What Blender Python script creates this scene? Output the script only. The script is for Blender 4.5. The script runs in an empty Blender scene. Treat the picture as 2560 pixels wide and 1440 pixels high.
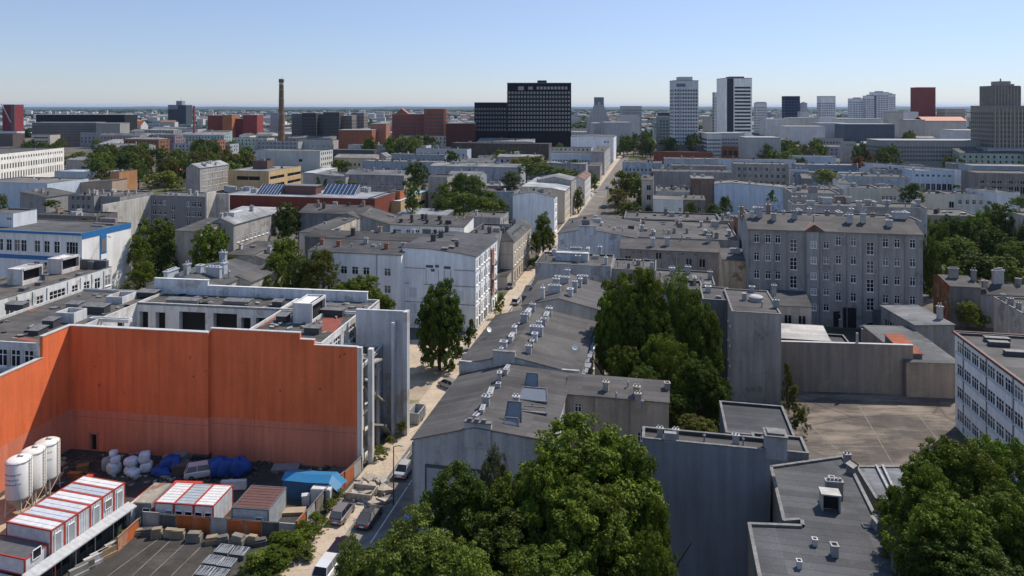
import bpy, math, random
import numpy as np
from math import sin, cos, radians, pi
D = bpy.data
sc = bpy.context.scene
col = sc.collection
RND = random.Random(11)

# ---------------------------------------------------------------- camera, sky, sun, exposure
F, HC, HY = 1750.0, 48.0, 265.0          # focal length in pixels of the 2560 px frame, eye height, horizon row
cam = D.cameras.new('camera')
cob = D.objects.new('camera', cam)
col.objects.link(cob)
cob.location = (0, 0, HC)
cob.rotation_euler = (pi / 2, 0, 0)
cam.sensor_width = 36
cam.lens = 36 * F / 2560
cam.shift_y = -(720 - HY) / 2560
cam.clip_start, cam.clip_end = 1.0, 120000
sc.camera = cob

SUN_AZ, SUN_EL = radians(50), radians(52)
w = D.worlds.new('World')
sc.world = w
w.use_nodes = True
nt = w.node_tree
bg = nt.nodes['Background']
sky = nt.nodes.new('ShaderNodeTexSky')
sky.sky_type = 'NISHITA'
sky.sun_disc = False
sky.sun_elevation = SUN_EL
sky.sun_rotation = SUN_AZ
sky.altitude = 100
sky.air_density = 1.0
sky.dust_density = 0.0
sky.ozone_density = 2.5
# the whole sky, as every ray sees it: dimmed low down, boosted and warmed overhead to lift shaded walls
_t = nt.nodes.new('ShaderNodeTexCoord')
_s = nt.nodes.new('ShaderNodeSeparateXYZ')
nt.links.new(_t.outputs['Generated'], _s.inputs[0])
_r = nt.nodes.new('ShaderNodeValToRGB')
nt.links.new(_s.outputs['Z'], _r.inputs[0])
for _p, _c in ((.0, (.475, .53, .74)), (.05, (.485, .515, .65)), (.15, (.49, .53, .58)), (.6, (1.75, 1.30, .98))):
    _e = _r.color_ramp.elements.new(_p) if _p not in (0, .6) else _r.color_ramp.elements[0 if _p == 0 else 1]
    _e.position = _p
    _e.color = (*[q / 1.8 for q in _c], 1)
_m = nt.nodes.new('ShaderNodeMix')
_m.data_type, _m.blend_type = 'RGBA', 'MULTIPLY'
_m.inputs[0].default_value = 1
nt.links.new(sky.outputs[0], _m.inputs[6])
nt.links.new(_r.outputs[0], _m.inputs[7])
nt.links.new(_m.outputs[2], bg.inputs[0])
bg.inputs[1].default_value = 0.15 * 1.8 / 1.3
sl = D.lights.new('sun', 'SUN')
sl.energy = 4.2
sl.angle = radians(0.5)
sl.color = (1.0, 0.91, 0.78)
so = D.objects.new('sun', sl)
col.objects.link(so)
so.rotation_euler = (pi / 2 - SUN_EL, 0, pi - SUN_AZ)
so.location = (0, 0, 400)
sc.view_settings.view_transform = 'Standard'
sc.view_settings.look = 'None'
sc.view_settings.exposure = 0.4
sc.view_settings.gamma = 1
sc.cycles.max_bounces = 5
sc.cycles.diffuse_bounces = 3
sc.cycles.glossy_bounces = 2
sc.cycles.transmission_bounces = 3
sc.cycles.volume_bounces = 0
sc.cycles.use_denoising = True
HAZE = 0.000026

# ---------------------------------------------------------------- helpers
ANG = 11.84                                # the street grid's turn against the camera axis, degrees


def ray(x, y, z=0.0):
    """Ground plan position of the pixel (x, y) of the photograph at height z."""
    Y = F * (HC - z) / (y - HY)
    return ((x - 1280) * Y / F, Y)


def pix(X, Y, Z):
    return (1280 + F * X / Y, HY + F * (HC - Z) / Y)


PAL = dict(white=(.74, .73, .71), bluewhite=(.55, .61, .67), pale=(.46, .45, .44), grey=(.27, .262, .255), midgrey=(.35, .34, .33),
           dark=(.13, .13, .135), beige=(.47, .40, .31), cream=(.62, .54, .41), tan=(.62, .44, .22), brown=(.17, .10, .07),
           brick=(.27, .075, .045), orange=(.50, .135, .045), salmon=(.50, .22, .14), rust=(.36, .27, .19), black=(.018, .02, .024),
           redblock=(.30, .055, .05), sand=(.40, .34, .27), bluegrey=(.33, .37, .42), felt=(.074, .069, .067), feltlight=(.135, .13, .125),
           feltdark=(.052, .052, .055), metalroof=(.42, .43, .44), tile=(.30, .085, .04), concrete=(.36, .355, .345), blue=(.02, .13, .38),
           navy=(.03, .05, .09), steel=(.18, .21, .26))


def rgb(c):
    return PAL[c] if isinstance(c, str) else c


class MB:
    """Collects boxes, quads, tubes; build() links them as ONE mesh object."""

    def __init__(self):
        self.v, self.f, self.m = [], [], []

    def quad(self, *p, m=0):
        n = len(self.v)
        self.v += p
        self.f.append(tuple(range(n, n + len(p))))
        self.m.append(m)

    def box(self, x0, y0, z0, x1, y1, z1, m=0, bottom=True):
        n = len(self.v)
        self.v += [(x0, y0, z0), (x1, y0, z0), (x1, y1, z0), (x0, y1, z0), (x0, y0, z1), (x1, y0, z1), (x1, y1, z1), (x0, y1, z1)]
        fs = [(0, 1, 5, 4), (1, 2, 6, 5), (2, 3, 7, 6), (3, 0, 4, 7), (4, 5, 6, 7)]
        if bottom:
            fs.append((3, 2, 1, 0))
        for q in fs:
            self.f.append(tuple(n + i for i in q))
            self.m.append(m)

    def prism(self, poly, z0, z1, m=0, mt=None, top=True):
        """poly: list of (x, y); z1 number or list."""
        k = len(poly)
        n = len(self.v)
        za = z1 if isinstance(z1, (list, tuple)) else [z1] * k
        self.v += [(p[0], p[1], z0) for p in poly] + [(p[0], p[1], za[i]) for i, p in enumerate(poly)]
        for i in range(k):
            j = (i + 1) % k
            self.f.append((n + i, n + j, n + k + j, n + k + i))
            self.m.append(m)
        if top:
            self.f.append(tuple(n + k + i for i in range(k)))
            self.m.append(m if mt is None else mt)

    def tube(self, p0, p1, r0, r1=None, n=8, m=0, cap=True):
        r1 = r0 if r1 is None else r1
        a = np.array(p0, float)
        b = np.array(p1, float)
        d = (b - a) / max(np.linalg.norm(b - a), 1e-9)
        t = np.array((0, 0, 1.0)) if abs(d[2]) < .9 else np.array((1.0, 0, 0))
        e1 = np.cross(d, t)
        e1 /= np.linalg.norm(e1)
        e2 = np.cross(d, e1)
        k = len(self.v)
        for c, r in ((a, r0), (b, r1)):
            for i in range(n):
                q = 2 * pi * i / n
                self.v.append(tuple(c + r * (cos(q) * e1 + sin(q) * e2)))
        for i in range(n):
            j = (i + 1) % n
            self.f.append((k + i, k + j, k + n + j, k + n + i))
            self.m.append(m)
        if cap:
            self.f.append(tuple(k + i for i in range(n))[::-1])
            self.f.append(tuple(k + n + i for i in range(n)))
            self.m += [m, m]

    def lathe(self, prof, n=16, m=0, c=(0, 0)):
        k = len(self.v)
        for r, z in prof:
            for i in range(n):
                q = 2 * pi * i / n
                self.v.append((c[0] + r * cos(q), c[1] + r * sin(q), z))
        for a in range(len(prof) - 1):
            for i in range(n):
                j = (i + 1) % n
                self.f.append((k + a * n + i, k + a * n + j, k + (a + 1) * n + j, k + (a + 1) * n + i))
                self.m.append(m)

    def mesh(self, name, mats, smooth=False):
        me = D.meshes.new(name)
        me.from_pydata([tuple(map(float, p)) for p in self.v], [], self.f)
        for x in (mats if isinstance(mats, (list, tuple)) else [mats]):
            me.materials.append(x)
        me.polygons.foreach_set('material_index', self.m)
        if smooth:
            me.polygons.foreach_set('use_smooth', [True] * len(self.f))
        me.update()
        return me

    def build(self, name, mats, parent=None, color=None, smooth=False):
        return link(name, self.mesh(name, mats, smooth), parent, color)


def link(name, data, parent=None, color=None, loc=None, rz=0.0, scale=None):
    o = D.objects.new(name, data)
    col.objects.link(o)
    if parent is not None:
        o.parent = parent
    if color is not None:
        c = rgb(color)
        o.color = (c[0], c[1], c[2], 1)
    if loc is not None:
        o.location = loc
    if rz:
        o.rotation_euler = (0, 0, rz)
    if scale is not None:
        o.scale = scale
    return o


def tag(o, label, cat, group=None):
    o['label'] = label
    o['category'] = cat
    if group:
        o['group'] = group
    return o


def thing(name, label, cat, loc=(0, 0, 0), rz=0.0, group=None):
    o = link(name, None, loc=loc, rz=rz)
    return tag(o, label, cat, group)


def struct(o, kind='structure'):
    o['kind'] = kind
    return o


# ---------------------------------------------------------------- materials
def newmat(name):
    m = D.materials.new(name)
    m.use_nodes = True
    return m, m.node_tree.nodes, m.node_tree.links, m.node_tree.nodes['Principled BSDF']


def nd(N, t, **kw):
    n = N.new(t)
    for k, v in kw.items():
        setattr(n, k, v)
    return n


def math_(N, L, op, a, b=None, c=None):
    n = N.new('ShaderNodeMath')
    n.operation = op
    for i, q in enumerate((a, b, c)):
        if q is None:
            continue
        if isinstance(q, (int, float)):
            n.inputs[i].default_value = q
        else:
            L.new(q, n.inputs[i])
    return n.outputs[0]


def noise(N, L, vec, scale, detail=3.0, rough=.55, stretch=None):
    if stretch:
        mp = N.new('ShaderNodeMapping')
        mp.inputs['Scale'].default_value = stretch
        L.new(vec, mp.inputs[0])
        vec = mp.outputs[0]
    n = N.new('ShaderNodeTexNoise')
    n.inputs['Scale'].default_value = scale
    n.inputs['Detail'].default_value = detail
    n.inputs['Roughness'].default_value = rough
    L.new(vec, n.inputs['Vector'])
    return n.outputs['Fac']


def rng(N, L, v, a, b, c, d):
    n = N.new('ShaderNodeMapRange')
    L.new(v, n.inputs[0])
    for i, q in enumerate((a, b, c, d)):
        n.inputs[1 + i].default_value = q
    return n.outputs[0]


def mul(N, L, c, f):
    """colour times a value"""
    n = N.new('ShaderNodeVectorMath')
    n.operation = 'SCALE'
    L.new(c, n.inputs[0])
    if isinstance(f, (int, float)):
        n.inputs['Scale'].default_value = f
    else:
        L.new(f, n.inputs['Scale'])
    return n.outputs[0]


def mixc(N, L, f, a, b):
    n = N.new('ShaderNodeMix')
    n.data_type = 'RGBA'
    for q, i in ((f, 0), (a, 6), (b, 7)):
        if isinstance(q, tuple):
            n.inputs[i].default_value = (*q, 1)
        elif isinstance(q, (int, float)):
            n.inputs[i].default_value = q
        else:
            L.new(q, n.inputs[i])
    return n.outputs[2]


def bump(N, L, P, h, strength=.3, dist=.05):
    b = N.new('ShaderNodeBump')
    b.inputs['Strength'].default_value = strength
    b.inputs['Distance'].default_value = dist
    L.new(h, b.inputs['Height'])
    L.new(b.outputs[0], P.inputs['Normal'])


def plaster(name, amt=.35, patch=0.0, pcol=(.3, .26, .2), rough=.9):
    """Wall paint: the object's colour under rain streaks, blotches and, with patch, peeled areas."""
    m, N, L, P = newmat(name)
    oc = nd(N, 'ShaderNodeObjectInfo').outputs['Color']
    pos = nd(N, 'ShaderNodeNewGeometry').outputs['Position']
    off = nd(N, 'ShaderNodeVectorMath', operation='ADD')
    L.new(pos, off.inputs[0])
    rv = math_(N, L, 'MULTIPLY', nd(N, 'ShaderNodeObjectInfo').outputs['Random'], 371.0)
    L.new(rv, off.inputs[1])
    pos = off.outputs[0]
    s = noise(N, L, pos, 1.1, 4, .65, (1, 1, .07))
    b = noise(N, L, pos, .16, 4, .6)
    f = noise(N, L, pos, 3.0, 2, .6)
    t = math_(N, L, 'ADD', math_(N, L, 'MULTIPLY', s, .55), math_(N, L, 'ADD', math_(N, L, 'MULTIPLY', b, .3), math_(N, L, 'MULTIPLY', f, .15)))
    t = rng(N, L, t, .36, .62, 1 - amt, 1 + amt * .45)
    c = mul(N, L, oc, t)
    if patch:
        pn = noise(N, L, pos, .32, 5, .62, (1, 1, .8))
        k = rng(N, L, pn, .585 - patch * .08, .64 - patch * .08, 0, .35 + patch * .5)
        c = mixc(N, L, k, c, mul(N, L, mixc(N, L, 0.0, pcol, pcol), t))
    L.new(c, P.inputs['Base Color'])
    P.inputs['Roughness'].default_value = rough
    P.inputs['Specular IOR Level'].default_value = .2
    bump(N, L, P, f, .25, .04)
    return m


def felt_mat(name='roof_felt'):
    m, N, L, P = newmat(name)
    oc = nd(N, 'ShaderNodeObjectInfo').outputs['Color']
    rnd = nd(N, 'ShaderNodeObjectInfo').outputs['Random']
    tc = nd(N, 'ShaderNodeTexCoord').outputs['Object']
    pos = nd(N, 'ShaderNodeNewGeometry').outputs['Position']
    sp = nd(N, 'ShaderNodeSeparateXYZ')
    L.new(tc, sp.inputs[0])
    wob = math_(N, L, 'MULTIPLY', noise(N, L, pos, .5, 2), .12)
    y = math_(N, L, 'ADD', sp.outputs['Y'], wob)
    fl = math_(N, L, 'FLOOR', y)
    wn = nd(N, 'ShaderNodeTexWhiteNoise', noise_dimensions='2D')
    cx = nd(N, 'ShaderNodeCombineXYZ')
    L.new(fl, cx.inputs[0])
    L.new(math_(N, L, 'FLOOR', math_(N, L, 'ADD', math_(N, L, 'MULTIPLY', sp.outputs['X'], .13), math_(N, L, 'MULTIPLY', rnd, 9.0))), cx.inputs[1])
    L.new(cx.outputs[0], wn.inputs['Vector'])
    strip = rng(N, L, wn.outputs['Value'], 0, 1, .76, 1.2)
    fr = math_(N, L, 'SUBTRACT', y, fl)
    seam = rng(N, L, fr, .0, .11, .5, 1)
    blot = rng(N, L, noise(N, L, pos, .12, 5, .6), .33, .68, .62, 1.35)
    fine = rng(N, L, noise(N, L, pos, 5, 3, .7), .3, .7, .84, 1.16)
    pale = rng(N, L, noise(N, L, pos, .5, 5, .68), .6, .78, 0, .3)
    t = math_(N, L, 'MULTIPLY', math_(N, L, 'MULTIPLY', strip, seam), math_(N, L, 'MULTIPLY', blot, fine))
    c = mixc(N, L, pale, mul(N, L, oc, t), (.17, .165, .16))
    L.new(c, P.inputs['Base Color'])
    P.inputs['Roughness'].default_value = .85
    P.inputs['Specular IOR Level'].default_value = .3
    bump(N, L, P, fine, .3, .03)
    return m


def simple(name, c=None, rough=.6, metal=0.0, var=.0, scale=1.0, spec=.4, coat=0.0):
    m, N, L, P = newmat(name)
    if c is None:
        src = nd(N, 'ShaderNodeObjectInfo').outputs['Color']
    else:
        r = nd(N, 'ShaderNodeRGB')
        r.outputs[0].default_value = (*rgb(c), 1)
        src = r.outputs[0]
    if var:
        pos = nd(N, 'ShaderNodeNewGeometry').outputs['Position']
        src = mul(N, L, src, rng(N, L, noise(N, L, pos, scale, 4, .65), .3, .7, 1 - var, 1 + var * .6))
    L.new(src, P.inputs['Base Color'])
    P.inputs['Roughness'].default_value = rough
    P.inputs['Metallic'].default_value = metal
    P.inputs['Specular IOR Level'].default_value = spec
    P.inputs['Coat Weight'].default_value = coat
    return m


def leaf_mat():
    m, N, L, P = newmat('leaves')
    oc = nd(N, 'ShaderNodeObjectInfo').outputs['Color']
    pos = nd(N, 'ShaderNodeNewGeometry').outputs['Position']
    a = noise(N, L, pos, .45, 3, .6)
    b = noise(N, L, pos, 4.0, 2, .6)
    t = math_(N, L, 'MULTIPLY', rng(N, L, a, .3, .7, .62, 1.35), rng(N, L, b, .3, .7, .7, 1.35))
    c = mul(N, L, oc, t)
    c = mixc(N, L, rng(N, L, b, .5, .8, 0, .6), c, mul(N, L, mixc(N, L, .35, c, (.20, .17, .02)), 1.35))
    L.new(c, P.inputs['Base Color'])
    P.inputs['Roughness'].default_value = .55
    P.inputs['Specular IOR Level'].default_value = .12
    tr = nd(N, 'ShaderNodeBsdfTranslucent')
    L.new(c, tr.inputs[0])
    mx = nd(N, 'ShaderNodeMixShader')
    mx.inputs[0].default_value = .28
    L.new(P.outputs[0], mx.inputs[1])
    L.new(tr.outputs[0], mx.inputs[2])
    L.new(mx.outputs[0], N['Material Output'].inputs['Surface'])
    return m


M_PL = plaster('wall_plaster', .24)
M_WORN = plaster('worn_plaster', .32, .4, (.32, .27, .2))
M_STAIN = plaster('stained_plaster', .38, .25, (.16, .145, .13))
M_RUST = plaster('peeling_plaster', .45, .75, (.20, .10, .06))
M_FELT = felt_mat()
M_COP = simple('coping_metal', (.15, .147, .143), .6, 0, .5, 1.5)
M_GLASS = simple('window_glass', (.013, .015, .019), .18, 0, .5, .3, .28)
_N, _L = M_GLASS.node_tree.nodes, M_GLASS.node_tree.links          # some panes have curtains behind them
_k = rng(_N, _L, nd(_N, 'ShaderNodeObjectInfo').outputs['Random'], .72, .95, 0, 1)
_src = _N['Principled BSDF'].inputs['Base Color'].links[0].from_socket
_L.new(mixc(_N, _L, _k, _src, (.20, .19, .175)), _N['Principled BSDF'].inputs['Base Color'])
M_FRAME = simple('white_frame', (.84, .84, .83), .5, 0, .12, 2)
M_DARK = simple('dark_opening', (.012, .012, .014), .9)
M_OBJ = simple('painted', None, .65, 0, .22, 1.2)
M_OBJS = simple('painted_smooth', None, .4, 0, .08, 1.0)
M_METAL = simple('grey_metal', (.25, .26, .27), .5, .3, .3, 2)
M_LEAF = leaf_mat()
M_BARK = simple('bark', (.06, .045, .034), .95, 0, .4, 3)
# ---------------------------------------------------------------- windows (meshes shared by all copies)
WCACHE = {}


def win_mesh(w, h, style, lod):
    key = (round(w, 2), round(h, 2), style, lod)
    if key in WCACHE:
        return WCACHE[key]
    fr, pn = MB(), MB()
    t = .09 if lod == 0 else .13
    x, y0, y1 = w / 2, .14, .22
    if style != 'bare':
        fr.box(-x, y0, 0, -x + t, y1, h)
        fr.box(x - t, y0, 0, x, y1, h)
        fr.box(-x + t, y0, 0, x - t, y1, t)
        fr.box(-x + t, y0, h - t, x - t, y1, h)
        nm = 1 if w < 1.7 else max(1, int(round(w / .8)) - 1)
        if style == 'tall':
            nm = 1
        for i in range(nm):
            c = -x + w * (i + 1) / (nm + 1)
            fr.box(c - t * .45, y0 + .004, t, c + t * .45, y1 - .004, h - t)
        for q in ((.66,) if style != 'tall' else (.35, .68)):
            fr.box(-x + t, y0 + .008, h * q - t * .4, x - t, y1 - .008, h * q + t * .4)
        fr.box(-x - .06, -.07, -.07, x + .06, .13, -.005)
    else:
        fr.box(-x, .16, 0, x, .2, .06)
        fr.box(-.03, .16, .06, .03, .2, h)
    pn.quad((-x, .19, 0), (x, .19, 0), (x, .19, h), (-x, .19, h))
    if lod == 0:
        r = (fr.mesh('window', M_FRAME), pn.mesh('pane', M_GLASS))
    else:
        for q in pn.f:
            n = len(fr.v)
            fr.v += pn.v
            fr.f.append(tuple(n + i for i in q))
            fr.m.append(1)
        r = (fr.mesh('window', [M_FRAME, M_GLASS]), None)
    WCACHE[key] = r
    return r


def facade(mb, P, Lx, h, holes, m=0, mp=1, rec=.16, bake=True, m_rev=None):
    """A wall with real openings. P(s, z, d) -> point; holes: (s0, s1, z0, z1)."""
    holes = [q for q in holes if q[0] > .02 and q[1] < Lx - .02 and q[3] < h - .02]
    xs = sorted({0.0, Lx, *[round(q[i], 3) for q in holes for i in (0, 1)]})
    zs = sorted({0.0, h, *[round(q[i], 3) for q in holes for i in (2, 3)]})
    blocked = set()
    for a, b, c, d in holes:
        for i in range(len(xs) - 1):
            xm = (xs[i] + xs[i + 1]) / 2
            if a < xm < b:
                for j in range(len(zs) - 1):
                    if c < (zs[j] + zs[j + 1]) / 2 < d:
                        blocked.add((i, j))
    for j in range(len(zs) - 1):
        i = 0
        while i < len(xs) - 1:
            if (i, j) in blocked:
                i += 1
                continue
            k = i
            while k + 1 < len(xs) - 1 and (k + 1, j) not in blocked:
                k += 1
            mb.quad(P(xs[i], zs[j], 0), P(xs[k + 1], zs[j], 0), P(xs[k + 1], zs[j + 1], 0), P(xs[i], zs[j + 1], 0), m=m)
            i = k + 1
    r = rec if bake else .24
    for a, b, c, d in holes:
        for p, q in (((a, c), (b, c)), ((b, c), (b, d)), ((b, d), (a, d)), ((a, d), (a, c))):
            mb.quad(P(*p, 0), P(*q, 0), P(*q, r), P(*p, r), m=m)
        if bake:
            mb.quad(P(a, c, r), P(b, c, r), P(b, d, r), P(a, d, r), m=mp)
    return holes


# ---------------------------------------------------------------- roof furniture (sub-parts of roofs)
def _chim():
    out = {}
    b = MB()                                  # masonry stack with cap and pots
    b.box(-.45, -.3, -.6, .45, .3, 1.35)
    b.box(-.55, -.4, 1.35, .55, .4, 1.5, m=1)
    for q in (-.24, .24):
        b.tube((q, 0, 1.5), (q, 0, 1.85), .13, .11, 6, m=1)
    out['stack'] = b.mesh('chimney', [M_OBJ, M_OBJ])
    b = MB()                                  # long stack of flues
    b.box(-1.1, -.32, -.6, 1.1, .32, 1.15)
    b.box(-1.2, -.42, 1.15, 1.2, .42, 1.28, m=1)
    for q in (-.7, -.2, .3, .8):
        b.box(q - .15, -.15, 1.28, q + .15, .15, 1.45, m=1)
    out['long'] = b.mesh('chimney', [M_OBJ, M_OBJ])
    b = MB()                                  # square vent with open top
    b.box(-.4, -.4, -.5, .4, .4, 1.0)
    for a in ((-.5, -.5, .5, -.3), (-.5, .3, .5, .5), (-.5, -.3, -.3, .3), (.3, -.3, .5, .3)):
        b.box(a[0], a[1], 1.0, a[2], a[3], 1.12)
    b.box(-.3, -.3, 1.0, .3, .3, 1.02, m=1)
    out['vent'] = b.mesh('vent', [M_OBJ, M_DARK])
    b = MB()                                  # pipe with cowl
    b.tube((0, 0, -.3), (0, 0, .9), .1, .1, 7)
    b.tube((0, 0, .95), (0, 0, 1.12), .24, .06, 7)
    b.tube((0, 0, .9), (0, 0, .95), .05, .05, 5)
    out['pipe'] = b.mesh('vent_pipe', [M_METAL])
    b = MB()                                  # roof hatch
    b.box(-.6, -.5, -.3, .6, .5, .45)
    b.quad((-.68, -.58, .45), (.68, -.58, .45), (.68, .58, .62), (-.68, .58, .62), m=1)
    b.quad((-.68, -.58, .45), (.68, -.58, .45), (.68, -.58, .52), (-.68, -.58, .52), m=1)
    b.quad((.68, .58, .62), (.68, -.58, .45), (.68, -.58, .52), (.68, .58, .69), m=1)
    out['hatch'] = b.mesh('roof_hatch', [M_OBJ, M_COP])
    b = MB()                                  # satellite dish on a mast
    b.tube((0, 0, -.3), (0, 0, 1.2), .03, .03, 5)
    pr = []
    for i in range(5):
        r = .45 * i / 4
        pr.append((r, r * r * .5))
    d = MB()
    d.lathe(pr, 12)
    for p in d.v:                             # tip the bowl over
        x, y, z = p
        b.v.append((x, -.1 - z * .8 + y * .45, 1.25 + y * .85 + z * .4))
    n0 = len(b.v) - len(d.v)
    b.f += [tuple(n0 + i for i in f) for f in d.f]
    b.m += [1] * len(d.f)
    out['dish'] = b.mesh('satellite_dish', [M_METAL, M_FRAME])
    b = MB()                                  # skylight
    b.box(-.7, -.5, -.3, .7, .5, .22)
    b.quad((-.62, -.42, .225), (.62, -.42, .225), (.62, .42, .225), (-.62, .42, .225), m=1)
    out['skylight'] = b.mesh('skylight', [M_COP, M_GLASS])
    b = MB()                                  # aerial
    b.tube((0, 0, -.3), (0, 0, 2.6), .03, .02, 5)
    for z, q in ((2.5, .5), (2.2, .6), (1.9, .45)):
        b.tube((-q, 0, z), (q, 0, z), .02, .02, 4)
    out['aerial'] = b.mesh('aerial', [M_METAL])
    return out


CH = _chim()
CHCOL = [(.36, .355, .35), (.42, .41, .40), (.27, .26, .25), (.48, .475, .47), (.28, .20, .15), (.18, .18, .18)]


class Bld:
    def chimney(self, lx, ly, kind='stack', s=1.0, rz=0.0, c=None, h=1.0, z=None):
        zz = self.zr(lx, ly) if z is None else z
        me = CH[kind]
        if c:
            k = RND.uniform(.6, .95)
            c = tuple(q * k for q in rgb(c))
        s *= .84
        o = link(me.name.split('.')[0], me, self.roof, c or RND.choice(CHCOL), (lx, ly, zz), rz, (s * RND.uniform(.85, 1.15), s, s * h))
        return o

    def at(self, x, y, z=None):
        """local plan position of a pixel lying on the roof plane (height z)"""
        X, Y = ray(x, y, self.h if z is None else z)
        dx, dy = X - self.X, Y - self.Y
        return (dx * self.c - dy * self.s, dx * self.s + dy * self.c)


BLDS = []


def bld(name, label, cat, at, h, W=None, to=None, Dp=None, fx=None, by=None, ref=(0, 0), ang=ANG, wall='grey', mat=None, roof='flat', rise=1.6,
        rc='felt', wins=None, chim=0, par=.35, group=None, base=0.0, prof=None, lod=None, ridge=.5, kinds=None, over=.25, cope=True, cc=None,
        Y=None):
    """One building. at: pixel of a top corner (eave height h); ref: which corner (0 left/1 right, 0 front/1 back);
    to: pixel column of the other end of the front; fx: pixel column of the far end of the receding side; by: pixel row of the far roof edge."""
    a = radians(ang)
    s, c = sin(a), cos(a)
    if Y is not None:                          # distance given: the height follows from the pixel
        h = HC - (at[1] - HY) * Y / F
    X, Yy = ray(at[0], at[1], h)
    if W is None:
        k = (to - 1280) / F
        W = (k * Yy - X) / (c + k * s) if ref[0] == 0 else (X - k * Yy) / (c + k * s)
    if Dp is None:
        if fx is not None:
            k = (fx - 1280) / F
            Dp = abs((k * Yy - X) / (s - k * c))
        else:
            Dp = (F * (HC - h) / (by - HY) - Yy) / c
    ox = X - (W * c if ref[0] else 0) - (Dp * s if ref[1] else 0)
    oy = Yy + (W * s if ref[0] else 0) - (Dp * c if ref[1] else 0)
    B = Bld()
    B.X, B.Y, B.s, B.c, B.W, B.D, B.h, B.ang = ox, oy, s, c, W, Dp, h, ang
    B.root = thing(name, label, cat, (ox, oy, 0), -a, group)
    if lod is None:
        lod = 0 if oy < 175 else 1 if oy < 430 else 2
    B.lod = lod
    wm = mat or M_PL
    hp = h if roof == 'flat' else h
    # profile of the roof
    if roof == 'prof_u':                        # profile over x, extruded along y
        pf = prof
    elif roof == 'gable_u':
        pf = [(0, h), (ridge, h + rise), (1, h)]
    elif roof in ('gable_v', 'mono', 'prof_v'):
        pf = prof or ([(0, h), (ridge, h + rise), (1, h)] if roof == 'gable_v' else [(0, h), (1, h + rise)])
    else:
        pf = [(0, h), (1, h)]
    alongx = roof in ('prof_u', 'gable_u')

    def zprof(q):
        for i in range(len(pf) - 1):
            if pf[i][0] <= q <= pf[i + 1][0] + 1e-9:
                f = (q - pf[i][0]) / max(pf[i + 1][0] - pf[i][0], 1e-6)
                return pf[i][1] + f * (pf[i + 1][1] - pf[i][1])
        return pf[-1][1]
    if roof == 'flat':
        B.zr = lambda x, y: h - par
    elif roof == 'hip':
        B.zr = lambda x, y: h + rise * max(0, min(1, min(x, W - x, y, Dp - y) / (min(W, Dp) / 2)))
    elif alongx:
        B.zr = lambda x, y: zprof(max(0, min(1, x / W)))
    else:
        B.zr = lambda x, y: zprof(max(0, min(1, y / Dp)))
    # walls
    mb = MB()
    faces = dict(f=(lambda q, z, d: (q, d, z), W, 0), r=(lambda q, z, d: (W - d, q, z), Dp, pi / 2),
                 l=(lambda q, z, d: (d, q, z), Dp, -pi / 2), b=(lambda q, z, d: (q, Dp - d, z), W, pi))
    edge = dict(f=pf[0][1] if not alongx else min(p[1] for p in pf), b=pf[-1][1] if not alongx else min(p[1] for p in pf),
                l=pf[0][1] if alongx else min(p[1] for p in pf), r=pf[-1][1] if alongx else min(p[1] for p in pf))
    wl = []
    for k, (P, Lx, rz) in faces.items():
        holes = []
        info = []
        for sp in ((wins or {}).get(k) or []):
            n, ww, wh, z0, dz, nf = sp[:6]
            st = sp[6] if len(sp) > 6 else 'cas'
            m0 = sp[7] if len(sp) > 7 else 1.2
            m1 = sp[8] if len(sp) > 8 else m0
            cen = n if isinstance(n, (list, tuple)) else [m0 + (Lx - m0 - m1) * (i + .5) / n for i in range(n)]
            if isinstance(n, (list, tuple)) and max(n) <= 1.0:
                cen = [q * Lx for q in n]
            for i in range(nf):
                for cx in cen:
                    za = z0 + i * dz
                    if cx - ww / 2 > .05 and cx + ww / 2 < Lx - .05 and za + wh < edge[k] - .1 and za > .02:
                        holes.append((cx - ww / 2, cx + ww / 2, za, za + wh))
                        info.append((cx, za, ww, wh, st))
        facade(mb, P, Lx, edge[k], holes, bake=(lod == 2))
        if lod < 2:
            for cx, za, ww, wh, st in info:
                wl.append((P(cx, za, -.11 if k in 'lr' else 0), rz, ww, wh, st))
        # what stands over the lowest eave on the gable sides
        gable = (k in 'fb') if alongx else (k in 'lr')
        if gable and roof not in ('flat', 'hip'):
            lo = edge[k]
            pts = [(q[0] * Lx, q[1]) for q in pf]
            poly = [P(0, lo, 0)] + [P(Lx, lo, 0)] + [P(p[0], p[1], 0) for p in reversed(pts) if p[1] > lo + 1e-4]
            if len(poly) >= 3:
                mb.quad(*poly)
    wmats = [wm, M_GLASS]
    B.wall = mb.build('wall', wmats, B.root, wall)
    for p, rz, ww, wh, st in wl:
        f, g = win_mesh(ww, wh, st, lod)
        o = link('window', f, B.root, None, p, rz)
        if g:
            link('pane', g, o)
    # roof
    rb = MB()
    if roof == 'flat':
        t = .22 if lod < 2 else .4
        rb.quad((t, t, h - par), (W - t, t, h - par), (W - t, Dp - t, h - par), (t, Dp - t, h - par))
        for q in ((t, t, W - t, t), (W - t, t, W - t, Dp - t), (W - t, Dp - t, t, Dp - t), (t, Dp - t, t, t)):
            rb.quad((q[0], q[1], h - par), (q[2], q[3], h - par), (q[2], q[3], h), (q[0], q[1], h), m=2)
        e = .05
        for x0, y0, x1, y1 in ((-e, -e, W + e, t + .02), (-e, Dp - t - .02, W + e, Dp + e), (-e, t + .02, t + .02, Dp - t - .02), (W - t - .02, t + .02, W + e, Dp - t - .02)):
            rb.box(x0, y0, h + .002, x1, y1, h + .09, m=1)
    elif roof == 'hip':
        m_ = min(W, Dp) / 2
        o_ = over
        zc = h + .03
        a1, a2 = ((m_, Dp / 2), (W - m_, Dp / 2)) if W >= Dp else ((W / 2, m_), (W / 2, Dp - m_))
        r1, r2 = (*a1, h + rise), (*a2, h + rise)
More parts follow.
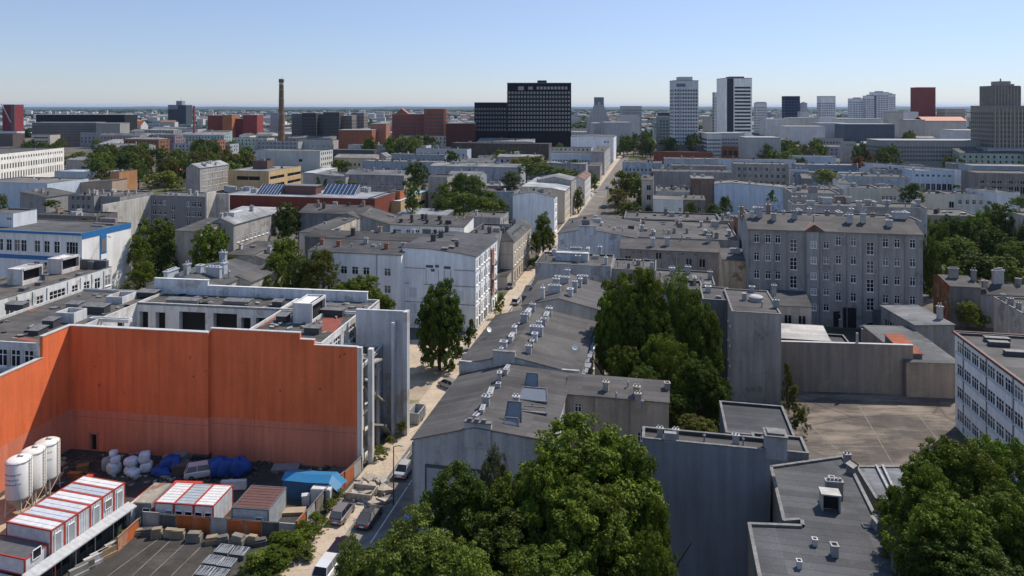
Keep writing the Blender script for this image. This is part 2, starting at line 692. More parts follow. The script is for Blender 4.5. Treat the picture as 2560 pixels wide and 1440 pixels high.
        c0, c1, c2, c3 = (-o_, -o_, zc), (W + o_, -o_, zc), (W + o_, Dp + o_, zc), (-o_, Dp + o_, zc)
        if W >= Dp:
            rb.quad(c0, c1, r2, r1); rb.quad(c1, c2, r2); rb.quad(c2, c3, r1, r2); rb.quad(c3, c0, r1)
        else:
            rb.quad(c0, c1, r1); rb.quad(c1, c2, r2, r1); rb.quad(c2, c3, r2); rb.quad(c3, c0, r1, r2)
        for p, q in ((c0, c1), (c1, c2), (c2, c3), (c3, c0)):
            rb.quad((p[0], p[1], p[2] - .18), (q[0], q[1], q[2] - .18), q, p, m=1)
    else:
        th = .14
        o_ = over
        L0 = (Dp if alongx else W)
        ptsl = []
        n = len(pf)
        wid = W if alongx else Dp
        for i, (q, z) in enumerate(pf):
            x = q * wid
            zz = z + .03
            if i == 0 and n > 1:
                g = (pf[1][1] - pf[0][1]) / max((pf[1][0] - pf[0][0]) * wid, .01)
                x -= o_; zz -= g * o_
            if i == n - 1:
                g = (pf[-1][1] - pf[-2][1]) / max((pf[-1][0] - pf[-2][0]) * wid, .01)
                x += o_; zz += g * o_
            ptsl.append((x, zz))
        ga, gb = -.12, L0 + .12
        Q = (lambda x, y, z: (x, y, z)) if alongx else (lambda x, y, z: (y, x, z))
        for i in range(n - 1):
            (x0, z0), (x1, z1) = ptsl[i], ptsl[i + 1]
            rb.quad(Q(x0, ga, z0 + th), Q(x1, ga, z1 + th), Q(x1, gb, z1 + th), Q(x0, gb, z0 + th))
            rb.quad(Q(x0, ga, z0), Q(x1, ga, z1), Q(x1, gb, z1), Q(x0, gb, z0), m=1)
            for g in (ga, gb):
                rb.quad(Q(x0, g, z0), Q(x1, g, z1), Q(x1, g, z1 + th), Q(x0, g, z0 + th), m=1)
        for x, z in (ptsl[0], ptsl[-1]):
            rb.quad(Q(x, ga, z), Q(x, gb, z), Q(x, gb, z + th), Q(x, ga, z + th), m=1)
    B.roof = rb.build('roof', [M_FELT, M_COP, wm], B.root, rc)
    if chim:
        kk = kinds or ['stack', 'stack', 'long', 'vent', 'pipe', 'hatch', 'stack', 'vent']
        for i in range(chim):
            if i % 3 == 2 and lod > 0:
                cc_ = RND.choice([(.05, .05, .055), (.1, .1, .1), (.6, .59, .57)])  # dark tones stand in for the shaded sides of roof vents
            else:
                cc_ = cc
            lx = W * (.08 + .84 * (i + RND.uniform(.1, .9)) / chim)
            ly = Dp * RND.choice((RND.uniform(.2, .4), RND.uniform(.45, .6), RND.uniform(.6, .85)))
            kd = RND.choice(kk)
            if lod == 2 and kd in ('pipe', 'dish', 'aerial'):
                kd = 'stack'
            B.chimney(lx, ly, kd, RND.uniform(.8, 1.35) * (1.25 if lod == 2 else 1), RND.choice((0, 0, pi / 2)), cc_, RND.uniform(.8, 1.25))
    BLDS.append(B)
    return B


def poly_roof(name, label, cat, px, h, wall='grey', rc='felt', par=.3, mat=None, base=0.0, group=None, cope=True, zs=None, chim=0, ang=ANG):
    """A building whose roof outline was read off the photo: pixels at height h, walls down to the ground."""
    pts = [ray(x, y, h if zs is None else zs[i]) for i, (x, y) in enumerate(px)]
    a = radians(ang)
    s, c = sin(a), cos(a)
    X, Y = pts[0]
    loc = [((p[0] - X) * c - (p[1] - Y) * s, (p[0] - X) * s + (p[1] - Y) * c) for p in pts]
    B = Bld()
    B.X, B.Y, B.s, B.c, B.h, B.ang, B.lod = X, Y, s, c, h, ang, 0
    B.loc = loc
    B.zr = lambda x, y: h - par
    B.root = thing(name, label, cat, (X, Y, 0), -a, group)
    mb = MB()
    za = [h] * len(loc) if zs is None else zs
    mb.prism(loc, base, list(za), top=False)
    B.wall = mb.build('wall', [mat or M_PL], B.root, wall)
    rb = MB()
    k = len(loc)
    rb.quad(*[(p[0], p[1], za[i] - par) for i, p in enumerate(loc)])
    cxm, cym = sum(p[0] for p in loc) / k, sum(p[1] for p in loc) / k
    area = sum(loc[i][0] * loc[(i + 1) % k][1] - loc[(i + 1) % k][0] * loc[i][1] for i in range(k))
    sg = 1 if area > 0 else -1
    for i in range(k):
        p, q = loc[i], loc[(i + 1) % k]
        L_ = math.hypot(q[0] - p[0], q[1] - p[1])
        if L_ < .05:
            continue
        nx, ny = -(q[1] - p[1]) / L_ * .25 * sg, (q[0] - p[0]) / L_ * .25 * sg
        tx, ty = (q[0] - p[0]) / L_ * .02, (q[1] - p[1]) / L_ * .02
        z0, z1 = za[i], za[(i + 1) % k]
        e = -.25
        A0 = (p[0] + tx + nx * e, p[1] + ty + ny * e)
        A1 = (q[0] - tx + nx * e, q[1] - ty + ny * e)
        B0 = (p[0] + tx + nx, p[1] + ty + ny)
        B1 = (q[0] - tx + nx, q[1] - ty + ny)
        up = .08 + .004 * (i % 3)
        if cope:
            rb.quad((*A0, z0 + up), (*A1, z1 + up), (*B1, z1 + up), (*B0, z0 + up), m=1)
            rb.quad((*A0, z0 - .1), (*A1, z1 - .1), (*A1, z1 + up), (*A0, z0 + up), m=1)
            rb.quad((*B0, z0 - par), (*B1, z1 - par), (*B1, z1 + up), (*B0, z0 + up), m=1)
    B.roof = rb.build('roof', [M_FELT, M_COP], B.root, rc)
    BLDS.append(B)
    return B


# ---------------------------------------------------------------- trees
def leaf_cloud(name, seed, ncl, nl, size, shape='round', clump=.2, droop=0.0):
    """Crown of leaf-sized faces in clumps. Unit space: about 1 wide, z 0..1."""
    r = np.random.default_rng(seed)
    # lobes give the outline, clumps sit on them
    nlobe = {'round': 9, 'tall': 11, 'egg': 17, 'bush': 5, 'far': 5, 'cone': 7}[shape]
    lob = []
    for i in range(nlobe):
        q = 2 * pi * i / nlobe + r.uniform(0, 1)
        if shape in ('tall',):
            z = .16 + .68 * i / (nlobe - 1)
            rad = (.20 + .10 * math.sin(pi * z)) * r.uniform(.6, 1) * (.35 if i == nlobe - 1 else 1)
            lob.append((rad * cos(i * 2.4), rad * sin(i * 2.4), z, .21 * r.uniform(.8, 1.2)))
        elif shape == 'egg':
            z = .2 + .58 * i / (nlobe - 1)
            rad = .27 * math.sqrt(max(.02, 1 - ((z - .42) / .46) ** 2)) * r.uniform(.85, 1.02)
            lob.append((rad * cos(i * 2.4), rad * sin(i * 2.4), z, .225 * r.uniform(.9, 1.1)))
        elif shape == 'cone':
            z = .12 + .8 * i / (nlobe - 1)
            rad = .3 * (1 - z)
            lob.append((rad * cos(q * 2.4), rad * sin(q * 2.4), z, .1 + .2 * (1 - z)))
        else:
            up = i % 3
            rad = (.30, .25, .12)[up] * r.uniform(.8, 1.15)
            z = (.28, .52, .74)[up] + r.uniform(-.08, .07)
            lob.append((rad * cos(q), rad * sin(q), z, (.22, .22, .2)[up] * r.uniform(.75, 1.25)))
    lob = np.array(lob)
    pick = r.integers(0, nlobe, ncl)
    d = r.normal(size=(ncl, 3))
    d[:, 2] = d[:, 2] * .8 + .25
    d /= np.linalg.norm(d, axis=1)[:, None]
    rr = lob[pick, 3] * r.uniform(.6, 1.12, ncl)
    cen = lob[pick, :3] + d * rr[:, None]
    cr = clump * r.uniform(.55, 1.15, ncl) * .5
    # leaves on the clumps
    ci = np.repeat(np.arange(ncl), nl)
    n = len(ci)
    e = r.normal(size=(n, 3))
    e[:, 2] += .35
    e /= np.linalg.norm(e, axis=1)[:, None]
    pos = cen[ci] + e * (cr[ci] * r.uniform(.5, 1.05, n))[:, None] * np.array([1, 1, .72])
    if droop:
        pos[:, 2] -= droop * r.random(n) ** 2 * cr[ci] * 3
    nrm = e * .75 + r.normal(size=(n, 3)) * .55 + np.array([0, 0, .25])
    nrm /= np.linalg.norm(nrm, axis=1)[:, None]
    t = np.cross(nrm, r.normal(size=(n, 3)))
    t /= np.linalg.norm(t, axis=1)[:, None]
    b = np.cross(nrm, t)
    sz = size * r.uniform(.6, 1.3, n)[:, None]
    V = np.empty((n, 4, 3))
    V[:, 0] = pos - t * sz
    V[:, 1] = pos + b * sz * .55
    V[:, 2] = pos + t * sz
    V[:, 3] = pos - b * sz * .55
    V[..., 2] = np.clip(V[..., 2], .0, None)
    me = D.meshes.new(name)
    me.vertices.add(n * 4)
    me.vertices.foreach_set('co', V.reshape(-1))
    me.loops.add(n * 4)
    me.loops.foreach_set('vertex_index', np.arange(n * 4))
    me.polygons.add(n)
    me.polygons.foreach_set('loop_start', np.arange(0, n * 4, 4))
    me.update()
    me.validate()
    me.materials.append(M_LEAF)
    return me, cen


CROWNS, TRUNKS = {}, {}
for k, (sd, ncl, nl, size, shp, cl, dr, nv) in dict(
        round0=(1, 430, 110, .0125, 'round', .13, 0, 3), tall0=(20, 430, 100, .0115, 'tall', .12, .35, 2), egg0=(26, 520, 90, .0165, 'egg', .13, 0, 1), round1=(30, 220, 44, .020, 'round', .17, 0, 4),
        tall1=(40, 230, 46, .019, 'tall', .15, .2, 2), egg1=(44, 260, 50, .022, 'egg', .15, 0, 2), bush1=(50, 130, 50, .026, 'bush', .2, 0, 2), round2=(60, 110, 20, .040, 'round', .22, 0, 4),
        cone1=(70, 170, 44, .019, 'cone', .14, 0, 1), far=(80, 46, 14, .07, 'far', .3, 0, 3)).items():
    CROWNS[k] = []
    for i in range(nv):
        CROWNS[k].append(leaf_cloud('crown', sd + i, ncl, nl, size, shp, cl, dr))
for i in range(3):
    b = MB()
    r = random.Random(i)
    px, py = 0.0, 0.0
    pts = [(0, 0, -.03, .034)]
    for z in (.15, .3, .46, .6, .75):
        px += r.uniform(-.025, .025)
        py += r.uniform(-.025, .025)
        pts.append((px, py, z, .03 * (1 - z * .85)))
    for p, q in zip(pts, pts[1:]):
        b.tube(p[:3], q[:3], p[3], q[3], 7, cap=False)
    for j in range(7):
        p = pts[2 + j % 3]
        q = j * 2.4 + r.random()
        e = (p[0] + .27 * cos(q), p[1] + .27 * sin(q), p[2] + r.uniform(.16, .3))
        mdl = (p[0] + .12 * cos(q), p[1] + .12 * sin(q), p[2] + .06)
        b.tube(p[:3], mdl, p[3] * .6, p[3] * .42, 5, cap=False)
        b.tube(mdl, e, p[3] * .42, .004, 5, cap=False)
    TRUNKS[i] = b.mesh('trunk', M_BARK, True)

GREENS = dict(mid=(.088, .122, .013), dark=(.058, .086, .012), yellow=(.14, .15, .02), light=(.112, .145, .022), olive=(.105, .105, .017),
              greyg=(.10, .108, .05), rust=(.15, .055, .02), lime=(.135, .150, .020))
TREES = []


def tree(x, ytop, wpx, Y, label=None, kind='round', green='mid', group=None, zb=None, name='tree', cat='tree', cb=None, deep=None):
    """x, ytop: pixel of the crown's top; wpx: its width in pixels; Y: distance. cb: pixel row of the crown's lower edge."""
    X = (x - 1280) * Y / F
    ht = HC - (ytop - HY) * Y / F
    wd = wpx * Y / F
    q = {'round': 'round', 'tall': 'tall', 'bush': 'bush', 'cone': 'cone', 'far': 'far', 'egg': 'egg'}[kind]
    lod = 0 if Y < 135 else 1 if Y < 330 else 2
    if q == 'round':
        key = 'round%d' % lod
    elif q == 'tall':
        key = 'tall0' if lod == 0 else 'tall1'
    elif q == 'egg':
        key = 'egg0' if lod == 0 else 'egg1'
    elif q == 'far':
        key = 'far'
    else:
        key = q + '1'
    vi = RND.randrange(len(CROWNS[key]))
    o = thing(name, label or '', cat, (X, Y, 0), RND.uniform(0, 6.28), group)
    z0 = ht * (.02 if q in ('bush', 'cone') else .12)
    if cb is not None:
        z0 = max(.3, HC - (cb - HY) * Y / F)
    if q == 'egg':
        z0 -= .1 * (ht - z0)
    hh = ht - z0
    ww = wd / .98
    g = GREENS[green]
    j = RND.uniform(.85, 1.18)
    c = link('crown', CROWNS[key][vi][0], o, tuple(min(1, v * j * RND.uniform(.94, 1.06)) for v in g), (0, 0, z0), 0, (ww, ww, hh * 1.04))
    if q not in ('bush', 'far'):
        link('trunk', TRUNKS[RND.randrange(3)], o, None, (0, 0, 0), 0, (ht * .7, ht * .7, ht * .95))
    TREES.append((o, x, ytop, Y, green, kind))
    return o
# ---------------------------------------------------------------- the derelict block with the orange fire wall
aA = radians(8.5)
AX, AY = -61.8, 98.6
sA, cA = sin(aA), cos(aA)


def locA(x, y, z):
    X, Y = ray(x, y, z)
    return ((X - AX) * cA - (Y - AY) * sA, (X - AX) * sA + (Y - AY) * cA)


def derelict_block():
    t = thing('derelict_block', 'derelict white flat-roofed block behind a huge orange fire wall, beside the container yard', 'building', (AX, AY, 0), -aA)
    zb = 5.6
    segs = [(0, 20.9, -.6, 0, 17.2), (20.9, 33.8, 0, .4, 17.6), (33.8, 35.8, 0, .4, 16.75), (35.8, 41.8, 0, .4, 16.1)]
    b, p, c = MB(), MB(), MB()
    e = 0.0
    for i, (x0, x1, y0, y1, h) in enumerate(segs):
        b.box(x0, y0, zb, x1, y1, h)
        if i == 0:
            facade(p, lambda q, z, d: (q, y0 + d, z), 20.9, zb, [(3.2, 4.15, .03, 2.3)], rec=.4, mp=1)
            p.quad((20.9, y0, 0), (20.9, 0, 0), (20.9, 0, zb), (20.9, y0, zb))
        else:
            p.box(x0, y0, 0, x1, y1, zb)
        c.box(x0 - .03, y0 - .07, h + .002 + i * .002, x1 + .03, y1 + .07, h + .11)
    for y0, y1, h in ((-5.3, -.0, 17.2), (-45, -5.3, 14.4)):
        b.box(-.5, y0, zb, 0 - .002, y1, h)
        p.box(-.5, y0, 0, 0 - .002, y1, zb)
        c.box(-.57, y0, h + .004, .06, y1 - .08 * (h > 15), h + .12)
    ow = b.build('orange_wall', [M_PL], t, (.70, .165, .062))
    p.build('painted_base', [M_PL, M_DARK], t, (.62, .215, .13))
    g = MB()
    g.box(2.9, -.66, .02, 3.2, -.604, 2.6); g.box(4.15, -.66, .02, 4.45, -.604, 2.6); g.box(3.2, -.66, 2.3, 4.15, -.604, 2.6)
    g.build('door_frame', M_OBJ, t, (.4, .2, .12))
    g = MB()
    g.box(.0, -.603, 4.62, 20.9, -.6005, 4.66); g.box(20.91, -.003, 4.72, 41.7, -.0005, 4.76)
    for x in (7.2, 13.6, 27.3, 34.6, 38.4):
        y0 = -.603 if x < 20.9 else -.003
        g.box(x, y0, .1, x + .03, y0 + .0025, 16)
    for i in range(16):
        x, z = RND.uniform(1, 40), RND.uniform(6, 15)
        y0 = -.603 if x < 20.9 else -.003
        g.box(x, y0 - .001, z, x + RND.uniform(.08, .3), y0 + .002, z + RND.uniform(.08, .5))
    g.build('render_joint', M_OBJ, t, (.24, .06, .035))
    c.build('coping', M_OBJ, t, (.44, .43, .42))
    # walls of the body
    wl = MB()
    roofs = [(-16, -.52, -5.3, 21, 16.2), (-.52, 24, 14, 21, 16.4), (24, 36.7, .42, 14, 16.2), (24, 37.6, 14, 21, 16.4), (36.7, 41.8, .42, 10.4, 12.9), (-16, -.52, -45, -5.32, 12.6)]
    W0 = [(.9, 2.4, 12.9, 15.3), (2.9, 4.4, 12.9, 15.3), (4.9, 6.4, 12.9, 15.3), (7, 9.5, 12.9, 15.3), (10, 11.5, 12.9, 15.3), (12, 13.5, 12.9, 15.3)]
    facade(wl, lambda q, z, d: (-.53 - q, -5.31 + d, z), 15.4, 16.2, W0, rec=.35)
    hl = [(.35, 1.9, 12.2, 15.0), (3.2, 4.9, 12.2, 15.0), (7.3, 11.8, 11.6, 15.3), (13.2, 17.2, 11.6, 15.3), (17.9, 19.5, 12.4, 14.8), (20.4, 22.8, 12.4, 14.9)]
    facade(wl, lambda q, z, d: (-.5 + q, 14 + d, z), 24.5, 16.4, hl, rec=.9, mp=2)
    facade(wl, lambda q, z, d: (24.0 + d, 14 - q, z), 13.6, 16.2, [(1, 3, 12.4, 15), (4, 6, 12.4, 15), (8, 11, 12.4, 15)], rec=.4)
    facade(wl, lambda q, z, d: (-.5 - d, q, z), 14, 16.2, [(1.5, 3.2, 12.6, 15), (5, 7, 12.6, 15), (9.5, 11, 12.6, 15)], rec=.4)
    facade(wl, lambda q, z, d: (36.7 - d, .42 + q, z), 15.1, 16.2, [(.7, 1.7, 13.3, 15.4), (2.2, 3.4, 13.3, 15.4), (4, 6.6, 13.3, 15.4), (7.6, 8.8, 13.3, 15.4), (9.5, 12.1, 13.3, 15.4), (12.7, 14.2, 13.3, 15.4)], rec=.3)
    hs = [(a, b_, z, z + 2.6) for z in (.4, 3.6, 6.8, 10.0) for a, b_ in ((.45, 1.5), (2.3, 5.6), (6.2, 9.4))]
    facade(wl, lambda q, z, d: (41.8 - d, .42 + q, z), 9.98, 12.9, hs, rec=1.2, mp=2)
    facade(wl, lambda q, z, d: (37.6 - d, 10.9 + q, z), 10.1, 16.4, [(a, a + 1.4, z, z + 1.7) for a in (1, 3.4, 5.8, 8) for z in (1, 4.2, 7.4, 10.6, 13.6)], rec=.2)
    wl.quad((-16, 21, 0), (37.6, 21, 0), (37.6, 21, 16.4), (-16, 21, 16.4))
    for x0, x1, y0, y1, h in segs:
        wl.quad((x0, y1 + .012, 0), (x1, y1 + .012, 0), (x1, y1 + .012, h), (x0, y1 + .012, h))
    wo = wl.build('wall', [M_WORN, M_GLASS, M_DARK], t, (.58, .575, .56))
    # frames in the street side and west windows
    for q in (1.65, 3.65, 5.65, 8.25, 10.75, 12.75):
        link('window', win_mesh(1.5 if q != 8.25 else 2.5, 2.4, 'cas', 1)[0], t, None, (-.53 - q, -5.31, 12.9))
    for a, b_ in ((.7, 1.7), (2.2, 3.4), (4, 6.6), (7.6, 8.8), (9.5, 12.1), (12.7, 14.2)):
        link('window', win_mesh(b_ - a, 2.1, 'cas', 1)[0], t, None, (36.7, .42 + (a + b_) / 2, 13.3), pi / 2)
    # roofs with raised edges
    for i, (x0, x1, y0, y1, h) in enumerate(roofs):
        r = MB()
        r.quad((x0, y0, h - .3), (x1, y0, h - .3), (x1, y1, h - .3), (x0, y1, h - .3))
        q = .22
        for a in ((x0, y0, x1, y0 + q), (x0, y1 - q, x1, y1), (x0, y0 + q, x0 + q, y1 - q), (x1 - q, y0 + q, x1, y1 - q)):
            r.box(a[0], a[1], h - .3, a[2], a[3], h + .1 + .004 * i, m=1)
        o = r.build('roof', [M_FELT, M_OBJ2W], t, ((.085, .078, .072), (.075, .07, .066), (.08, .072, .066))[i % 3])
        if i == 0:
            r0 = o
        if i == 2:
            r2 = o
        if i == 1:
            r1 = o
        if i == 4:
            r4 = o
        if i == 3:
            r3 = o
    # rust red patches of bare screed
    def patch(ro, px, z, colr):
        m = MB()
        m.quad(*[(*locA(x, y, z), z) for x, y in px])
        m.build('bare_patch', M_OBJ, ro, colr)
    patch(r2, [(786, 812), (815, 793), (858, 797), (838, 832), (800, 826)], 15.92, (.22, .055, .035))
    patch(r2, [(640, 815), (700, 780), (708, 784), (655, 817)], 15.93, (.2, .07, .045))
    patch(r0, [(25, 845), (50, 840), (92, 848), (88, 855)], 15.92, (.24, .075, .05))
    patch(r0, [(62, 775), (98, 770), (80, 780)], 15.93, (.2, .07, .05))
    patch(r3, [(400, 755), (440, 756), (436, 762), (392, 762)], 16.12, (.14, .06, .05))
    # white roof boxes, some open at one side
    def rbox(ro, x, y, z, w_, d_, h_, open_=True, colr=(.55, .55, .55), nm='roof_box', lid=True):
        lx, ly = locA(x, y, z)
        m = MB()
        q = .18
        m.box(lx, ly, z, lx + w_, ly + q, z + h_)
        m.box(lx, ly + q, z, lx + q, ly + d_, z + h_)
        m.box(lx, ly + d_, z, lx + w_, ly + d_ + q, z + h_)
        if not open_:
            m.box(lx + w_ - q, ly + q, z, lx + w_, ly + d_, z + h_)
        else:
            m.quad((lx + w_ - .5, ly + q, z), (lx + w_ - .5, ly + d_, z), (lx + w_ - .5, ly + d_, z + h_), (lx + w_ - .5, ly + q, z + h_), m=1)
            m.box(lx + w_ - q, ly + q, z, lx + w_, ly + d_, z + .5)
        if lid:
            m.quad((lx + q, ly + q, z + h_ - .25), (lx + w_ - q, ly + q, z + h_ - .25), (lx + w_ - q, ly + d_, z + h_ - .25), (lx + q, ly + d_, z + h_ - .25), m=2)
            m.box(lx + w_ - q - .02, ly + q, z + h_ - .4, lx + w_ + .004, ly + d_, z + h_ + .004)
        m.build(nm, [M_WORNB, M_DARK, M_FELT], ro, colr)
    M_WORNB = M_WORN
    rbox(r2, 732, 808, 15.9, 3.0, 4.8, 3.0)
    rbox(r0, 138, 806, 15.9, 3.1, 2.4, 1.5, False, lid=False)
    rbox(r0, 264, 758, 15.9, 3.0, 3.2, 1.1, False, lid=False)
    rbox(r0, 222, 803, 15.9, 6.5, .7, .5, False, (.5, .5, .5), 'roof_kerb', lid=False)
    for ro, x, y, z, w_, d_, h_ in ((r0, 12, 776, 15.9, 3.2, 1.2, 1.0), (r0, 205, 783, 15.9, 3.8, 1.4, 1.1), (r0, 340, 742, 16.1, 3.4, 1.6, .8), (r0, 165, 772, 15.9, 2.2, 1.2, .8),
                                    (r0, 105, 820, 15.9, 1.8, 1.4, 1.1), (r0, 70, 838, 15.9, 1.6, 1.8, .7), (r2, 690, 805, 15.9, 1.6, 1.4, .9), (r2, 760, 835, 15.9, 2.2, 1.0, .9),
                                    (r2, 800, 790, 15.9, 3.6, .9, 1.0), (r3, 680, 768, 16.1, 1.6, 1.0, .9), (r1, 560, 760, 16.1, 4.2, 1.2, .5), (r1, 415, 758, 16.1, 5.5, 1.0, .6), (r3, 808, 768, 16.1, 2.4, .5, .3)):
        lx, ly = locA(x, y, z)
        m = MB()
        m.box(lx, ly, z, lx + w_, ly + d_, z + h_)
        m.quad((lx - .15, ly - .15, z + h_ + .02), (lx + w_ + .15, ly - .15, z + h_ + .02), (lx + w_ + .15, ly + d_ + .15, z + h_ + .22), (lx - .15, ly + d_ + .15, z + h_ + .22), m=1)
        m.build('roof_duct', [M_OBJ, M_COP], ro, RND.choice([(.05, .052, .058), (.07, .07, .075), (.2, .2, .2)]))
    # loose debris on the roofs
    for ro, x0, x1, y0, y1, z, n in ((r2, 25, 36, 1, 13.5, 15.92, 46), (r0, -15, -1, -5, 20, 15.92, 40), (r1, 0, 23, 14.5, 20.5, 16.12, 36), (r3, 25, 37, 14.5, 20.5, 16.12, 18), (r4, 37, 41.5, 1, 10, 12.62, 22)):
        m = MB()
        for i in range(n):
            x, y, s_ = RND.uniform(x0, x1), RND.uniform(y0, y1), RND.uniform(.15, .75)
            q = RND.uniform(0, 3)
            dx, dy = cos(q) * s_, sin(q) * s_
            hh = RND.uniform(.03, .3)
            m.prism([(x - dx, y - dy), (x + dy * .5, y - dx * .5), (x + dx, y + dy), (x - dy * .5, y + dx * .5)], z, z + hh, m=RND.choice((0, 0, 1, 2)))
        struct(m.build('rubble', [M_METAL, M_DARK, M_CONC], ro), 'stuff')
    # upstand of the rear parapet
    m = MB()
    xa, xb = locA(392, 735, 17)[0], locA(530, 740, 17)[0]
    m.box(-2.2, 20.6, 16.1, 7.6, 21.02, 18.6)
    m.box(7.62, 20.6, 16.1, 35.6, 21.02, 17.7)
    m.build('rear_parapet', [M_WORN], t, (.6, .62, .65))
    m = MB()
    m.box(-2.3, 20.55, 18.6, 7.7, 21.08, 18.7); m.box(7.72, 20.55, 17.7, 35.7, 21.08, 17.8)
    m.build('parapet_coping', [M_OBJ], t, (.6, .6, .6))
    # concrete slab wall and fins at the street end
    m = MB()
    m.box(37.62, 10.42, 0, 45.0, 10.88, 18.0)
    m.box(45.0, 9.9, 0, 45.6, 11.2, 18.03)
    m.build('slab_wall', [M_WORN], t, (.5, .5, .51))
    for x0, y0, x1, y1, h, cc in ((41.82, -.02, 42.45, .44, 16.12, (.62, .6, .56)), (42.7, 1.55, 43.35, 2.3, 15.4, (.6, .585, .56)), (43.4, 9.3, 43.8, 10.4, 16.6, (.55, .55, .55)), (42.2, 6.4, 42.5, 7.0, 11.5, (.35, .35, .35))):
        m = MB()
        m.box(x0, y0, 0, x1, y1, h)
        m.build('fin', [M_WORN], t, cc)
    for i, (y0, y1, z0, z1) in enumerate(((1.6, 4.5, 11, 8.2), (4.6, 8.8, 8.2, 5.2), (2.6, 8.6, 5.0, 2.2), (2.4, 6, 13.4, 12.6), (7, 9.8, 3, .3))):
        m = MB()
        x0 = 41.95 + .12 * i
        m.quad((x0, y0, z0), (x0 + .9, y0, z0), (x0 + .9, y1, z1), (x0, y1, z1))
        m.quad((x0, y0, z0 - .25), (x0 + .9, y0, z0 - .25), (x0 + .9, y1, z1 - .25), (x0, y1, z1 - .25))
        m.quad((x0 + .9, y0, z0 - .25), (x0 + .9, y0, z0), (x0 + .9, y1, z1), (x0 + .9, y1, z1 - .25))
        m.build('stair_flight', [M_CONC], t)
    m = MB()
    for y in (.6, 2.2, 5.8, 9.6):
        m.tube((42.0, y, 0), (42.0, y, 13.4), .07, .07, 6)
    for z in (3.3, 6.5, 9.7, 12.8):
        m.tube((42.0, .6, z), (42.0, 9.6, z), .06, .06, 6)
    m.build('scaffold_rail', [M_METAL], t)
    return t


M_CONC = simple('raw_concrete', (.30, .29, .27), .9, 0, .35, 2)
M_OBJ2W = simple('pale_edge', (.52, .51, .49), .75, 0, .3, 1.2)
derelict_block()

# ---------------------------------------------------------------- street side right, from the camera on
WG = (.27, .285, .31)
C = bld('workshop_hall', 'long dark-roofed house with bent skylight frames, nearest to the camera along the street', 'building', (1033, 1100), 10.5, W=15.5, Dp=19.2, roof='prof_u',
        prof=[(0, 10.5), (.46, 12.5), (1, 11.8)], wall=(.44, .445, .45), mat=M_WORN)
m = MB()
m.box(6.0, -.12, 10.4, 9.0, .45, 13.1); m.box(5.95, -.17, 13.1, 9.05, .5, 13.22, m=1)
for q in (6.3, 7.1, 7.9):
    m.box(q, 0, 13.22, q + .5, .35, 13.5, m=1)
m.build('gable_chimney', [M_STAIN, M_COP], C.root, (.42, .42, .42))
m = MB()
m.box(1.6, -.14, 3.2, 7.9, -.02, 7.7)
m.build('panel', [M_OBJS], C.root, (.30, .35, .40))
m = MB()
for a in ((1.45, -.2, 7.7, 8.05, -.0, 8.0), (1.45, -.2, 3.0, 8.05, -.0, 3.2), (1.45, -.2, 3.2, 1.6, 0, 7.7), (7.9, -.2, 3.2, 8.05, 0, 7.7)):
    m.box(*a)
m.build('panel_frame', [M_OBJ], C.root, (.07, .075, .085))
m = MB()
m.tube((.0, -.2, .3), (.0, -.2, 10.4), .07, .07, 6); m.tube((-.25, 0, 10.5), (-.25, 19, 10.5), .09, .09, 6)
m.build('downpipe', [M_METAL], C.root)
for i in range(7):                                     # ridge chimneys, leaning and crooked
    C.chimney(7.0 + RND.uniform(-.3, .3), 1.6 + i * 2.4, ('stack', 'long', 'stack', 'long', 'vent', 'stack', 'long')[i], RND.uniform(.75, 1.0), pi / 2 + RND.uniform(-.2, .2), (.5, .5, .51), RND.uniform(.7, 1.1))


def skylight_frame(B, x, y, w_, d_, tilt, glass=True):
    m = MB()
    z = B.zr(x, y) + .18
    a, b_, c_, d = (x, y, z), (x + w_, y, z - .1), (x + w_ * .9, y + d_, z + tilt), (x + w_ * .1, y + d_, z + tilt)
    for p, q in ((a, b_), (b_, c_), (c_, d), (d, a)):
        m.tube(p, q, .09, .09, 5)
    if glass:
        m.quad(a, b_, c_, d, m=1)
    m.box(x + .1, y + .05, z - .4, x + w_ - .1, y + .25, z, m=2)
    m.build('skylight', [M_COP, M_OBJS, M_METAL], B.roof, (.19, .21, .235))


for px, py, w_, d_, tl, g in ((1312, 965, 1.7, .8, 1.3, 1), (1295, 1000, 3.6, 1.6, .9, 1), (1330, 1012, .1, .1, .1, 0), (1300, 1028, 3.2, .8, .3, 0), (1262, 1052, 1.9, 1.0, 1.7, 1), (1258, 1062, 1.8, .5, .5, 1)):
    lx, ly = C.at(px, py, 12.3)
    skylight_frame(C, lx, ly, w_, d_, tl, g)
for px, py in ((1290, 1015), (1215, 1020)):
    lx, ly = C.at(px, py, 12.3)
    C.chimney(lx, ly, 'stack', 1.0, 0, (.5, .5, .5))
C2 = bld('courtyard_wing', 'low flat-roofed wing with peeling beige walls joined to the nearest street house', 'building', (1412, 985), 11.6, to=1672, by=951, wall=(.40, .33, .26), mat=M_WORN, roof='prof_v',
         prof=[(0, 11.6), (1, 12.3)], wins=dict(f=[([.03, .13], .9, 1.1, 9.4, 3, 1), ([.42, .75], 1.2, 1.5, 6.1, 3.2, 1), ([.78], 1.3, 1.5, 6.6, 3, 1), ([.45, .62, .9], 1.0, 1.4, 2.6, 3, 1)]))
for px, py, k in ((1515, 975, 'stack'), (1595, 1000, 'stack'), (1592, 985, 'stack'), (1605, 1010, 'pipe'), (1668, 975, 'vent'), (1540, 990, 'pipe'), (1570, 970, 'pipe')):
    lx, ly = C2.at(px, py, 12)
    C2.chimney(lx, ly, k, 1.0, RND.uniform(-.2, .2), (.42, .37, .31))
m = MB()
for q in (.28, .62):
    m.box(C2.W * q, -.12, .2, C2.W * q + .12, -.02, 11.5)
m.build('downpipe', [M_METAL], C2.root)

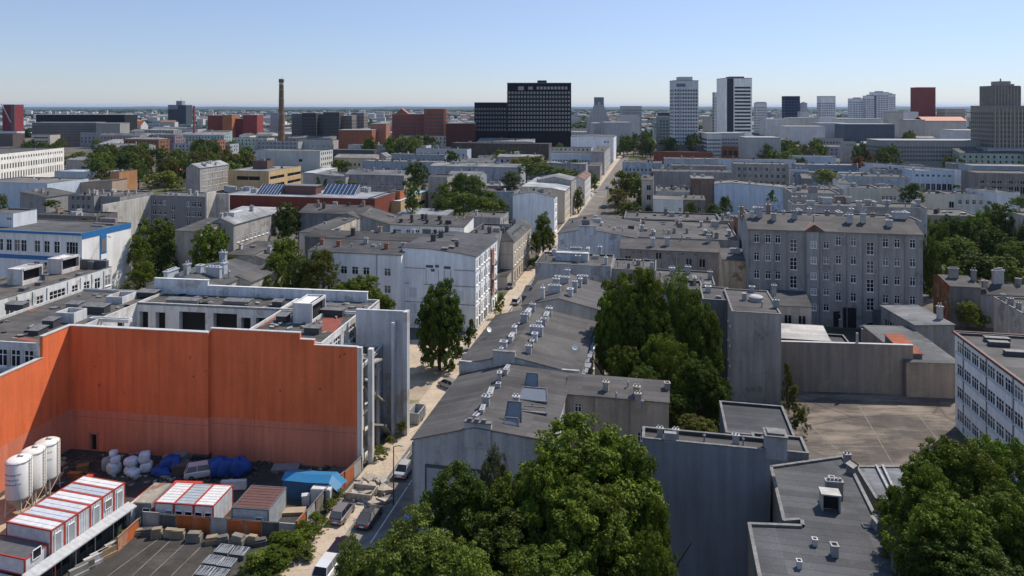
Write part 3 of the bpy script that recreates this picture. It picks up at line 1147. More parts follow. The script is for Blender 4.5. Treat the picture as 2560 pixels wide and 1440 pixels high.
DD = bld('street_house', 'long dark-roofed street house with a double line of chimneys, behind the nearest one', 'building', (1148, 912), 11.8, W=16.8, Dp=23.5, roof='prof_u', prof=[(0, 11.8), (.42, 13.5), (1, 11.7)],
         wall=(.43, .415, .39), mat=M_WORN, wins=dict(l=[(7, 1.0, 1.7, 1.2, 3.4, 3)], r=[(7, 1.0, 1.6, 1.5, 3.4, 3)]))
m = MB()
m.box(4.9, -.2, 10.5, 8.0, .45, 14.1); m.box(4.85, -.25, 14.1, 8.05, .5, 14.2, m=1); m.box(.0, -.14, 11.0, 4.88, .25, 12.4); m.box(8.02, -.14, 11, 16.8, .25, 12.3)
m.build('gable_parapet', [M_STAIN, M_COP], DD.root, (.43, .42, .40))
for i in range(8):
    DD.chimney(5.6 + .12 * i + RND.uniform(-.3, .3), .9 + i * 2.9, ('stack', 'vent', 'long', 'stack', 'pipe', 'stack', 'long', 'stack')[i], RND.uniform(.85, 1.25), RND.choice((0, pi / 2)), (.5, .5, .51))
    DD.chimney(9.3 + RND.uniform(-.3, .4), 2.6 + i * 2.6, ('stack', 'stack', 'vent', 'long', 'stack', 'vent', 'long', 'stack')[i], RND.uniform(.95, 1.3), RND.choice((0, pi / 2)), (.52, .52, .53), RND.uniform(.9, 1.3))
for i in range(5):
    DD.chimney(11.6 + i * 1.0, 15 + RND.uniform(-.6, .6), 'aerial', .5, RND.uniform(0, 3))
DD.chimney(1.5, 11, 'dish', 1.2, 1.0); DD.chimney(15.4, 7, 'dish', 1.0, .3)
m = MB()
for y in range(12):
    m.box(17.1 + .1 * (y % 2), y * 1.95 + .2, 11.1, 17.5 + .2 * (y % 3), y * 1.95 + 1.9, 11.3)
m.box(16.9, 0, 10.9, 17.5, 23.5, 11.02)
m.build('eaves', [M_METAL], DD.root)

D2 = bld('street_house', 'dark-roofed street house with two pale chimney stacks, below a blank grey fire wall', 'building', (1305, 762), 12.8, W=14.5, Dp=17.5, roof='prof_u', prof=[(0, 12.6), (.45, 14.2), (1, 12.4)],
         wall=(.42, .41, .39), mat=M_WORN, wins=dict(r=[(5, 1, 1.6, 1.5, 3.4, 3)]))
for i, (x, y, k) in enumerate(((3.4, 2, 'stack'), (5.2, 4.5, 'long'), (5.0, 7.5, 'stack'), (6.0, 11, 'long'), (6.2, 14.5, 'stack'), (8.2, 3.2, 'vent'), (8.6, 6.5, 'stack'), (9.2, 10.5, 'stack'), (9.2, 14.2, 'long'), (4.5, 13, 'vent'))):
    D2.chimney(x, y, k, RND.uniform(1.0, 1.4), RND.choice((0, pi / 2)), (.55, .55, .56), RND.uniform(1, 1.5))
for i, (px, py, xr) in enumerate(((1305, 740, 1370), (1328, 722, 1400))):
    bld('lean_to', ('low black lean-to roof on the street beside the two-stack house', 'black lean-to roof squeezed below the blank grey fire wall')[i], 'shed', (px, py), 9.5 + i * .8, to=xr, Dp=4.5, wall='dark', rc='feltdark', roof='prof_v', prof=[(0, 9.5 + i), (1, 10.3 + i)])

T_ = bld('street_house', 'flat-roofed house with a blank grey fire wall and white roof boxes by the street', 'building', (1338, 658), 12.8, to=1527, by=630, wall=(.42, .425, .43), mat=M_STAIN, par=.3, wins=dict(l=[(3, 1, 1.7, 1.5, 3.6, 3)]))
m = MB()
lx, ly = T_.at(1388, 648)
m.box(lx, ly, 12.4, lx + 7.5, ly + 3.2, 14.2); m.box(lx - .1, ly - .1, 14.2, lx + 7.6, ly + .5, 14.32, m=1); m.box(lx - .1, ly + 2.8, 14.2, lx + 7.6, ly + 3.3, 14.32, m=1)
m.build('roof_box', [M_STAIN, M_COP], T_.roof, (.5, .53, .57))
for px, py, k in ((1515, 657, 'stack'), (1445, 652, 'vent'), (1490, 643, 'hatch'), (1440, 632, 'long'), (1470, 630, 'long'), (1500, 634, 'stack'), (1385, 634, 'vent'), (1415, 630, 'pipe'), (1365, 645, 'pipe')):
    lx, ly = T_.at(px, py)
    T_.chimney(lx, ly, k, RND.uniform(1.1, 1.6), RND.choice((0, pi / 2)), (.5, .51, .53), 1.1)
T2 = bld('courtyard_house', 'flat grey-roofed courtyard house with brown pipes, behind the birch crowns', 'building', (1530, 672), 11.8, to=1640, by=646, wall='midgrey', mat=M_STAIN, chim=7, par=.3)
T3 = bld('courtyard_house', 'low flat-roofed house with two pale vents, between birches and the rusty fire wall', 'building', (1622, 705), 10.5, to=1788, by=672, wall='midgrey', mat=M_STAIN, par=.25)
for px, py, k in ((1680, 685, 'stack'), (1720, 682, 'stack'), (1775, 695, 'stack'), (1752, 700, 'pipe'), (1650, 690, 'pipe'), (1770, 712, 'hatch')):
    lx, ly = T3.at(px, py)
    T3.chimney(lx, ly, k, 1.35, 0, (.5, .5, .5))

U = bld('street_house', 'street house with a bluish grey gable wall and many crooked chimneys', 'building', (1395, 585), 13.0, to=1592, Dp=26, roof='prof_u', prof=[(0, 13), (.36, 14.6), (1, 12.6)], wall=(.50, .53, .56), mat=M_STAIN, chim=12)
m = MB()
m.box(5.6, -.2, 13, 10.4, .45, 15.4); m.box(5.5, -.25, 15.4, 10.5, .5, 15.52, m=1)
m.build('gable_parapet', [M_STAIN, M_COP], U.root, (.50, .53, .56))
U2 = bld('tenement', 'dark flat-roofed tenement crowded with chimneys, beside the rusty corrugated wall', 'building', (1594, 592), 12.6, to=1848, by=548, wall='midgrey', mat=M_STAIN, par=.3)
for i in range(34):
    U2.chimney(U2.W * RND.uniform(.03, .97), U2.D * RND.uniform(.08, .95), RND.choice(['stack', 'long', 'vent', 'hatch', 'pipe', 'stack', 'vent', 'skylight']), RND.uniform(.9, 1.5), RND.choice((0, pi / 2)), None, RND.uniform(.8, 1.2))
U3 = bld('tenement', 'long dark roof with dormers and low parapets behind the crowded chimneys', 'building', (1560, 545), 12.6, to=1800, by=528, wall='grey', mat=M_STAIN, chim=9)
rw = bld('fire_wall', 'narrow rust-orange corrugated fire wall standing above the chimney roofs', 'wall', (1842, 545), 15.8, to=1868, Dp=9, roof='mono', rise=-.6, wall=(.30, .13, .06), mat=M_RUST)
bld('tenement', 'low grey house with a raised beige chimney block beside the corrugated wall', 'building', (1800, 552), 13.2, to=1842, Dp=12, wall='sand', mat=M_WORN, chim=4)
V = bld('tenement', 'two-storey grey courtyard tenement with boarded windows, behind the rusty fire wall', 'building', (1550, 622), 11.3, to=1802, Dp=9.5, wall=(.29, .265, .25), mat=M_STAIN, roof='prof_v', prof=[(0, 11.3), (.75, 12.6), (1, 12.2)],
        wins=dict(f=[([.08, .57, .69, .82], 1.3, 2.1, 7.4, 3.6, 1, 'bare'), ([.39], 1.3, 1.7, 9.0, 3, 1, 'bare'), ([.26], 1.1, 2.0, 7.2, 3, 1), ([.1, .2, .34, .45, .57, .69, .82], 1.1, 1.7, 3, 3, 1, 'bare'), ([.14, .20, .48, .63, .76], .55, .55, 10.2, 3, 1, 'bare')]))
for px, py, k in ((1632, 612, 'stack'), (1668, 612, 'stack'), (1772, 610, 'stack'), (1705, 606, 'pipe')):
    lx, ly = V.at(px, py, 12.2)
    V.chimney(lx, ly, k, 1.5, 0, (.5, .5, .5), 1.2)
m = MB()
for q in (.29, .5, .77):
    m.tube((V.W * q, -.1, .2), (V.W * q, -.1, 11.2), .07, .07, 6)
m.build('downpipe', [M_METAL], V.root)
V2 = bld('courtyard_wing', 'narrow house whose blank fire wall peels in rust and cream patches', 'building', (1805, 650), 12.6, to=1882, Dp=8.5, wall=(.60, .47, .32), mat=M_RUST, roof='mono', rise=.9)
for px, py, k in ((1838, 636, 'long'), (1875, 630, 'stack')):
    lx, ly = V2.at(px, py, 13)
    V2.chimney(lx, ly, k, 1.2, 0, (.52, .52, .53))

# ---------------------------------------------------------------- the big grey tenement and its courtyard
JX = [.052, .12, .178, .27, .366, .46, .53, .615, .71, .795, .86, .945]
W_J = [([JX[i] for i in (0, 1, 2, 4, 6, 7, 9, 10, 11)], 1.15, 1.85, 1.75, 4.0, 5), ([JX[3], JX[8]], 1.5, 2.7, 4.0, 4.0, 4, 'tall'), ([JX[5]], 1.2, 1.5, 3.4, 3.4, 5)]
J = bld('tenement', 'big five-storey grey tenement with white window frames behind the walled courtyard', 'building', (1870, 572), 20.7, to=2307, Dp=11, wall=(.31, .295, .28), mat=M_STAIN, roof='gable_v', rise=2.2, ridge=.6, wins=dict(f=W_J, r=[(3, 1.1, 1.8, 1.75, 4, 5)]), over=.4)
m = MB()
for q in (.0, .155, .23, .335, .42, .575, .665, .755, .9):
    m.box(J.W * q + .0, -.16, .1, J.W * q + .16, -.02, 20.4)
m.build('downpipe', [M_METAL], J.root, None)
m = MB()
m.box(J.W * .335 + .3, -.3, .1, J.W * .42 - .1, -.004, 20.5)
m.build('stair_bay', [M_STAIN], J.root, (.33, .315, .30))
for i in (0, 1, 2, 3, 4):
    link('window', win_mesh(1.2, 1.5, 'cas', 0)[0], J.root, None, (J.W * .385, -.46, 3.4 + 3.4 * i))
m = MB()
m.quad((J.W * .33, -.5, 20.75), (J.W * .45, -.5, 20.75), (J.W * .39, -.5, 22.2))
m.quad((J.W * .33, -.55, 20.75), (J.W * .39, -.55, 22.3), (J.W * .39, 3, 22.3), (J.W * .33, 1, 20.9), m=1)
m.quad((J.W * .45, -.55, 20.75), (J.W * .39, -.55, 22.3), (J.W * .39, 3, 22.3), (J.W * .45, 1, 20.9), m=1)
m.build('pediment', [M_STAIN, M_FELT], J.root, (.16, .10, .08))
m = MB()
m.box(J.W * .555, -.1, .1, J.W * .63, -.01, 4.4); m.box(J.W * .50, -.08, .1, J.W * .53, -.01, 3.4)
m.build('gateway', [M_DARK], J.root)
for i, q in enumerate((.04, .09, .17, .30, .41, .62, .70, .84, .93)):
    J.chimney(J.W * q, RND.uniform(2.8, 7.0), ('stack', 'stack', 'vent', 'stack', 'pipe', 'stack', 'stack', 'vent', 'long')[i], RND.uniform(1.1, 1.7), 0, (.42, .42, .43), RND.uniform(1.0, 1.4))
for i, (px, py, xr, hh, n, lb) in enumerate(((1872, 541, 2305, 20.4, 20, 'wide dark roof packed with chimneys directly behind the big grey tenement'), (1985, 512, 2318, 19.2, 16, 'second chimney-packed dark roof in line behind the big grey tenement'), (1980, 482, 2100, 18.5, 7, 'short dark roof with hatches beside the long light-blue fire wall'),
                                             (1860, 548, 1905, 19, 3, 'narrow dark roof above the corrugated fire wall'))):
    b_ = bld('tenement', lb, 'building', (px, py), hh, to=xr, Dp=10 if i < 2 else 14, wall='midgrey', mat=M_STAIN, par=.25, chim=0, roof='flat')
    for q in range(n):
        b_.chimney(b_.W * (q + .5) / n + RND.uniform(-.8, .8), b_.D * RND.uniform(.1, .9), RND.choice(['stack', 'long', 'vent', 'hatch', 'stack', 'pipe']), RND.uniform(1.1, 1.8), RND.choice((0, pi / 2)), None, RND.uniform(.8, 1.3))

I_ = bld('tenement', 'slim house whose tall blank stained fire wall rises beside the birches', 'building', (1830, 779), 14.5, to=1953, by=722, wall=(.40, .355, .32), mat=M_STAIN, par=.12, wins=dict(l=[(4, .9, 1.7, 1.4, 3.3, 4)]))
lx, ly = I_.at(1890, 750)
m = MB()
m.lathe([(1.2, 14.3), (1.2, 15.1), (.9, 15.3), (0, 15.3)], 14, 0, (lx, ly)); m.box(lx - 2.3, ly - .3, 14.3, lx - 1.6, ly + .3, 15.6)
m.build('water_tank', [M_OBJ], I_.roof, (.36, .35, .34))
for px, py, k in ((1940, 768, 'stack'), (1935, 730, 'stack'), (1880, 728, 'vent'), (1905, 765, 'pipe')):
    lx, ly = I_.at(px, py)
    I_.chimney(lx, ly, k, 1.1, 0, (.38, .37, .36))
I2 = bld('courtyard_wing', 'dark grey wing with a white casement window beside the tall blank fire wall', 'building', (1757, 748), 14.2, to=1832, by=716, wall=(.17, .165, .17), mat=M_STAIN, par=.15, wins=dict(f=[([.3], 1.1, 1.7, 10.6, 3.5, 1), ([.3], 1.1, 1.7, 6.6, 3.4, 1), ([.3], 1.1, 1.7, 2.6, 3.4, 1)]), chim=2)
bld('courtyard_wing', 'low dark wing with a white vent behind the birch crowns', 'building', (1700, 722), 13.2, to=1757, by=700, wall=(.2, .2, .2), mat=M_STAIN, chim=2)
K8 = bld('outbuilding', 'low cream outbuilding with arched dark windows under the big grey tenement', 'building', (1945, 764), 7.6, to=2029, Dp=7, wall=(.42, .39, .36), mat=M_WORN, roof='mono', rise=1.2, rc='feltdark', wins=dict(f=[([.3, .72], 1.3, 2.2, 3.6, 3, 1, 'bare'), ([.3, .72], 1.1, 1.3, .8, 3, 1, 'bare')]))
sh = bld('canopy', 'long pale corrugated canopy roof behind the courtyard wall', 'shed', (1953, 846), 3.6, to=2075, Dp=6, wall=(.14, .13, .13), roof='mono', rise=.9, rc=(.36, .345, .32))
m = MB()                                                # boundary wall
a5 = radians(5)
hx, hy = ray(1948, 976)
ww = thing('boundary_wall', 'long high stained plaster wall closing off the parking yard', 'wall', (hx, hy, 0), -a5)
m.box(0, 0, 0, 21.6, .45, 8.2)
m.build('wall', [M_WORN], ww, (.25, .215, .185))
m = MB()
m.box(-.05, -.06, 8.2, 21.65, .52, 8.3)
m.build('coping', [M_OBJ], ww, (.42, .41, .4))
m = MB()
m.box(18.6 - 6, .05, 8.3, 18.9 - 6, .4, 10.0)
m.build('pillar', [M_WORN], ww, (.5, .42, .36))
H2 = bld('outbuilding', 'low stained outbuilding at the end of the long boundary wall', 'building', (2266, 906), 5.7, to=2400, by=822, ang=5, wall=(.25, .21, .18), mat=M_WORN, roof='prof_v', prof=[(0, 5.7), (.6, 6.1), (1, 6.2)], rc=(.105, .107, .11))
bld('garage', 'small garage with a rusty red sheet roof behind the boundary wall', 'garage', (2259, 884), 6.6, to=2306, Dp=7, ang=5, wall='dark', rc='tile', roof='mono', rise=.8)
PV = bld('pavilion', 'grey pavilion with a broad pale felt roof beside the school block', 'building', (2286, 814), 7.2, to=2386, by=771, ang=-2, wall=(.26, .25, .24), mat=M_STAIN, roof='prof_v', prof=[(0, 7.2), (1, 7.6)], rc=(.13, .132, .138), wins=dict(l=[(5, 1.2, 3, 2.5, 3, 1, 'bare')]))
PV.chimney(PV.W - .8, 3, 'stack', 1.3, 0, (.38, .36, .34), 1.6)
bld('shed', 'small concrete shed with a flat roof among courtyard junk', 'shed', (2180, 846), 3.4, to=2226, Dp=6, ang=8, wall='concrete', mat=M_STAIN)
bld('shed', 'dark lean-to garage against the big grey tenement', 'shed', (2195, 795), 3.6, to=2240, Dp=5, wall='dark', rc='feltdark', roof='mono', rise=.7)
bld('shed', 'dark-roofed shed under the rightmost windows of the big grey tenement', 'shed', (2212, 775), 4.6, to=2290, Dp=6, wall='dark', rc='feltdark', roof='mono', rise=.8)
GP = bld('shed', 'low dark shed with a flat top beside the corrugated canopy', 'shed', (2078, 856), 3.2, to=2125, Dp=5, wall='dark', rc='feltdark')

# ---------------------------------------------------------------- grey walls and roofs at the front right
E = bld('back_building', 'tall blank blue-grey wall rising behind the nearest tree crowns', 'building', (1606, 1096), 13.8, to=1925, Dp=2.6, wall=(.21, .225, .25), mat=M_PL, par=.3, rc='felt')
for x, k in ((2.0, 'stack'), (3.8, 'stack'), (10.5, 'stack'), (11.3, 'pipe'), (7, 'pipe')):
    E.chimney(E.W * x / 14, 1.3, k, .8, 0, (.42, .41, .40))
m = MB()
m.box(2.2, -.05, 13.7, 3.4, .5, 14.6)
m.build('chimney_block', [M_STAIN], E.roof, (.3, .3, .31))
m = MB()
m.box(E.W - .4, -.1, 13, E.W + 1.6, 1.6, 15.2); m.box(E.W - .5, -.2, 15.2, E.W + 1.7, 1.7, 15.32, m=1); m.box(E.W - .2, .1, 15.32, E.W + 1.4, 1.4, 15.5, m=1)
m.build('chimney_block', [M_STAIN, M_COP], E.roof, (.34, .34, .35))
E2 = bld('back_building', 'low dark felt roof in the shade of the slim fire wall', 'building', (1815, 1082), 9.0, to=1990, by=1003, wall=(.2, .2, .21), mat=M_STAIN, par=.25, rc=(.06, .062, .068))
E3 = bld('back_building', 'narrow grey terrace roof with a white vent behind the blank blue-grey wall', 'building', (1890, 1122), 11.6, to=2022, by=1082, wall=(.26, .28, .31), mat=M_STAIN, par=.2)
for px, py, k in ((1932, 1112, 'stack'), (1905, 1104, 'pipe'), (1918, 1104, 'pipe')):
    lx, ly = E3.at(px, py)
    E3.chimney(lx, ly, k, .9, 0, (.5, .48, .45))
FF = poly_roof('flat_roof_house', 'flat grey-felt roof in front with pale vents and a notch in its side', 'building',
               [(1925, 1166), (2108, 1140), (2140, 1190), (2190, 1290), (2284, 1500), (1908, 1500), (1870, 1308), (2004, 1313), (2002, 1300), (1958, 1303)], 11.0, (.24, .22, .2), (.078, .08, .086), .14, M_STAIN)


def on(B, x, y, z, *a, **k):
    X, Y = ray(x, y, z)
    dx, dy = X - B.X, Y - B.Y
    return B.chimney(dx * B.c - dy * B.s, dx * B.s + dy * B.c, *a, **k)


on(FF, 2037, 1362, 10.9, 'vent', .55, .05, (.55, .55, .56), 1.15)
on(FF, 2086, 1388, 10.9, 'vent', .82, .05, (.45, .45, .46), 1.25)
on(FF, 1998, 1418, 10.9, 'vent', .6, .05, (.55, .55, .56), 1.1)
on(FF, 2085, 1245, 10.9, 'long', .95, .05, (.4, .4, .4), 1.7)
on(FF, 2080, 1222, 10.9, 'vent', .8, .05, (.44, .42, .4), 1.6)
on(FF, 2095, 1215, 10.9, 'pipe', .9)
on(FF, 2170, 1316, 10.9, 'skylight', .75, .1)
on(FF, 2195, 1322, 10.9, 'hatch', .9, .4, (.3, .3, .3), 2.2)
on(FF, 2130, 1180, 10.9, 'hatch', .9, .9, (.3, .29, .28), 2.0)
on(FF, 2118, 1160, 10.9, 'stack', .9, .2, (.4, .39, .38))
on(FF, 2245, 1425, 10.9, 'stack', 1.2, .3, (.25, .24, .23), 1.3)
X, Y = ray(2055, 1276, 10.9)
m = MB()
dx, dy = X - FF.X, Y - FF.Y
qx, qy = dx * FF.c - dy * FF.s, dx * FF.s + dy * FF.c
m.box(qx, qy, 10.86, qx + .12, qy + 1.2, 12.3); m.box(qx + 1.5, qy, 10.86, qx + 1.62, qy + 1.2, 12.3); m.box(qx - .05, qy - .05, 12.3, qx + 1.67, qy + 1.25, 12.42)
m.quad((qx + .12, qy + .5, 10.87), (qx + 1.5, qy + .5, 10.87), (qx + 1.5, qy + .5, 12.3), (qx + .12, qy + .5, 12.3), m=1)
m.build('open_vent', [M_WORN, M_DARK], FF.roof, (.45, .43, .4))
G1 = poly_roof('metal_shed', 'low sheds with ribbed grey sheet roofs beside the front felt roof', 'shed', [(2140, 1166), (2272, 1166), (2300, 1252), (2190, 1247)], 4.6, (.16, .15, .15), (.15, .155, .165), .06, M_STAIN)
m = MB()
l0, l1, l2, l3 = G1.loc
for q in (.36, .48):
    a = [l0[i] + (l1[i] - l0[i]) * q for i in (0, 1)]
    b_ = [l3[i] + (l2[i] - l3[i]) * q for i in (0, 1)]
    m.prism([(a[0], a[1]), (a[0] + .25, a[1]), (b_[0] + .25, b_[1]), (b_[0], b_[1])], 4.56, 4.85)
m.build('roof_rib', [M_METAL], G1.roof)

# the school block on the right edge
S = bld('school_block', 'white four-storey panel block with window bands and a flat roof, beside the parking yard', 'building', (2388, 832), 14.0, W=15, Dp=46, ref=(0, 1), ang=11.0, wall=(.85, .83, .80), mat=M_PL, par=.25, rc='felt',
        wins=dict(l=[(19, 2.12, 1.75, 1.35, 3.35, 4, 'cas', .5)]))
m = MB()
m.box(-.35, -.2, 13.9, -.06, 46.3, 14.25); m.box(-.35, 46.06, 13.9, 15.3, 46.35, 14.25)
m.build('fascia', [M_OBJ], S.root, (.13, .06, .045))
m = MB()
for k in range(20):
    y = .5 + 45 * k / 19
    if k % 3 == 0:
        m.box(-.10, y - .09, .3, -.02, y + .09, 13.8)
m.build('downpipe', [M_METAL], S.root)
m = MB()
for z in (1.0, 4.35, 7.7, 11.05):
    m.box(-.06, .3, z + .12, -.01, 45.7, z + .36)
m.build('sill_shadow_band', [M_OBJ], S.root, (.10, .10, .105))  # shadow under the window sills, painted as dark strips
for px, py, w_ in ((2465, 855, 3.2), (2475, 866, 2.6), (2515, 890, 4)):
    lx, ly = S.at(px, py, 13.75)
    m = MB()
    m.box(lx, ly, 13.7, lx + w_, ly + .9, 14.35); m.box(lx - .05, ly - .05, 14.35, lx + w_ + .05, ly + .95, 14.42, m=1)
    m.build('skylight', [M_OBJ, M_COP], S.roof, (.07, .07, .07))
Xb = bld('brick_house', 'two-storey house with a brown brick side wall, above the school block', 'house', (2375, 716), 8.6, to=2452, fx=2333, wall=(.24, .10, .045), mat=M_WORN, roof='gable_v', rise=.9, ridge=.7, wins=dict(l=[(3, .9, 1.7, 1.2, 3.3, 2, 'bare')], f=[(2, 1.1, 1.8, 4.6, 3.3, 1, 'bare')]))
m = MB()
m.box(.05, -.06, 0, Xb.W - .05, -.01, 8.5)
m.build('rendered_front', [M_STAIN], Xb.root, (.19, .18, .175))
for x, y, k, h_ in ((2.5, 5, 'long', 1.8), (6.2, 4, 'stack', 1.6), (7.4, 1.5, 'vent', 1.0)):
    Xb.chimney(x, y, k, 1.2, 0, (.3, .28, .27), h_)
X2 = bld('house', 'blue-grey shaded house with tall leaning chimney beside the brown brick side wall', 'house', (2452, 735), 7.2, W=16, Dp=7, wall=(.2, .22, .25), mat=M_STAIN, roof='gable_v', rise=1.4)
X2.chimney(5, 4, 'long', 1.3, .4, (.45, .43, .42), 2.4)
X2.chimney(9, 4, 'vent', 1.3, .4, (.3, .29, .28), 1.4)
Y1 = bld('row_house', 'long low house with a streaked cream side wall at the frame edge, above the school', 'house', (2484, 742), 8.2, W=14, Dp=34, ref=(0, 1), ang=12, wall=(.52, .46, .39), mat=M_STAIN, par=.2, wins=dict(l=[([24.5], .8, 1.6, 1.6, 3, 2, 'bare')]))
for i in range(5):
    Y1.chimney(.9, 32 - i * 3.2, 'stack', 1.1, 0, (.4, .38, .36))

# ---------------------------------------------------------------- left side: the school, the white slab, old tenements
K = bld('school_building', 'white school building with blue bands and a lit windowless gable', 'building', (205, 584), 17, W=46, fx=327, ref=(1, 0), wall=(.80, .78, .75), roof='flat', par=.12, rc=(.085, .083, .082), lod=0,
        wins=dict(f=[([46 - q for q in (2.9, 7.3, 10.2, 13, 17)], 1.7, 2.9, 11.9, 3, 1), ([46 - q for q in (2.9,)], 3.4, 2.9, 11.9, 3, 1), ([46 - q for q in (2.2, 4.6, 7.3, 10.2, 13.2)], 1.7, 2.4, 7.2, 3, 1), ([46 - q for q in (19, 21.4, 24)], 1.7, 2.9, 11.9, 3, 1)]))
m = MB()
m.box(-.05, -.09, 10.1, 46.02, -.01, 11.1); m.box(-.05, -.35, 16.55, 46.1, -.01, 17.12)
m.box(46.01, 0, 15.7, 46.12, K.D, 17.12)
m.build('blue_band', [M_OBJS], K.root, (.03, .15, .36))
m = MB()
m.box(46.01, 5.6, 2.0, 46.15, 7.6, 15.7)
m.build('stair_strip', [M_OBJS], K.root, (.03, .17, .40))
for z in (11.2, 5.6):
    m = MB()
    m.box(46.16, 5.9, z, 46.2, 7.3, z + 3.4)
    m.build('stair_window', [M_GLASS], K.root)
m = MB()
m.box(46.16, 5.7, 9.4, 46.22, 7.5, 10.7)
m.build('sign_board', [M_FRAME], K.root)
m = MB()
m.tube((46.2, 6.3, 14.9), (48.3, 5.9, 15.3), .06, .06, 6); m.tube((48.3, 5.9, 15.3), (49.1, 5.7, 15.15), .14, .1, 6)
m.build('lamp_bracket', [M_METAL], K.root)
m = MB()
lx, ly = K.at(205, 566, 17)
m.box(lx + .6, ly + 5, 16.9, lx + 5.5, ly + 5.8, 18.4); m.box(lx + .4, ly + 3.2, 16.9, lx + 6.5, ly + 4.4, 17.35, m=1); m.box(lx + 1.6, ly + 1, 16.9, lx + 5.2, ly + 2.2, 17.2, m=1)
m.build('roof_plant', [M_STAIN, M_COP], K.roof, (.3, .25, .23))
Kx = bld('staircase_head', 'small white roof hut on the left end of the blue-banded school', 'building', (33, 533), 20.5, W=9, Dp=7, ref=(1, 0), wall=(.6, .63, .66), rc='feltlight', wins=dict(f=[([7.6], 1.6, .9, 18.6, 3, 1)]), base=17)
Lw = bld('office_slab', 'white derelict slab with a sunlit window facade and open white roof boxes', 'building', (279, 667), 15, W=13, Dp=48, ref=(1, 1), wall=(.68, .68, .67), mat=M_WORN, par=.3, rc=(.10, .085, .075), lod=0,
         wins=dict(r=[([47, 44.3, 41.6, 38.8, 31, 28.2], 1.5, 2.2, 11.4, 3, 1, 'cas'), ([34.8], 3.6, 2.3, 11.4, 3, 1, 'cas'), ([25, 21.8, 18.5, 15], 1.7, 2.2, 11.4, 3, 1), ([47, 44.3, 41.6, 38.8, 36, 33, 30, 27, 24, 21], 1.5, 1.9, 7.9, -3.4, 2, 'cas')]))
m = MB()
for y in (46, 43, 40.2, 37.2, 32.6, 29.6, 26.5):
    m.box(Lw.W + .0, y - .14, .2, Lw.W + .14, y + .14, 14.7)
m.build('pilaster', [M_WORN], Lw.root, (.7, .7, .69))
for px, py, w_, d_, h_ in ((18, 712, 3.4, 4.2, 3.0), (118, 684, 3.4, 4.2, 3.0)):
    lx, ly = Lw.at(px, py, 14.7)
    m = MB()
    m.box(lx, ly, 14.7, lx + w_, ly + .2, 14.7 + h_); m.box(lx, ly + .2, 14.7, lx + .2, ly + d_, 14.7 + h_); m.box(lx, ly + d_, 14.7, lx + w_, ly + d_ + .2, 14.7 + h_)
    m.quad((lx + w_ - .7, ly + .2, 14.7), (lx + w_ - .7, ly + d_, 14.7), (lx + w_ - .7, ly + d_, 14.7 + h_), (lx + w_ - .7, ly + .2, 14.7 + h_), m=1)
    m.box(lx + w_ - .25, ly + .2, 14.7, lx + w_, ly + d_, 15.5); m.box(lx + w_ - .25, ly + .2, 14.4 + h_, lx + w_ + .1, ly + d_, 14.8 + h_)
    m.quad((lx + .2, ly + .2, 14.5 + h_), (lx + w_ - .25, ly + .2, 14.5 + h_), (lx + w_ - .25, ly + d_, 14.5 + h_), (lx + .2, ly + d_, 14.5 + h_), m=2)
    m.build('roof_box', [M_WORN, M_DARK, M_FELT], Lw.roof, (.56, .53, .52))
for px, py, k in ((60, 726, 'hatch'), (112, 700, 'vent'), (100, 712, 'hatch'), (200, 690, 'hatch'), (228, 672, 'stack'), (160, 700, 'skylight')):
    lx, ly = Lw.at(px, py, 14.7)
    Lw.chimney(lx, ly, k, 1.2, 0, (.18, .18, .19))
m = MB()
m.box(.5, 47.0, 14.7, 12.6, 47.7, 16.4)
m.build('rear_upstand', [M_OBJ], Lw.roof, (.10, .10, .11))
OT = bld('old_tenement', 'ornate old tenement with four big roof chimneys, right behind the derelict block', 'building', (538, 722), 14.5, W=14.5, Dp=16, ref=(1, 0), wall=(.45, .42, .38), mat=M_WORN, roof='prof_u', prof=[(0, 14.5), (.55, 16.2), (1, 14.6)], rc=(.085, .087, .09),
         wins=dict(r=[(4, 1.1, 1.9, 2.2, 3.7, 3)]))
for px, py, k in ((428, 700, 'long'), (468, 694, 'stack'), (500, 690, 'vent'), (535, 690, 'long'), (560, 682, 'stack'), (558, 664, 'stack'), (572, 688, 'pipe')):
    lx, ly = OT.at(px, py, 15.6)
    OT.chimney(lx, ly, k, 1.5, RND.choice((0, pi / 2)), (.42, .45, .49), 1.2)
OT2 = bld('old_tenement', 'sunlit grey tenement side with arched windows, right of the four big chimneys', 'building', (626, 706), 14, W=6, Dp=12, ref=(1, 0), wall=(.42, .385, .34), mat=M_STAIN, roof='gable_u', rise=1, wins=dict(r=[(4, 1.1, 1.9, 2.2, 3.7, 3)]))
bld('courtyard_house', 'low courtyard house with a curved pale parapet below the trees', 'building', (630, 640), 11.5, W=7, Dp=13, ref=(1, 0), wall=(.46, .42, .37), mat=M_WORN, roof='mono', rise=.8, chim=3, wins=dict(r=[(4, 1, 1.7, 6.5, 3, 1)]))
bld('courtyard_house', 'small dark-roofed courtyard house beside the pale curved parapet', 'building', (668, 652), 10.5, W=6, Dp=12, ref=(1, 0), wall=(.42, .38, .33), mat=M_WORN, roof='gable_u', rise=.9, chim=2, wins=dict(r=[(3, 1, 1.6, 5.5, 3, 1)]))
bld('tenement', 'blank beige fire wall standing between two round trees', 'building', (438, 577), 15.0, to=502, Dp=14, wall=(.36, .32, .27), mat=M_WORN, roof='mono', rise=1.1, chim=2)
LR = bld('old_tenement', 'old tenement with a shiny light-grey sheet roof and sunlit ornate facade', 'building', (584, 562), 15.6, to=526, fx=678, ref=(1, 0), wall=(.37, .345, .32), mat=M_STAIN, roof='gable_u', rise=1.6, ridge=.45, rc=(.22, .225, .23), lod=1,
         wins=dict(r=[(8, 1.1, 1.9, 2.4, 4.0, 3)]))
m = MB()
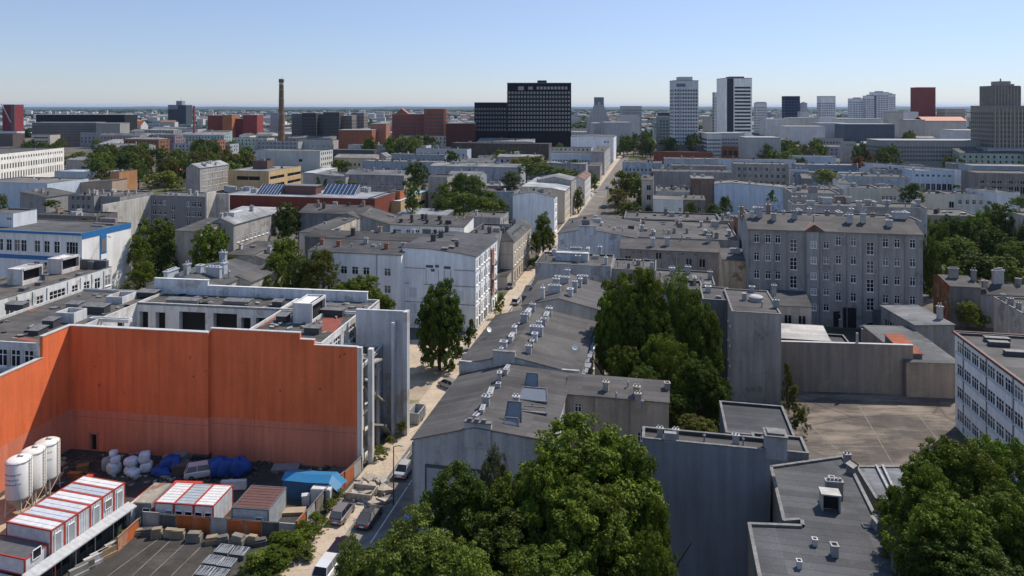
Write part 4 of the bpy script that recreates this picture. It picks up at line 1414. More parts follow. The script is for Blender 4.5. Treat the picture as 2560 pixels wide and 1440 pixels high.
m.box(2.6, 4.5, 16, 4.3, 9.5, 18.2)
m.build('roof_box', [M_OBJ], LR.roof, (.5, .51, .52))
for q in range(6):
    LR.chimney(LR.W * RND.uniform(.1, .6), LR.D * (q + .5) / 6, RND.choice(['stack', 'vent', 'hatch']), 1.3, 0, (.42, .41, .4))
GB = bld('tenement', 'grey corner tenement with white casements and one raised lit fire wall', 'building', (376, 488), 15.8, to=516, Dp=11, wall=(.215, .215, .22), mat=M_PL, par=.25, rc=(.10, .095, .09), lod=0,
         wins=dict(f=[([.07, .165, .255], 1.5, 1.7, 12.4, -3.5, 4), ([.68, .775, .875], 1.6, 1.9, 12.1, -3.5, 4), ([.41], 1.5, 1.8, 10.7, -3.4, 4)]))
for q in range(7):
    GB.chimney(GB.W * (.1 + .12 * q), 4 + RND.uniform(-1, 4), RND.choice(['stack', 'vent', 'dish', 'hatch']), 1.3, 0, (.5, .5, .5))
m = MB()
m.box(GB.W + .01, -.6, 0, GB.W + .5, 5, 17.2); m.box(GB.W - .6, 5.01, 0, GB.W + 5.5, 5.5, 16.4)
m.build('raised_fire_wall', [M_WORN], GB.root, (.5, .47, .42))
m = MB()
m.box(-.6, -22, 0, -.02, -.02, 15.4)
m.build('side_fire_wall', [M_STAIN], GB.root, (.46, .44, .4))

# white and blue tenement at the street and its neighbours
M1 = bld('tenement', 'white four-storey tenement wing with dark casement windows, behind the orange block', 'building', (770, 628), 16.0, to=1003, Dp=8.5, wall=(.82, .82, .81), mat=M_PL, roof='prof_v', prof=[(0, 16), (1, 17)], rc=(.062, .062, .064), lod=0,
         wins=dict(f=[([.39, .51, .63, .855], 1.5, 1.7, 11.4, -3.7, 4, 'cas'), ([.08, .24], 1.5, 1.7, 11.4, -3.7, 4, 'cas')]))
for x, k in ((.05, 'stack'), (.25, 'stack'), (.5, 'stack'), (.62, 'hatch'), (.78, 'stack'), (.93, 'vent'), (.4, 'pipe'), (.7, 'pipe')):
    M1.chimney(M1.W * x, RND.uniform(2.5, 7), k, 1.1, 0, RND.choice([(.36, .16, .10), (.42, .41, .4)]))
m = MB()
m.tube((M1.W * .745, -.1, .2), (M1.W * .745, -.1, 16), .07, .07, 6)
m.build('downpipe', [M_METAL], M1.root)
M2 = bld('tenement', 'white street tenement with a big blank bluish gable and blocked-up window outlines', 'building', (1187, 644), 15.8, to=1006, fx=1243, ref=(1, 0), wall=(.80, .82, .83), mat=M_PL, roof='prof_u', prof=[(0, 17.2), (.4, 17.1), (.82, 16.4), (1, 15.9)], rc=(.062, .062, .066), lod=0,
         wins=dict(r=[(9, 1.0, 1.9, 2.0 + .5, 3.5, 4, 'cas', .8), (9, 1.3, 2.0, .1, 3.5, 1, 'bare', .8)]))
m = MB()
for z, a, b_ in ((12.9, .0, .33), (12.9, .72, 1), (9.5, .3, 1.0), (5.6, 0, 1), (9.6, .02, .1)):
    m.box(M2.W * a + .02, -.07, z, M2.W * b_ - .02, -.01, z + .12)
for a in (.33, .5, .58, .67):
    m.box(M2.W * a, -.05, 9.65, M2.W * a + .09, -.01, 12.85)
m.build('joint_strip', [M_OBJ], M2.root, (.2, .2, .21))
m = MB()
for a, b_, z in ((.33, .43, 13.2), (.46, .51, 13.3), (.58, .67, 13.1), (.4, .45, 12.4)):
    m.box(M2.W * a, -.08, z, M2.W * b_, -.015, z + .55)
m.build('vent_grille', [M_OBJ], M2.root, (.10, .11, .12))
m = MB()
for a, b_, z in ((.1, .2, 6.6), (.74, .85, 6.5), (.12, .2, 3.2), (.4, .5, 7.0)):
    m.box(M2.W * a, -.05, z, M2.W * b_, -.012, z + 2.1)
m.build('blocked_window', [M_PL], M2.root, (.66, .70, .73))
m = MB()
m.box(M2.W + .02, 14.2, 4, M2.W + .35, 16.6, 14.6)
m.build('oriel', [M_WORN], M2.root, (.32, .13, .08))
for z in (4.3, 7.6, 11):
    m = MB()
    m.box(M2.W + .36, 14.4, z, M2.W + 1.3, 16.4, z + .12); m.box(M2.W + 1.25, 14.4, z + .12, M2.W + 1.3, 16.4, z + 1)
    m.build('balcony', [M_METAL], M2.root)
m = MB()
for z in (4.9, 12.6):
    m.box(M2.W + .01, 0, z, M2.W + .14, 14, z + .16)
for y in (.15, 4.4, 9.2, 13.6):
    m.box(M2.W + .01, y, .3, M2.W + .12, y + .14, 15.5)
m.build('cornice', [M_OBJ], M2.root, (.5, .49, .47))
for i in range(9):
    M2.chimney(M2.W * RND.uniform(.15, .7), M2.D * (i + .5) / 9, RND.choice(['vent', 'stack', 'hatch', 'stack']), 1.3, 0, (.12, .12, .12))
for i in range(6):
    M2.chimney(M2.W * .84, 3.5 + i * 1.6, 'skylight', .8, 0, None)
M3 = bld('tenement', 'dark low-pitched rear roof between the two white tenement wings', 'building', (762, 592), 16.4, to=1120, Dp=9, wall=(.14, .13, .13), mat=M_STAIN, roof='gable_v', rise=.9, rc=(.055, .052, .052), chim=9, lod=1)
M4 = bld('tenement', 'single-row white facade of seven dark windows under a flat dark roof', 'building', (975, 562), 15.6, to=1160, Dp=10, wall=(.8, .79, .76), mat=M_PL, roof='mono', rise=1.2, lod=1, wins=dict(f=[(7, 1.3, 2.1, 12.4, -3.7, 3)]), chim=11, cc=(.07, .07, .075))
bld('tenement', 'grey gabled house end beside the seven-window white facade', 'building', (900, 560), 15, to=975, Dp=12, wall=(.3, .3, .29), mat=M_STAIN, roof='prof_u', prof=[(0, 17.4), (1, 15)], chim=3)
Nn = bld('tenement', 'beige three-storey street house with arched ground floor, past the white gable', 'building', (1283, 603), 11.4, to=1238, fx=1328, ref=(1, 0), wall=(.50, .44, .37), mat=M_PL, roof='hip', rise=2.2, rc=(.075, .076, .08), lod=0,
         wins=dict(r=[(8, 1.0, 1.8, 4.5, 3.5, 2, 'cas', .8), (8, 1.5, 2.6, .1, 3, 1, 'bare', .8)]))
m = MB()
m.box(0, -.06, 7.6, Nn.W, -.01, 7.75); m.box(Nn.W + .01, 0, 4.0, Nn.W + .18, Nn.D, 4.2); m.box(Nn.W + .01, 0, 11.0, Nn.W + .25, Nn.D, 11.3)
m.build('cornice', [M_OBJ], Nn.root, (.36, .31, .26))
for i in range(6):
    Nn.chimney(Nn.W * .72, 5 + i * 2.5, 'skylight', .9, 0, None)
    Nn.chimney(Nn.W * .3, 3 + i * 3, RND.choice(['stack', 'vent']), 1.3, 0, (.16, .16, .16))
N2 = bld('tenement', 'dark flat roof behind the beige street house', 'building', (1160, 590), 13.5, to=1238, Dp=20, wall='grey', mat=M_STAIN, chim=7, cc=(.14, .14, .15), lod=1)
bld('garage', 'low garage with a slanting dark roof between the white gable and the beige house', 'garage', (1240, 690), 3.2, to=1268, Dp=9, wall=(.4, .37, .33), roof='mono', rise=.6)
O_ = bld('tenement', 'four-storey street house with a clean pale-blue blank gable', 'building', (1386, 494), 14, to=1282, fx=1393, ref=(1, 0), wall=(.78, .81, .82), mat=M_PL, roof='prof_u', prof=[(0, 14.4), (.45, 15.8), (1, 14)], lod=1, wins=dict(r=[(4, 1, 1.9, 1.2, 3.3, 4)]), chim=6)
P_ = bld('tenement', 'tall beige street house with a pale sheet roof behind the pale-blue gable', 'building', (1412, 478), 13.2, to=1304, fx=1440, ref=(1, 0), wall=(.54, .46, .36), mat=M_PL, roof='prof_u', prof=[(0, 14.6), (.7, 14.2), (1, 13.2)], rc=(.30, .31, .32), lod=1, wins=dict(r=[(11, 1.2, 2.0, 1.2, 3.2, 4)], f=[([.2, .45, .7], 1.0, 1.5, 10.6, 3, 1, 'bare')]), chim=5)
bld('tenement', 'grey-roofed top storey rising behind the tall beige street house', 'building', (1428, 452), 15.6, to=1345, Dp=16, ref=(1, 0), wall=(.36, .34, .31), mat=M_PL, roof='gable_u', rise=1.5, rc=(.17, .175, .18), lod=1)
P2 = bld('street_house', 'narrow white street house with pilasters beyond a gap of trees', 'building', (1462, 450), 12.5, to=1432, Dp=30, ref=(1, 0), wall=(.62, .6, .57), mat=M_PL, roof='gable_u', rise=1.6, rc=(.16, .09, .07), lod=1, wins=dict(r=[(9, 1, 2.2, 1.2, 3.6, 3)]))
Q_ = bld('tenement', 'tall grey street tenement end wall where the street narrows', 'building', (1511, 380), 16.2, to=1478, Dp=60, ref=(1, 0), wall=(.40, .375, .36), mat=M_STAIN, roof='mono', rise=.5, lod=1, wins=dict(r=[(14, 1.2, 2, 1.5, 3.6, 4)]), chim=3)
bld('tenement', 'low grey street house against the foot of the tall end wall', 'building', (1500, 416), 9.5, to=1470, Dp=18, ref=(1, 0), wall=(.34, .30, .28), mat=M_STAIN, roof='mono', rise=.8, lod=1, wins=dict(r=[(4, 1.1, 1.8, 1.5, 3.6, 2)]))
Rr = bld('tenement', 'big white blank gable block closing the view above the street', 'building', (1534, 343), 21, to=1427, Dp=40, ref=(1, 0), wall=(.82, .83, .84), mat=M_PL, roof='gable_u', rise=.8, lod=1, wins=dict(f=[([.8, .87], 1.6, 1.6, 16, 3, 1, 'bare')], r=[(9, 1.2, 2, 1.5, 3.6, 5)]), chim=3)
# ---------------------------------------------------------------- ground, street, yards
SA, CA = sin(radians(ANG)), cos(radians(ANG))


def st(s, t, z=0.0):
    return (s * CA + t * SA, -s * SA + t * CA, z)


def ground_mat():
    m, N, L, P = newmat('ground')
    pos = nd(N, 'ShaderNodeNewGeometry').outputs['Position']
    ln = nd(N, 'ShaderNodeVectorMath', operation='LENGTH')
    L.new(pos, ln.inputs[0])
    a = noise(N, L, pos, .05, 5, .6)
    b = noise(N, L, pos, .6, 4, .65)
    t = math_(N, L, 'MULTIPLY', rng(N, L, a, .3, .7, .75, 1.25), rng(N, L, b, .3, .7, .8, 1.2))
    city = nd(N, 'ShaderNodeRGB')
    city.outputs[0].default_value = (.115, .10, .085, 1)
    c1 = mul(N, L, city.outputs[0], t)
    grass = rng(N, L, noise(N, L, pos, .022, 4, .55), .54, .58, 0, 1)
    c1 = mixc(N, L, grass, c1, mul(N, L, mixc(N, L, 0.0, (.075, .085, .03), (0, 0, 0)), t))
    f1 = rng(N, L, noise(N, L, pos, .0016, 5, .6, (.25, 1, 1)), .46, .54, 0, 1)
    far = mixc(N, L, f1, (.024, .042, .022), (.15, .14, .075))
    f2 = rng(N, L, noise(N, L, pos, .0042, 4, .6, (.3, 1, 1)), .57, .6, 0, .8)
    far = mixc(N, L, f2, far, (.28, .25, .20))
    wood = rng(N, L, ln.outputs['Value'], 5200, 7000, 0, 1)
    far = mixc(N, L, wood, far, (.022, .038, .026))
    d = rng(N, L, ln.outputs['Value'], 1500, 2300, 0, 1)
    L.new(mixc(N, L, d, c1, far), P.inputs['Base Color'])
    P.inputs['Roughness'].default_value = .95
    P.inputs['Specular IOR Level'].default_value = .1
    return m


def slab_mat(name, c, amt=.25, crack=.0, pale=None, pth=(.5, .58)):
    m, N, L, P = newmat(name)
    pos = nd(N, 'ShaderNodeNewGeometry').outputs['Position']
    r = nd(N, 'ShaderNodeRGB')
    r.outputs[0].default_value = (*c, 1)
    t = math_(N, L, 'MULTIPLY', rng(N, L, noise(N, L, pos, .35, 5, .65), .3, .7, 1 - amt, 1 + amt), rng(N, L, noise(N, L, pos, 4, 3, .7), .3, .7, .88, 1.12))
    o = mul(N, L, r.outputs[0], t)
    if pale:
        k = rng(N, L, noise(N, L, pos, .16, 6, .68, (.45, 1.5, 1)), pth[0], pth[1], 0, .85)
        o = mixc(N, L, k, o, pale)
    if crack:
        v = nd(N, 'ShaderNodeTexVoronoi', feature='DISTANCE_TO_EDGE')
        v.inputs['Scale'].default_value = crack
        L.new(pos, v.inputs['Vector'])
        o = mixc(N, L, rng(N, L, v.outputs['Distance'], 0, .012, .55, 0), o, (.03, .028, .026))
    L.new(o, P.inputs['Base Color'])
    P.inputs['Roughness'].default_value = .9
    P.inputs['Specular IOR Level'].default_value = .2
    return m


def sheet(name, pts, mat, z, kind='structure'):
    b = MB()
    b.quad(*[(p[0], p[1], z) for p in pts])
    return struct(b.build(name, mat), kind)


b = MB()
R_ = 42000
b.quad((-R_, -200, 0), (R_, -200, 0), (R_, R_, 0), (-R_, R_, 0))
struct(b.build('ground', ground_mat()))
M_PAVE = slab_mat('pavement_slabs', (.40, .325, .245), .16, .22)
M_ROAD = slab_mat('worn_asphalt', (.14, .126, .112), .25, .12, (.26, .225, .185), (.5, .66))
M_YARD = slab_mat('yard_asphalt', (.052, .047, .042), .35, .1, (.13, .115, .10), (.56, .75))
M_LOT = slab_mat('bleached_asphalt', (.085, .072, .063), .3, .05, (.25, .205, .16), (.47, .64))
M_LINE = simple('road_paint', (.62, .60, .56), .8, 0, .35, 1.5)
M_KERB = simple('kerb_stone', (.36, .33, .29), .85, 0, .25, 1.5)
sheet('road', [st(-34.3, 30), st(-27.2, 30), st(-27.2, 1300), st(-34.3, 1300)], M_ROAD, .012)
b = MB()
b.prism([st(-38, 30)[:2], st(-34.5, 30)[:2], st(-34.5, 1300)[:2], st(-38, 1300)[:2]], 0, .13)
struct(b.build('pavement', M_PAVE))
b = MB()
b.prism([st(-34.5, 30)[:2], st(-34.3, 30)[:2], st(-34.3, 1300)[:2], st(-34.5, 1300)[:2]], 0, .15)
struct(b.build('kerb', M_KERB))
b = MB()
for t0 in range(36, 200, 12):
    b.quad(st(-31.05, t0, .018), st(-30.93, t0, .018), st(-30.93, t0 + 11.6, .018), st(-31.05, t0 + 11.6, .018))
for t0 in range(40, 400, 5):
    b.quad(st(-33.9, t0, .018), st(-33.82, t0, .018), st(-33.82, t0 + 2.4, .018), st(-33.9, t0 + 2.4, .018))
struct(b.build('road_marking', M_LINE))
sheet('yard', [ray(-700, 1500), ray(560, 1500), ray(760, 1345), ray(905, 1178), ray(182, 1120), ray(-300, 1420)], M_YARD, .016)
sheet('dirt_path', [ray(-60, 1290), ray(62, 1200), ray(150, 1150), ray(176, 1160), ray(120, 1235), ray(40, 1300), ray(-60, 1380)], slab_mat('dry_dirt', (.36, .29, .2), .25), .024)
sheet('parking_lot', [ray(1955, 985), ray(2398, 985), ray(2392, 1110), ray(2330, 1185), ray(2135, 1170), ray(1990, 1110)], M_LOT, .014)
sheet('courtyard', [ray(1945, 822), ray(2400, 822), ray(2390, 972), ray(1948, 972)], M_YARD, .013)
sheet('forecourt', [ray(1022, 935), ray(1160, 905), ray(1120, 960), ray(1022, 1060)], slab_mat('sandy_ground', (.30, .25, .185), .25, 0, (.10, .11, .035), (.55, .66)), .02)
sheet('forecourt', [ray(1022, 850), ray(1195, 850), ray(1160, 912), ray(1022, 936)], M_PAVE, .026)
b = MB()
for x0, y0, x1, y1 in ((2145, 1010, 2235, 1165), (2290, 1030, 2345, 1100), (1960, 1000, 2120, 1150), (2215, 1160, 2330, 1162)):
    p, q = ray(x0, y0), ray(x1, y1)
    L_ = math.hypot(q[0] - p[0], q[1] - p[1])
    nx, ny = -(q[1] - p[1]) / L_ * .05, (q[0] - p[0]) / L_ * .05
    b.quad((p[0] - nx, p[1] - ny, .02), (p[0] + nx, p[1] + ny, .02), (q[0] + nx, q[1] + ny, .02), (q[0] - nx, q[1] - ny, .02))
for x0, y0, x1, y1 in ((400, 1345, 270, 1440), (428, 1350, 330, 1440), (470, 1352, 375, 1440), (512, 1358, 428, 1440), (580, 1345, 480, 1440), (560, 1395, 525, 1435)):
    p, q = ray(x0, y0), ray(x1, y1)
    L_ = math.hypot(q[0] - p[0], q[1] - p[1])
    nx, ny = -(q[1] - p[1]) / L_ * .045, (q[0] - p[0]) / L_ * .045
    b.quad((p[0] - nx, p[1] - ny, .022), (p[0] + nx, p[1] + ny, .022), (q[0] + nx, q[1] + ny, .022), (q[0] - nx, q[1] - ny, .022))
struct(b.build('parking_marking', simple('faded_paint', (.21, .185, .16), .85, 0, .5, .8)))

# ---------------------------------------------------------------- cars
M_PAINT = simple('car_paint', None, .28, .25, .05, 1, .5, .8)
M_TYRE = simple('tyre_rubber', (.014, .014, .015), .85)
M_RIM = simple('rim_metal', (.32, .33, .34), .35, .8)
M_RED = simple('red_lamp', (.32, .012, .01), .25)
M_CLEAR = simple('clear_lamp', (.55, .56, .57), .15)
CARV = {}


def car_parts(kind):
    if kind in CARV:
        return CARV[kind]
    L2, W2, zb, zr, cab = dict(sedan=(2.25, .89, .88, 1.43, (-1.75, -1.0, .35, 1.15)), hatch=(2.0, .87, .92, 1.50, (-1.85, -1.45, .45, 1.25)),
                               suv=(2.25, .93, 1.02, 1.68, (-2.1, -1.75, .6, 1.3)), wagon=(2.3, .89, .9, 1.47, (-2.15, -1.75, .5, 1.25)))[kind]
    b = MB()
    ys = [(-L2, .80, .42, zb - .22), (-L2 + .08, .93, .30, zb - .10), (-L2 + .45, 1, .24, zb), (-1.0, 1, .22, zb + .02), (.3, 1, .22, zb + .01), (1.1, 1, .22, zb), (L2 - .5, .98, .24, zb - .12), (L2 - .1, .88, .30, zb - .27), (L2, .72, .40, zb - .38)]
    ring = []
    for y, f, z0, z1 in ys:
        h = W2 * f
        n = len(b.v)
        b.v += [(-h * .93, y, z0), (-h, y, z0 + .16), (-h, y, (z0 + z1) / 2 + .06), (-h * .95, y, z1 - .07), (-h * .84, y, z1), (h * .84, y, z1), (h * .95, y, z1 - .07), (h, y, (z0 + z1) / 2 + .06), (h, y, z0 + .16), (h * .93, y, z0)]
        ring.append(n)
    for i in range(len(ring) - 1):
        for k in range(10):
            j = (k + 1) % 10
            b.f.append((ring[i] + k, ring[i] + j, ring[i + 1] + j, ring[i + 1] + k))
            b.m.append(0)
    b.f += [tuple(ring[0] + k for k in range(10)), tuple(ring[-1] + k for k in range(10))]
    b.m += [0, 0]
    y0, y1, y2, y3 = cab
    wb, wt = W2 * .86, W2 * .70
    b.box(-wt, y1, zr - .03, wt, y2, zr + .012)
    b.quad((-wt, y1, zr), (wt, y1, zr), (wt * .9, (y1 + y2) / 2, zr + .05), (-wt * .9, (y1 + y2) / 2, zr + .05))
    b.quad((-wt, y2, zr), (wt, y2, zr), (wt * .9, (y1 + y2) / 2, zr + .05), (-wt * .9, (y1 + y2) / 2, zr + .05))
    ym = (y1 + y2) / 2
    for sx in (-1, 1):
        for ya, yb in ((y0, y1), (ym - .1, ym - .1), (y3, y2)):
            b.tube((sx * wb, ya, zb), (sx * wt, yb, zr), .05, .05, 5)
        b.box(sx * W2 - .02 + (.03 if sx > 0 else -.16), y3 - .35, zb + .02, sx * W2 + (.16 if sx > 0 else -.01), y3 - .2, zb + .16)
    body = b.mesh('body', [M_PAINT])
    gl = []
    for nm, q in (('rear_window', [(-wb, y0, zb), (wb, y0, zb), (wt, y1, zr), (-wt, y1, zr)]), ('windscreen', [(-wb, y3, zb), (wb, y3, zb), (wt, y2, zr), (-wt, y2, zr)]),
                  ('side_window', [(-wb, y0, zb), (-wb, y3, zb), (-wt, y2, zr), (-wt, y1, zr)]), ('side_window', [(wb, y0, zb), (wb, y3, zb), (wt, y2, zr), (wt, y1, zr)])):
        g = MB()
        g.quad(*q)
        gl.append((nm, g.mesh(nm, M_GLASS)))
    t = MB()
    t.tube((-.1, 0, 0), (.1, 0, 0), .32, .32, 14)
    ty = t.mesh('tyre', M_TYRE)
    r = MB()
    r.tube((-.11, 0, 0), (.11, 0, 0), .2, .2, 10)
    ri = r.mesh('rim', M_RIM)
    h = MB()
    h.box(-.2, -.05, -.07, .2, .05, .07)
    tl, hl = h.mesh('tail_lamp', M_RED), h.mesh('headlight', M_CLEAR)
    pl = MB()
    pl.box(-.26, -.02, -.06, .26, .02, .06)
    npm = pl.mesh('number_plate', M_FRAME)
    CARV[kind] = (body, gl, ty, ri, tl, hl, npm, L2, W2, zb)
    return CARV[kind]


def car(px, py, color, label, kind='sedan', rz=None, group='cars along the street', full=True, z=.03):
    body, gl, ty, ri, tl, hl, npm, L2, W2, zb = car_parts(kind)
    X, Y = ray(px, py)
    o = thing('parked_car', label, 'car', (X, Y, z), -radians(ANG) if rz is None else radians(rz), group)
    link('body', body, o, color)
    for nm, g in gl:
        link(nm, g, o)
    for sx in (-1, 1):
        for y in (-L2 * .60, L2 * .62):
            w_ = link('wheel', ty, o, None, (sx * (W2 - .07), y, .32))
            link('rim', ri, w_)
        if full:
            link('tail_lamp', tl, o, None, (sx * W2 * .68, -L2 - .0, zb - .24))
            link('headlight', hl, o, None, (sx * W2 * .58, L2 - .06, zb - .40))
    if full:
        link('number_plate', npm, o, None, (0, -L2 - .01, zb - .36))
    return o


car(856, 1294, (.20, .20, .205), 'grey hatchback with dark windows parked up on the pavement', 'hatch')
car(924, 1301, (.055, .055, .06), 'dark grey sedan driving away in the near lane of the street', 'sedan')
car(852, 1386, (.010, .014, .030), 'dark navy car half hidden by the lowest crown on the street', 'wagon')
car(822, 1432, (.70, .70, .70), 'white estate car nearest to the camera on the street', 'suv')
car(1013, 1180, (.46, .45, .44), 'silver sedan parked beside the long blank wall with the panel', 'sedan')
car(1121, 969, (.30, .29, .28), 'grey-silver car turned across the street by the sandy forecourt', 'hatch', 48)
car(1163, 890, (.42, .43, .45), 'pale grey car half hidden by the eaves next to the round chestnut', 'hatch', -60)
car(1290, 759, (.62, .60, .58), 'small white car with a red tail in front of the lean-to roofs', 'hatch')
car(1277, 719, (.13, .135, .14), 'grey car parked at the foot of the beige street house', 'sedan')
car(1334, 660, (.03, .03, .032), 'black car under the eaves of the flat-roofed house', 'sedan')
car(1022, 1322, (.02, .06, .22), 'blue car in the shadow of the near blank wall', 'sedan')
car(2174, 822, (.62, .63, .64), 'white car in the dark courtyard of the big grey tenement', 'wagon', 75, 'cars in courtyards')
car(2314, 712, (.22, .23, .25), 'grey car beside the park trees near the brown brick house', 'sedan', 70, 'cars in courtyards')
car(2332, 735, (.4, .4, .4), 'silver car on the path left of the brown brick house', 'sedan', 60, 'cars in courtyards')
car(1488, 482, (.6, .6, .6), 'white car at the narrow white street house in the distance', 'sedan')
car(1518, 472, (.03, .12, .36), 'blue car in the distance on the right lane of the street', 'sedan')
car(1476, 492, (.5, .5, .5), 'silver car behind the white one at the narrow white house', 'sedan')
car(1512, 520, (.05, .05, .05), 'black car under the roadside trees in the distance', 'sedan')
car(1330, 655, (.3, .3, .3), 'grey car at the corner under the young roadside tree', 'hatch') if False else None
vn = car(508, 1190, (.62, .63, .64), 'white van with dark windows wedged between blue tarpaulins in the yard', 'suv', -70, 'vehicles in the yard')

# ---------------------------------------------------------------- silos
M_SILO = plaster('silo_paint', .16, .12, (.42, .30, .18), .5)


def silo(x, yb, wpx, ytop, ycyl, label, marks):
    X, Y = ray(x, yb)
    o = thing('silo', label, 'silo', (X, Y, 0), 0, 'cement silos beside the orange wall')
    r = wpx * Y / F / 2
    zt, zc = HC - (ytop - HY) * Y / F, HC - (ycyl - HY) * Y / F
    b = MB()
    b.lathe([(r, zc), (r, zt - .35), (r * .8, zt - .15), (r * .3, zt), (0, zt)], 28)
    o1 = b.build('tank', [M_SILO], o, (.70, .69, .66), True)
    b = MB()
    b.lathe([(r, zc), (r * .25, zc - 1.3), (r * .2, zc - 1.7)], 20)
    b.build('hopper', [M_SILO], o, (.5, .46, .4))
    b = MB()
    b.lathe([(r + .03, zc - .04), (r + .03, zc + .1)], 28); b.lathe([(r + .03, zt - .46), (r + .03, zt - .34)], 28)
    b.build('ring', [M_OBJ], o, (.42, .40, .36))
    b = MB()
    b.tube((0, 0, zt - .02), (0, 0, zt + .18), .18, .14, 8); b.box(.2, -.1, zt - .1, .5, .1, zt + .1)
    b.build('filter_cap', [M_METAL], o)
    for i in range(4):
        q = pi / 4 + i * pi / 2
        b = MB()
        b.tube((r * .92 * cos(q), r * .92 * sin(q), zc), (r * 1.0 * cos(q), r * 1.0 * sin(q), 0), .07, .07, 6)
        b.build('leg', [M_OBJ], o, (.62, .6, .56))
    b = MB()
    for i in range(4):
        q, p = pi / 4 + i * pi / 2, pi / 4 + (i + 1) * pi / 2
        b.tube((r * .95 * cos(q), r * .95 * sin(q), zc * .2), (r * .95 * cos(p), r * .95 * sin(p), zc * .85), .035, .035, 5)
    b.build('brace', [M_OBJ], o, (.55, .53, .5))
    b = MB()
    for dx in (-.16, .16):
        b.tube((r * .95 + .1, dx, zc), (r * .95 + .1, dx, zt), .03, .03, 5)
    for i in range(12):
        z = zc + (zt - zc) * i / 12
        b.tube((r * .95 + .1, -.16, z), (r * .95 + .1, .16, z), .025, .025, 4)
    b.build('ladder', [M_METAL], o)
    # lettering worn past reading: rows of dark and blue strokes wrapped on the tank
    for rows, c in marks:
        b = MB()
        for zf, a0, a1, hh in rows:
            z = zc + (zt - zc) * zf
            a = a0
            while a < a1:
                wd = RND.uniform(.05, .11)
                for k in range(2):
                    t0, t1 = radians(-90) + a + wd * k / 2.6, radians(-90) + a + wd * (k + .7) / 2.6
                    u0, u1 = RND.uniform(0, .4) * hh, hh * RND.uniform(.6, 1)
                    b.quad((r * 1.006 * cos(t0), r * 1.006 * sin(t0), z + u0), (r * 1.006 * cos(t1), r * 1.006 * sin(t1), z + u0), (r * 1.006 * cos(t1), r * 1.006 * sin(t1), z + u1), (r * 1.006 * cos(t0), r * 1.006 * sin(t0), z + u1))
                a += wd * 1.15
        b.build('lettering', [M_OBJ], o, c)
    return o


silo(47, 1285, 57, 1141, 1238, 'front silo of three, white with three rows of worn lettering', [([(.62, -.75, .8, .26)], (.05, .05, .06)), ([(.50, -.6, .65, .22), (.38, -.75, .75, .24)], (.06, .10, .22))])
silo(83, 1252, 55, 1119, 1214, 'middle silo of three, plain rusty white with two small faded marks', [([(.58, -.1, .3, .25), (.38, -.1, .4, .25)], (.18, .18, .19))])
silo(118, 1228, 55, 1098, 1188, 'rear silo of three, against the orange wall with blue smudges', [([(.52, -.3, .1, .3), (.36, -.25, .3, .3)], (.12, .2, .28)), ([(.7, .6, .9, .3), (.5, .6, .9, .3)], (.15, .15, .15))])

# ---------------------------------------------------------------- site containers
M_CORR = simple('sheet_steel', None, .5, .1, .2, 1.5)
CW = (.60, .62, .64)
CR = (.36, .045, .03)


def container(name, label, origin, rz, W_, D_, z0, h, roofc, wallc=CW, framec=CR, front=('door',), right=('win',), group=None, cat='container', ribs=True, rust=False):
    o = thing(name, label, cat, (*origin, 0), rz, group)
    b = MB()
    b.box(.03, .03, z0, W_ - .03, D_ - .03, z0 + h - .1)
    if ribs:
        n = int(W_ / .3)
        for i in range(n):
            b.box(.1 + i * .3, .0, z0 + .15, .22 + i * .3, .029, z0 + h - .2)
        for i in range(int(D_ / .3)):
            b.box(W_ - .029, .1 + i * .3, z0 + .15, W_ - .002, .22 + i * .3, z0 + h - .2)
    b.build('wall', [M_CORR], o, wallc)
    b = MB()
    b.box(.1, .1, z0 + h - .1, W_ - .1, D_ - .1, z0 + h - .02)
    if ribs:
        for i in range(int(D_ / .55)):
            b.box(.12, .2 + i * .55, z0 + h - .02, W_ - .12, .24 + i * .55, z0 + h + .012)
    b.build('roof', [M_RUST if rust else M_CORR], o, roofc)
    if framec:
        b = MB()
        q = .11
        for x in (0, W_ - q):
            for y in (0, D_ - q):
                b.box(x - .012, y - .012, z0, x + q + .012, y + q + .012, z0 + h - q)
        for a in ((-.012, -.012, W_ + .012, q), (-.012, D_ - q, W_ + .012, D_ + .012), (-.012, q, q, D_ - q), (W_ - q, q, W_ + .012, D_ - q)):
            b.box(a[0], a[1], z0 + h - q, a[2], a[3], z0 + h + .02)
            b.box(a[0], a[1], z0 - .02, a[2], a[3], z0 + .1)
        b.build('frame', [M_OBJ], o, framec)
    def pieces(face, lst, L_):
        n = len(lst)
        for i, k in enumerate(lst):
            c = L_ * (i + .5) / n
            if k == '-':
                continue
            w_, za, zb_ = (.85, z0 + .1, z0 + 2.05) if k == 'door' else (min(1.0, L_ / n - .25), z0 + .95, z0 + 1.95)
            P = (lambda x, y, z: (x, y, z)) if face == 'f' else (lambda x, y, z: (W_ - y, x, z))
            f = MB()
            g = MB()
            for a in ((c - w_ / 2, za, c + w_ / 2, za + .07), (c - w_ / 2, zb_ - .07, c + w_ / 2, zb_), (c - w_ / 2, za, c - w_ / 2 + .07, zb_), (c + w_ / 2 - .07, za, c + w_ / 2, zb_)):
                p, q_ = P(a[0], -.07, a[1]), P(a[2], .0, a[3])
                f.box(min(p[0], q_[0]), min(p[1], q_[1]), p[2], max(p[0], q_[0]), max(p[1], q_[1]), q_[2])
            g.quad(P(c - w_ / 2 + .07, -.04, za + .07), P(c + w_ / 2 - .07, -.04, za + .07), P(c + w_ / 2 - .07, -.04, zb_ - .07), P(c - w_ / 2 + .07, -.04, zb_ - .07))
            fo = f.build('door' if k == 'door' else 'window', [M_FRAME], o)
            g.build('leaf' if k == 'door' else 'pane', [M_CORR if k == 'door' else M_GLASS], fo, (.32, .35, .38) if k == 'door' else None)
    pieces('f', front, W_)
    pieces('r', right, D_)
    return o


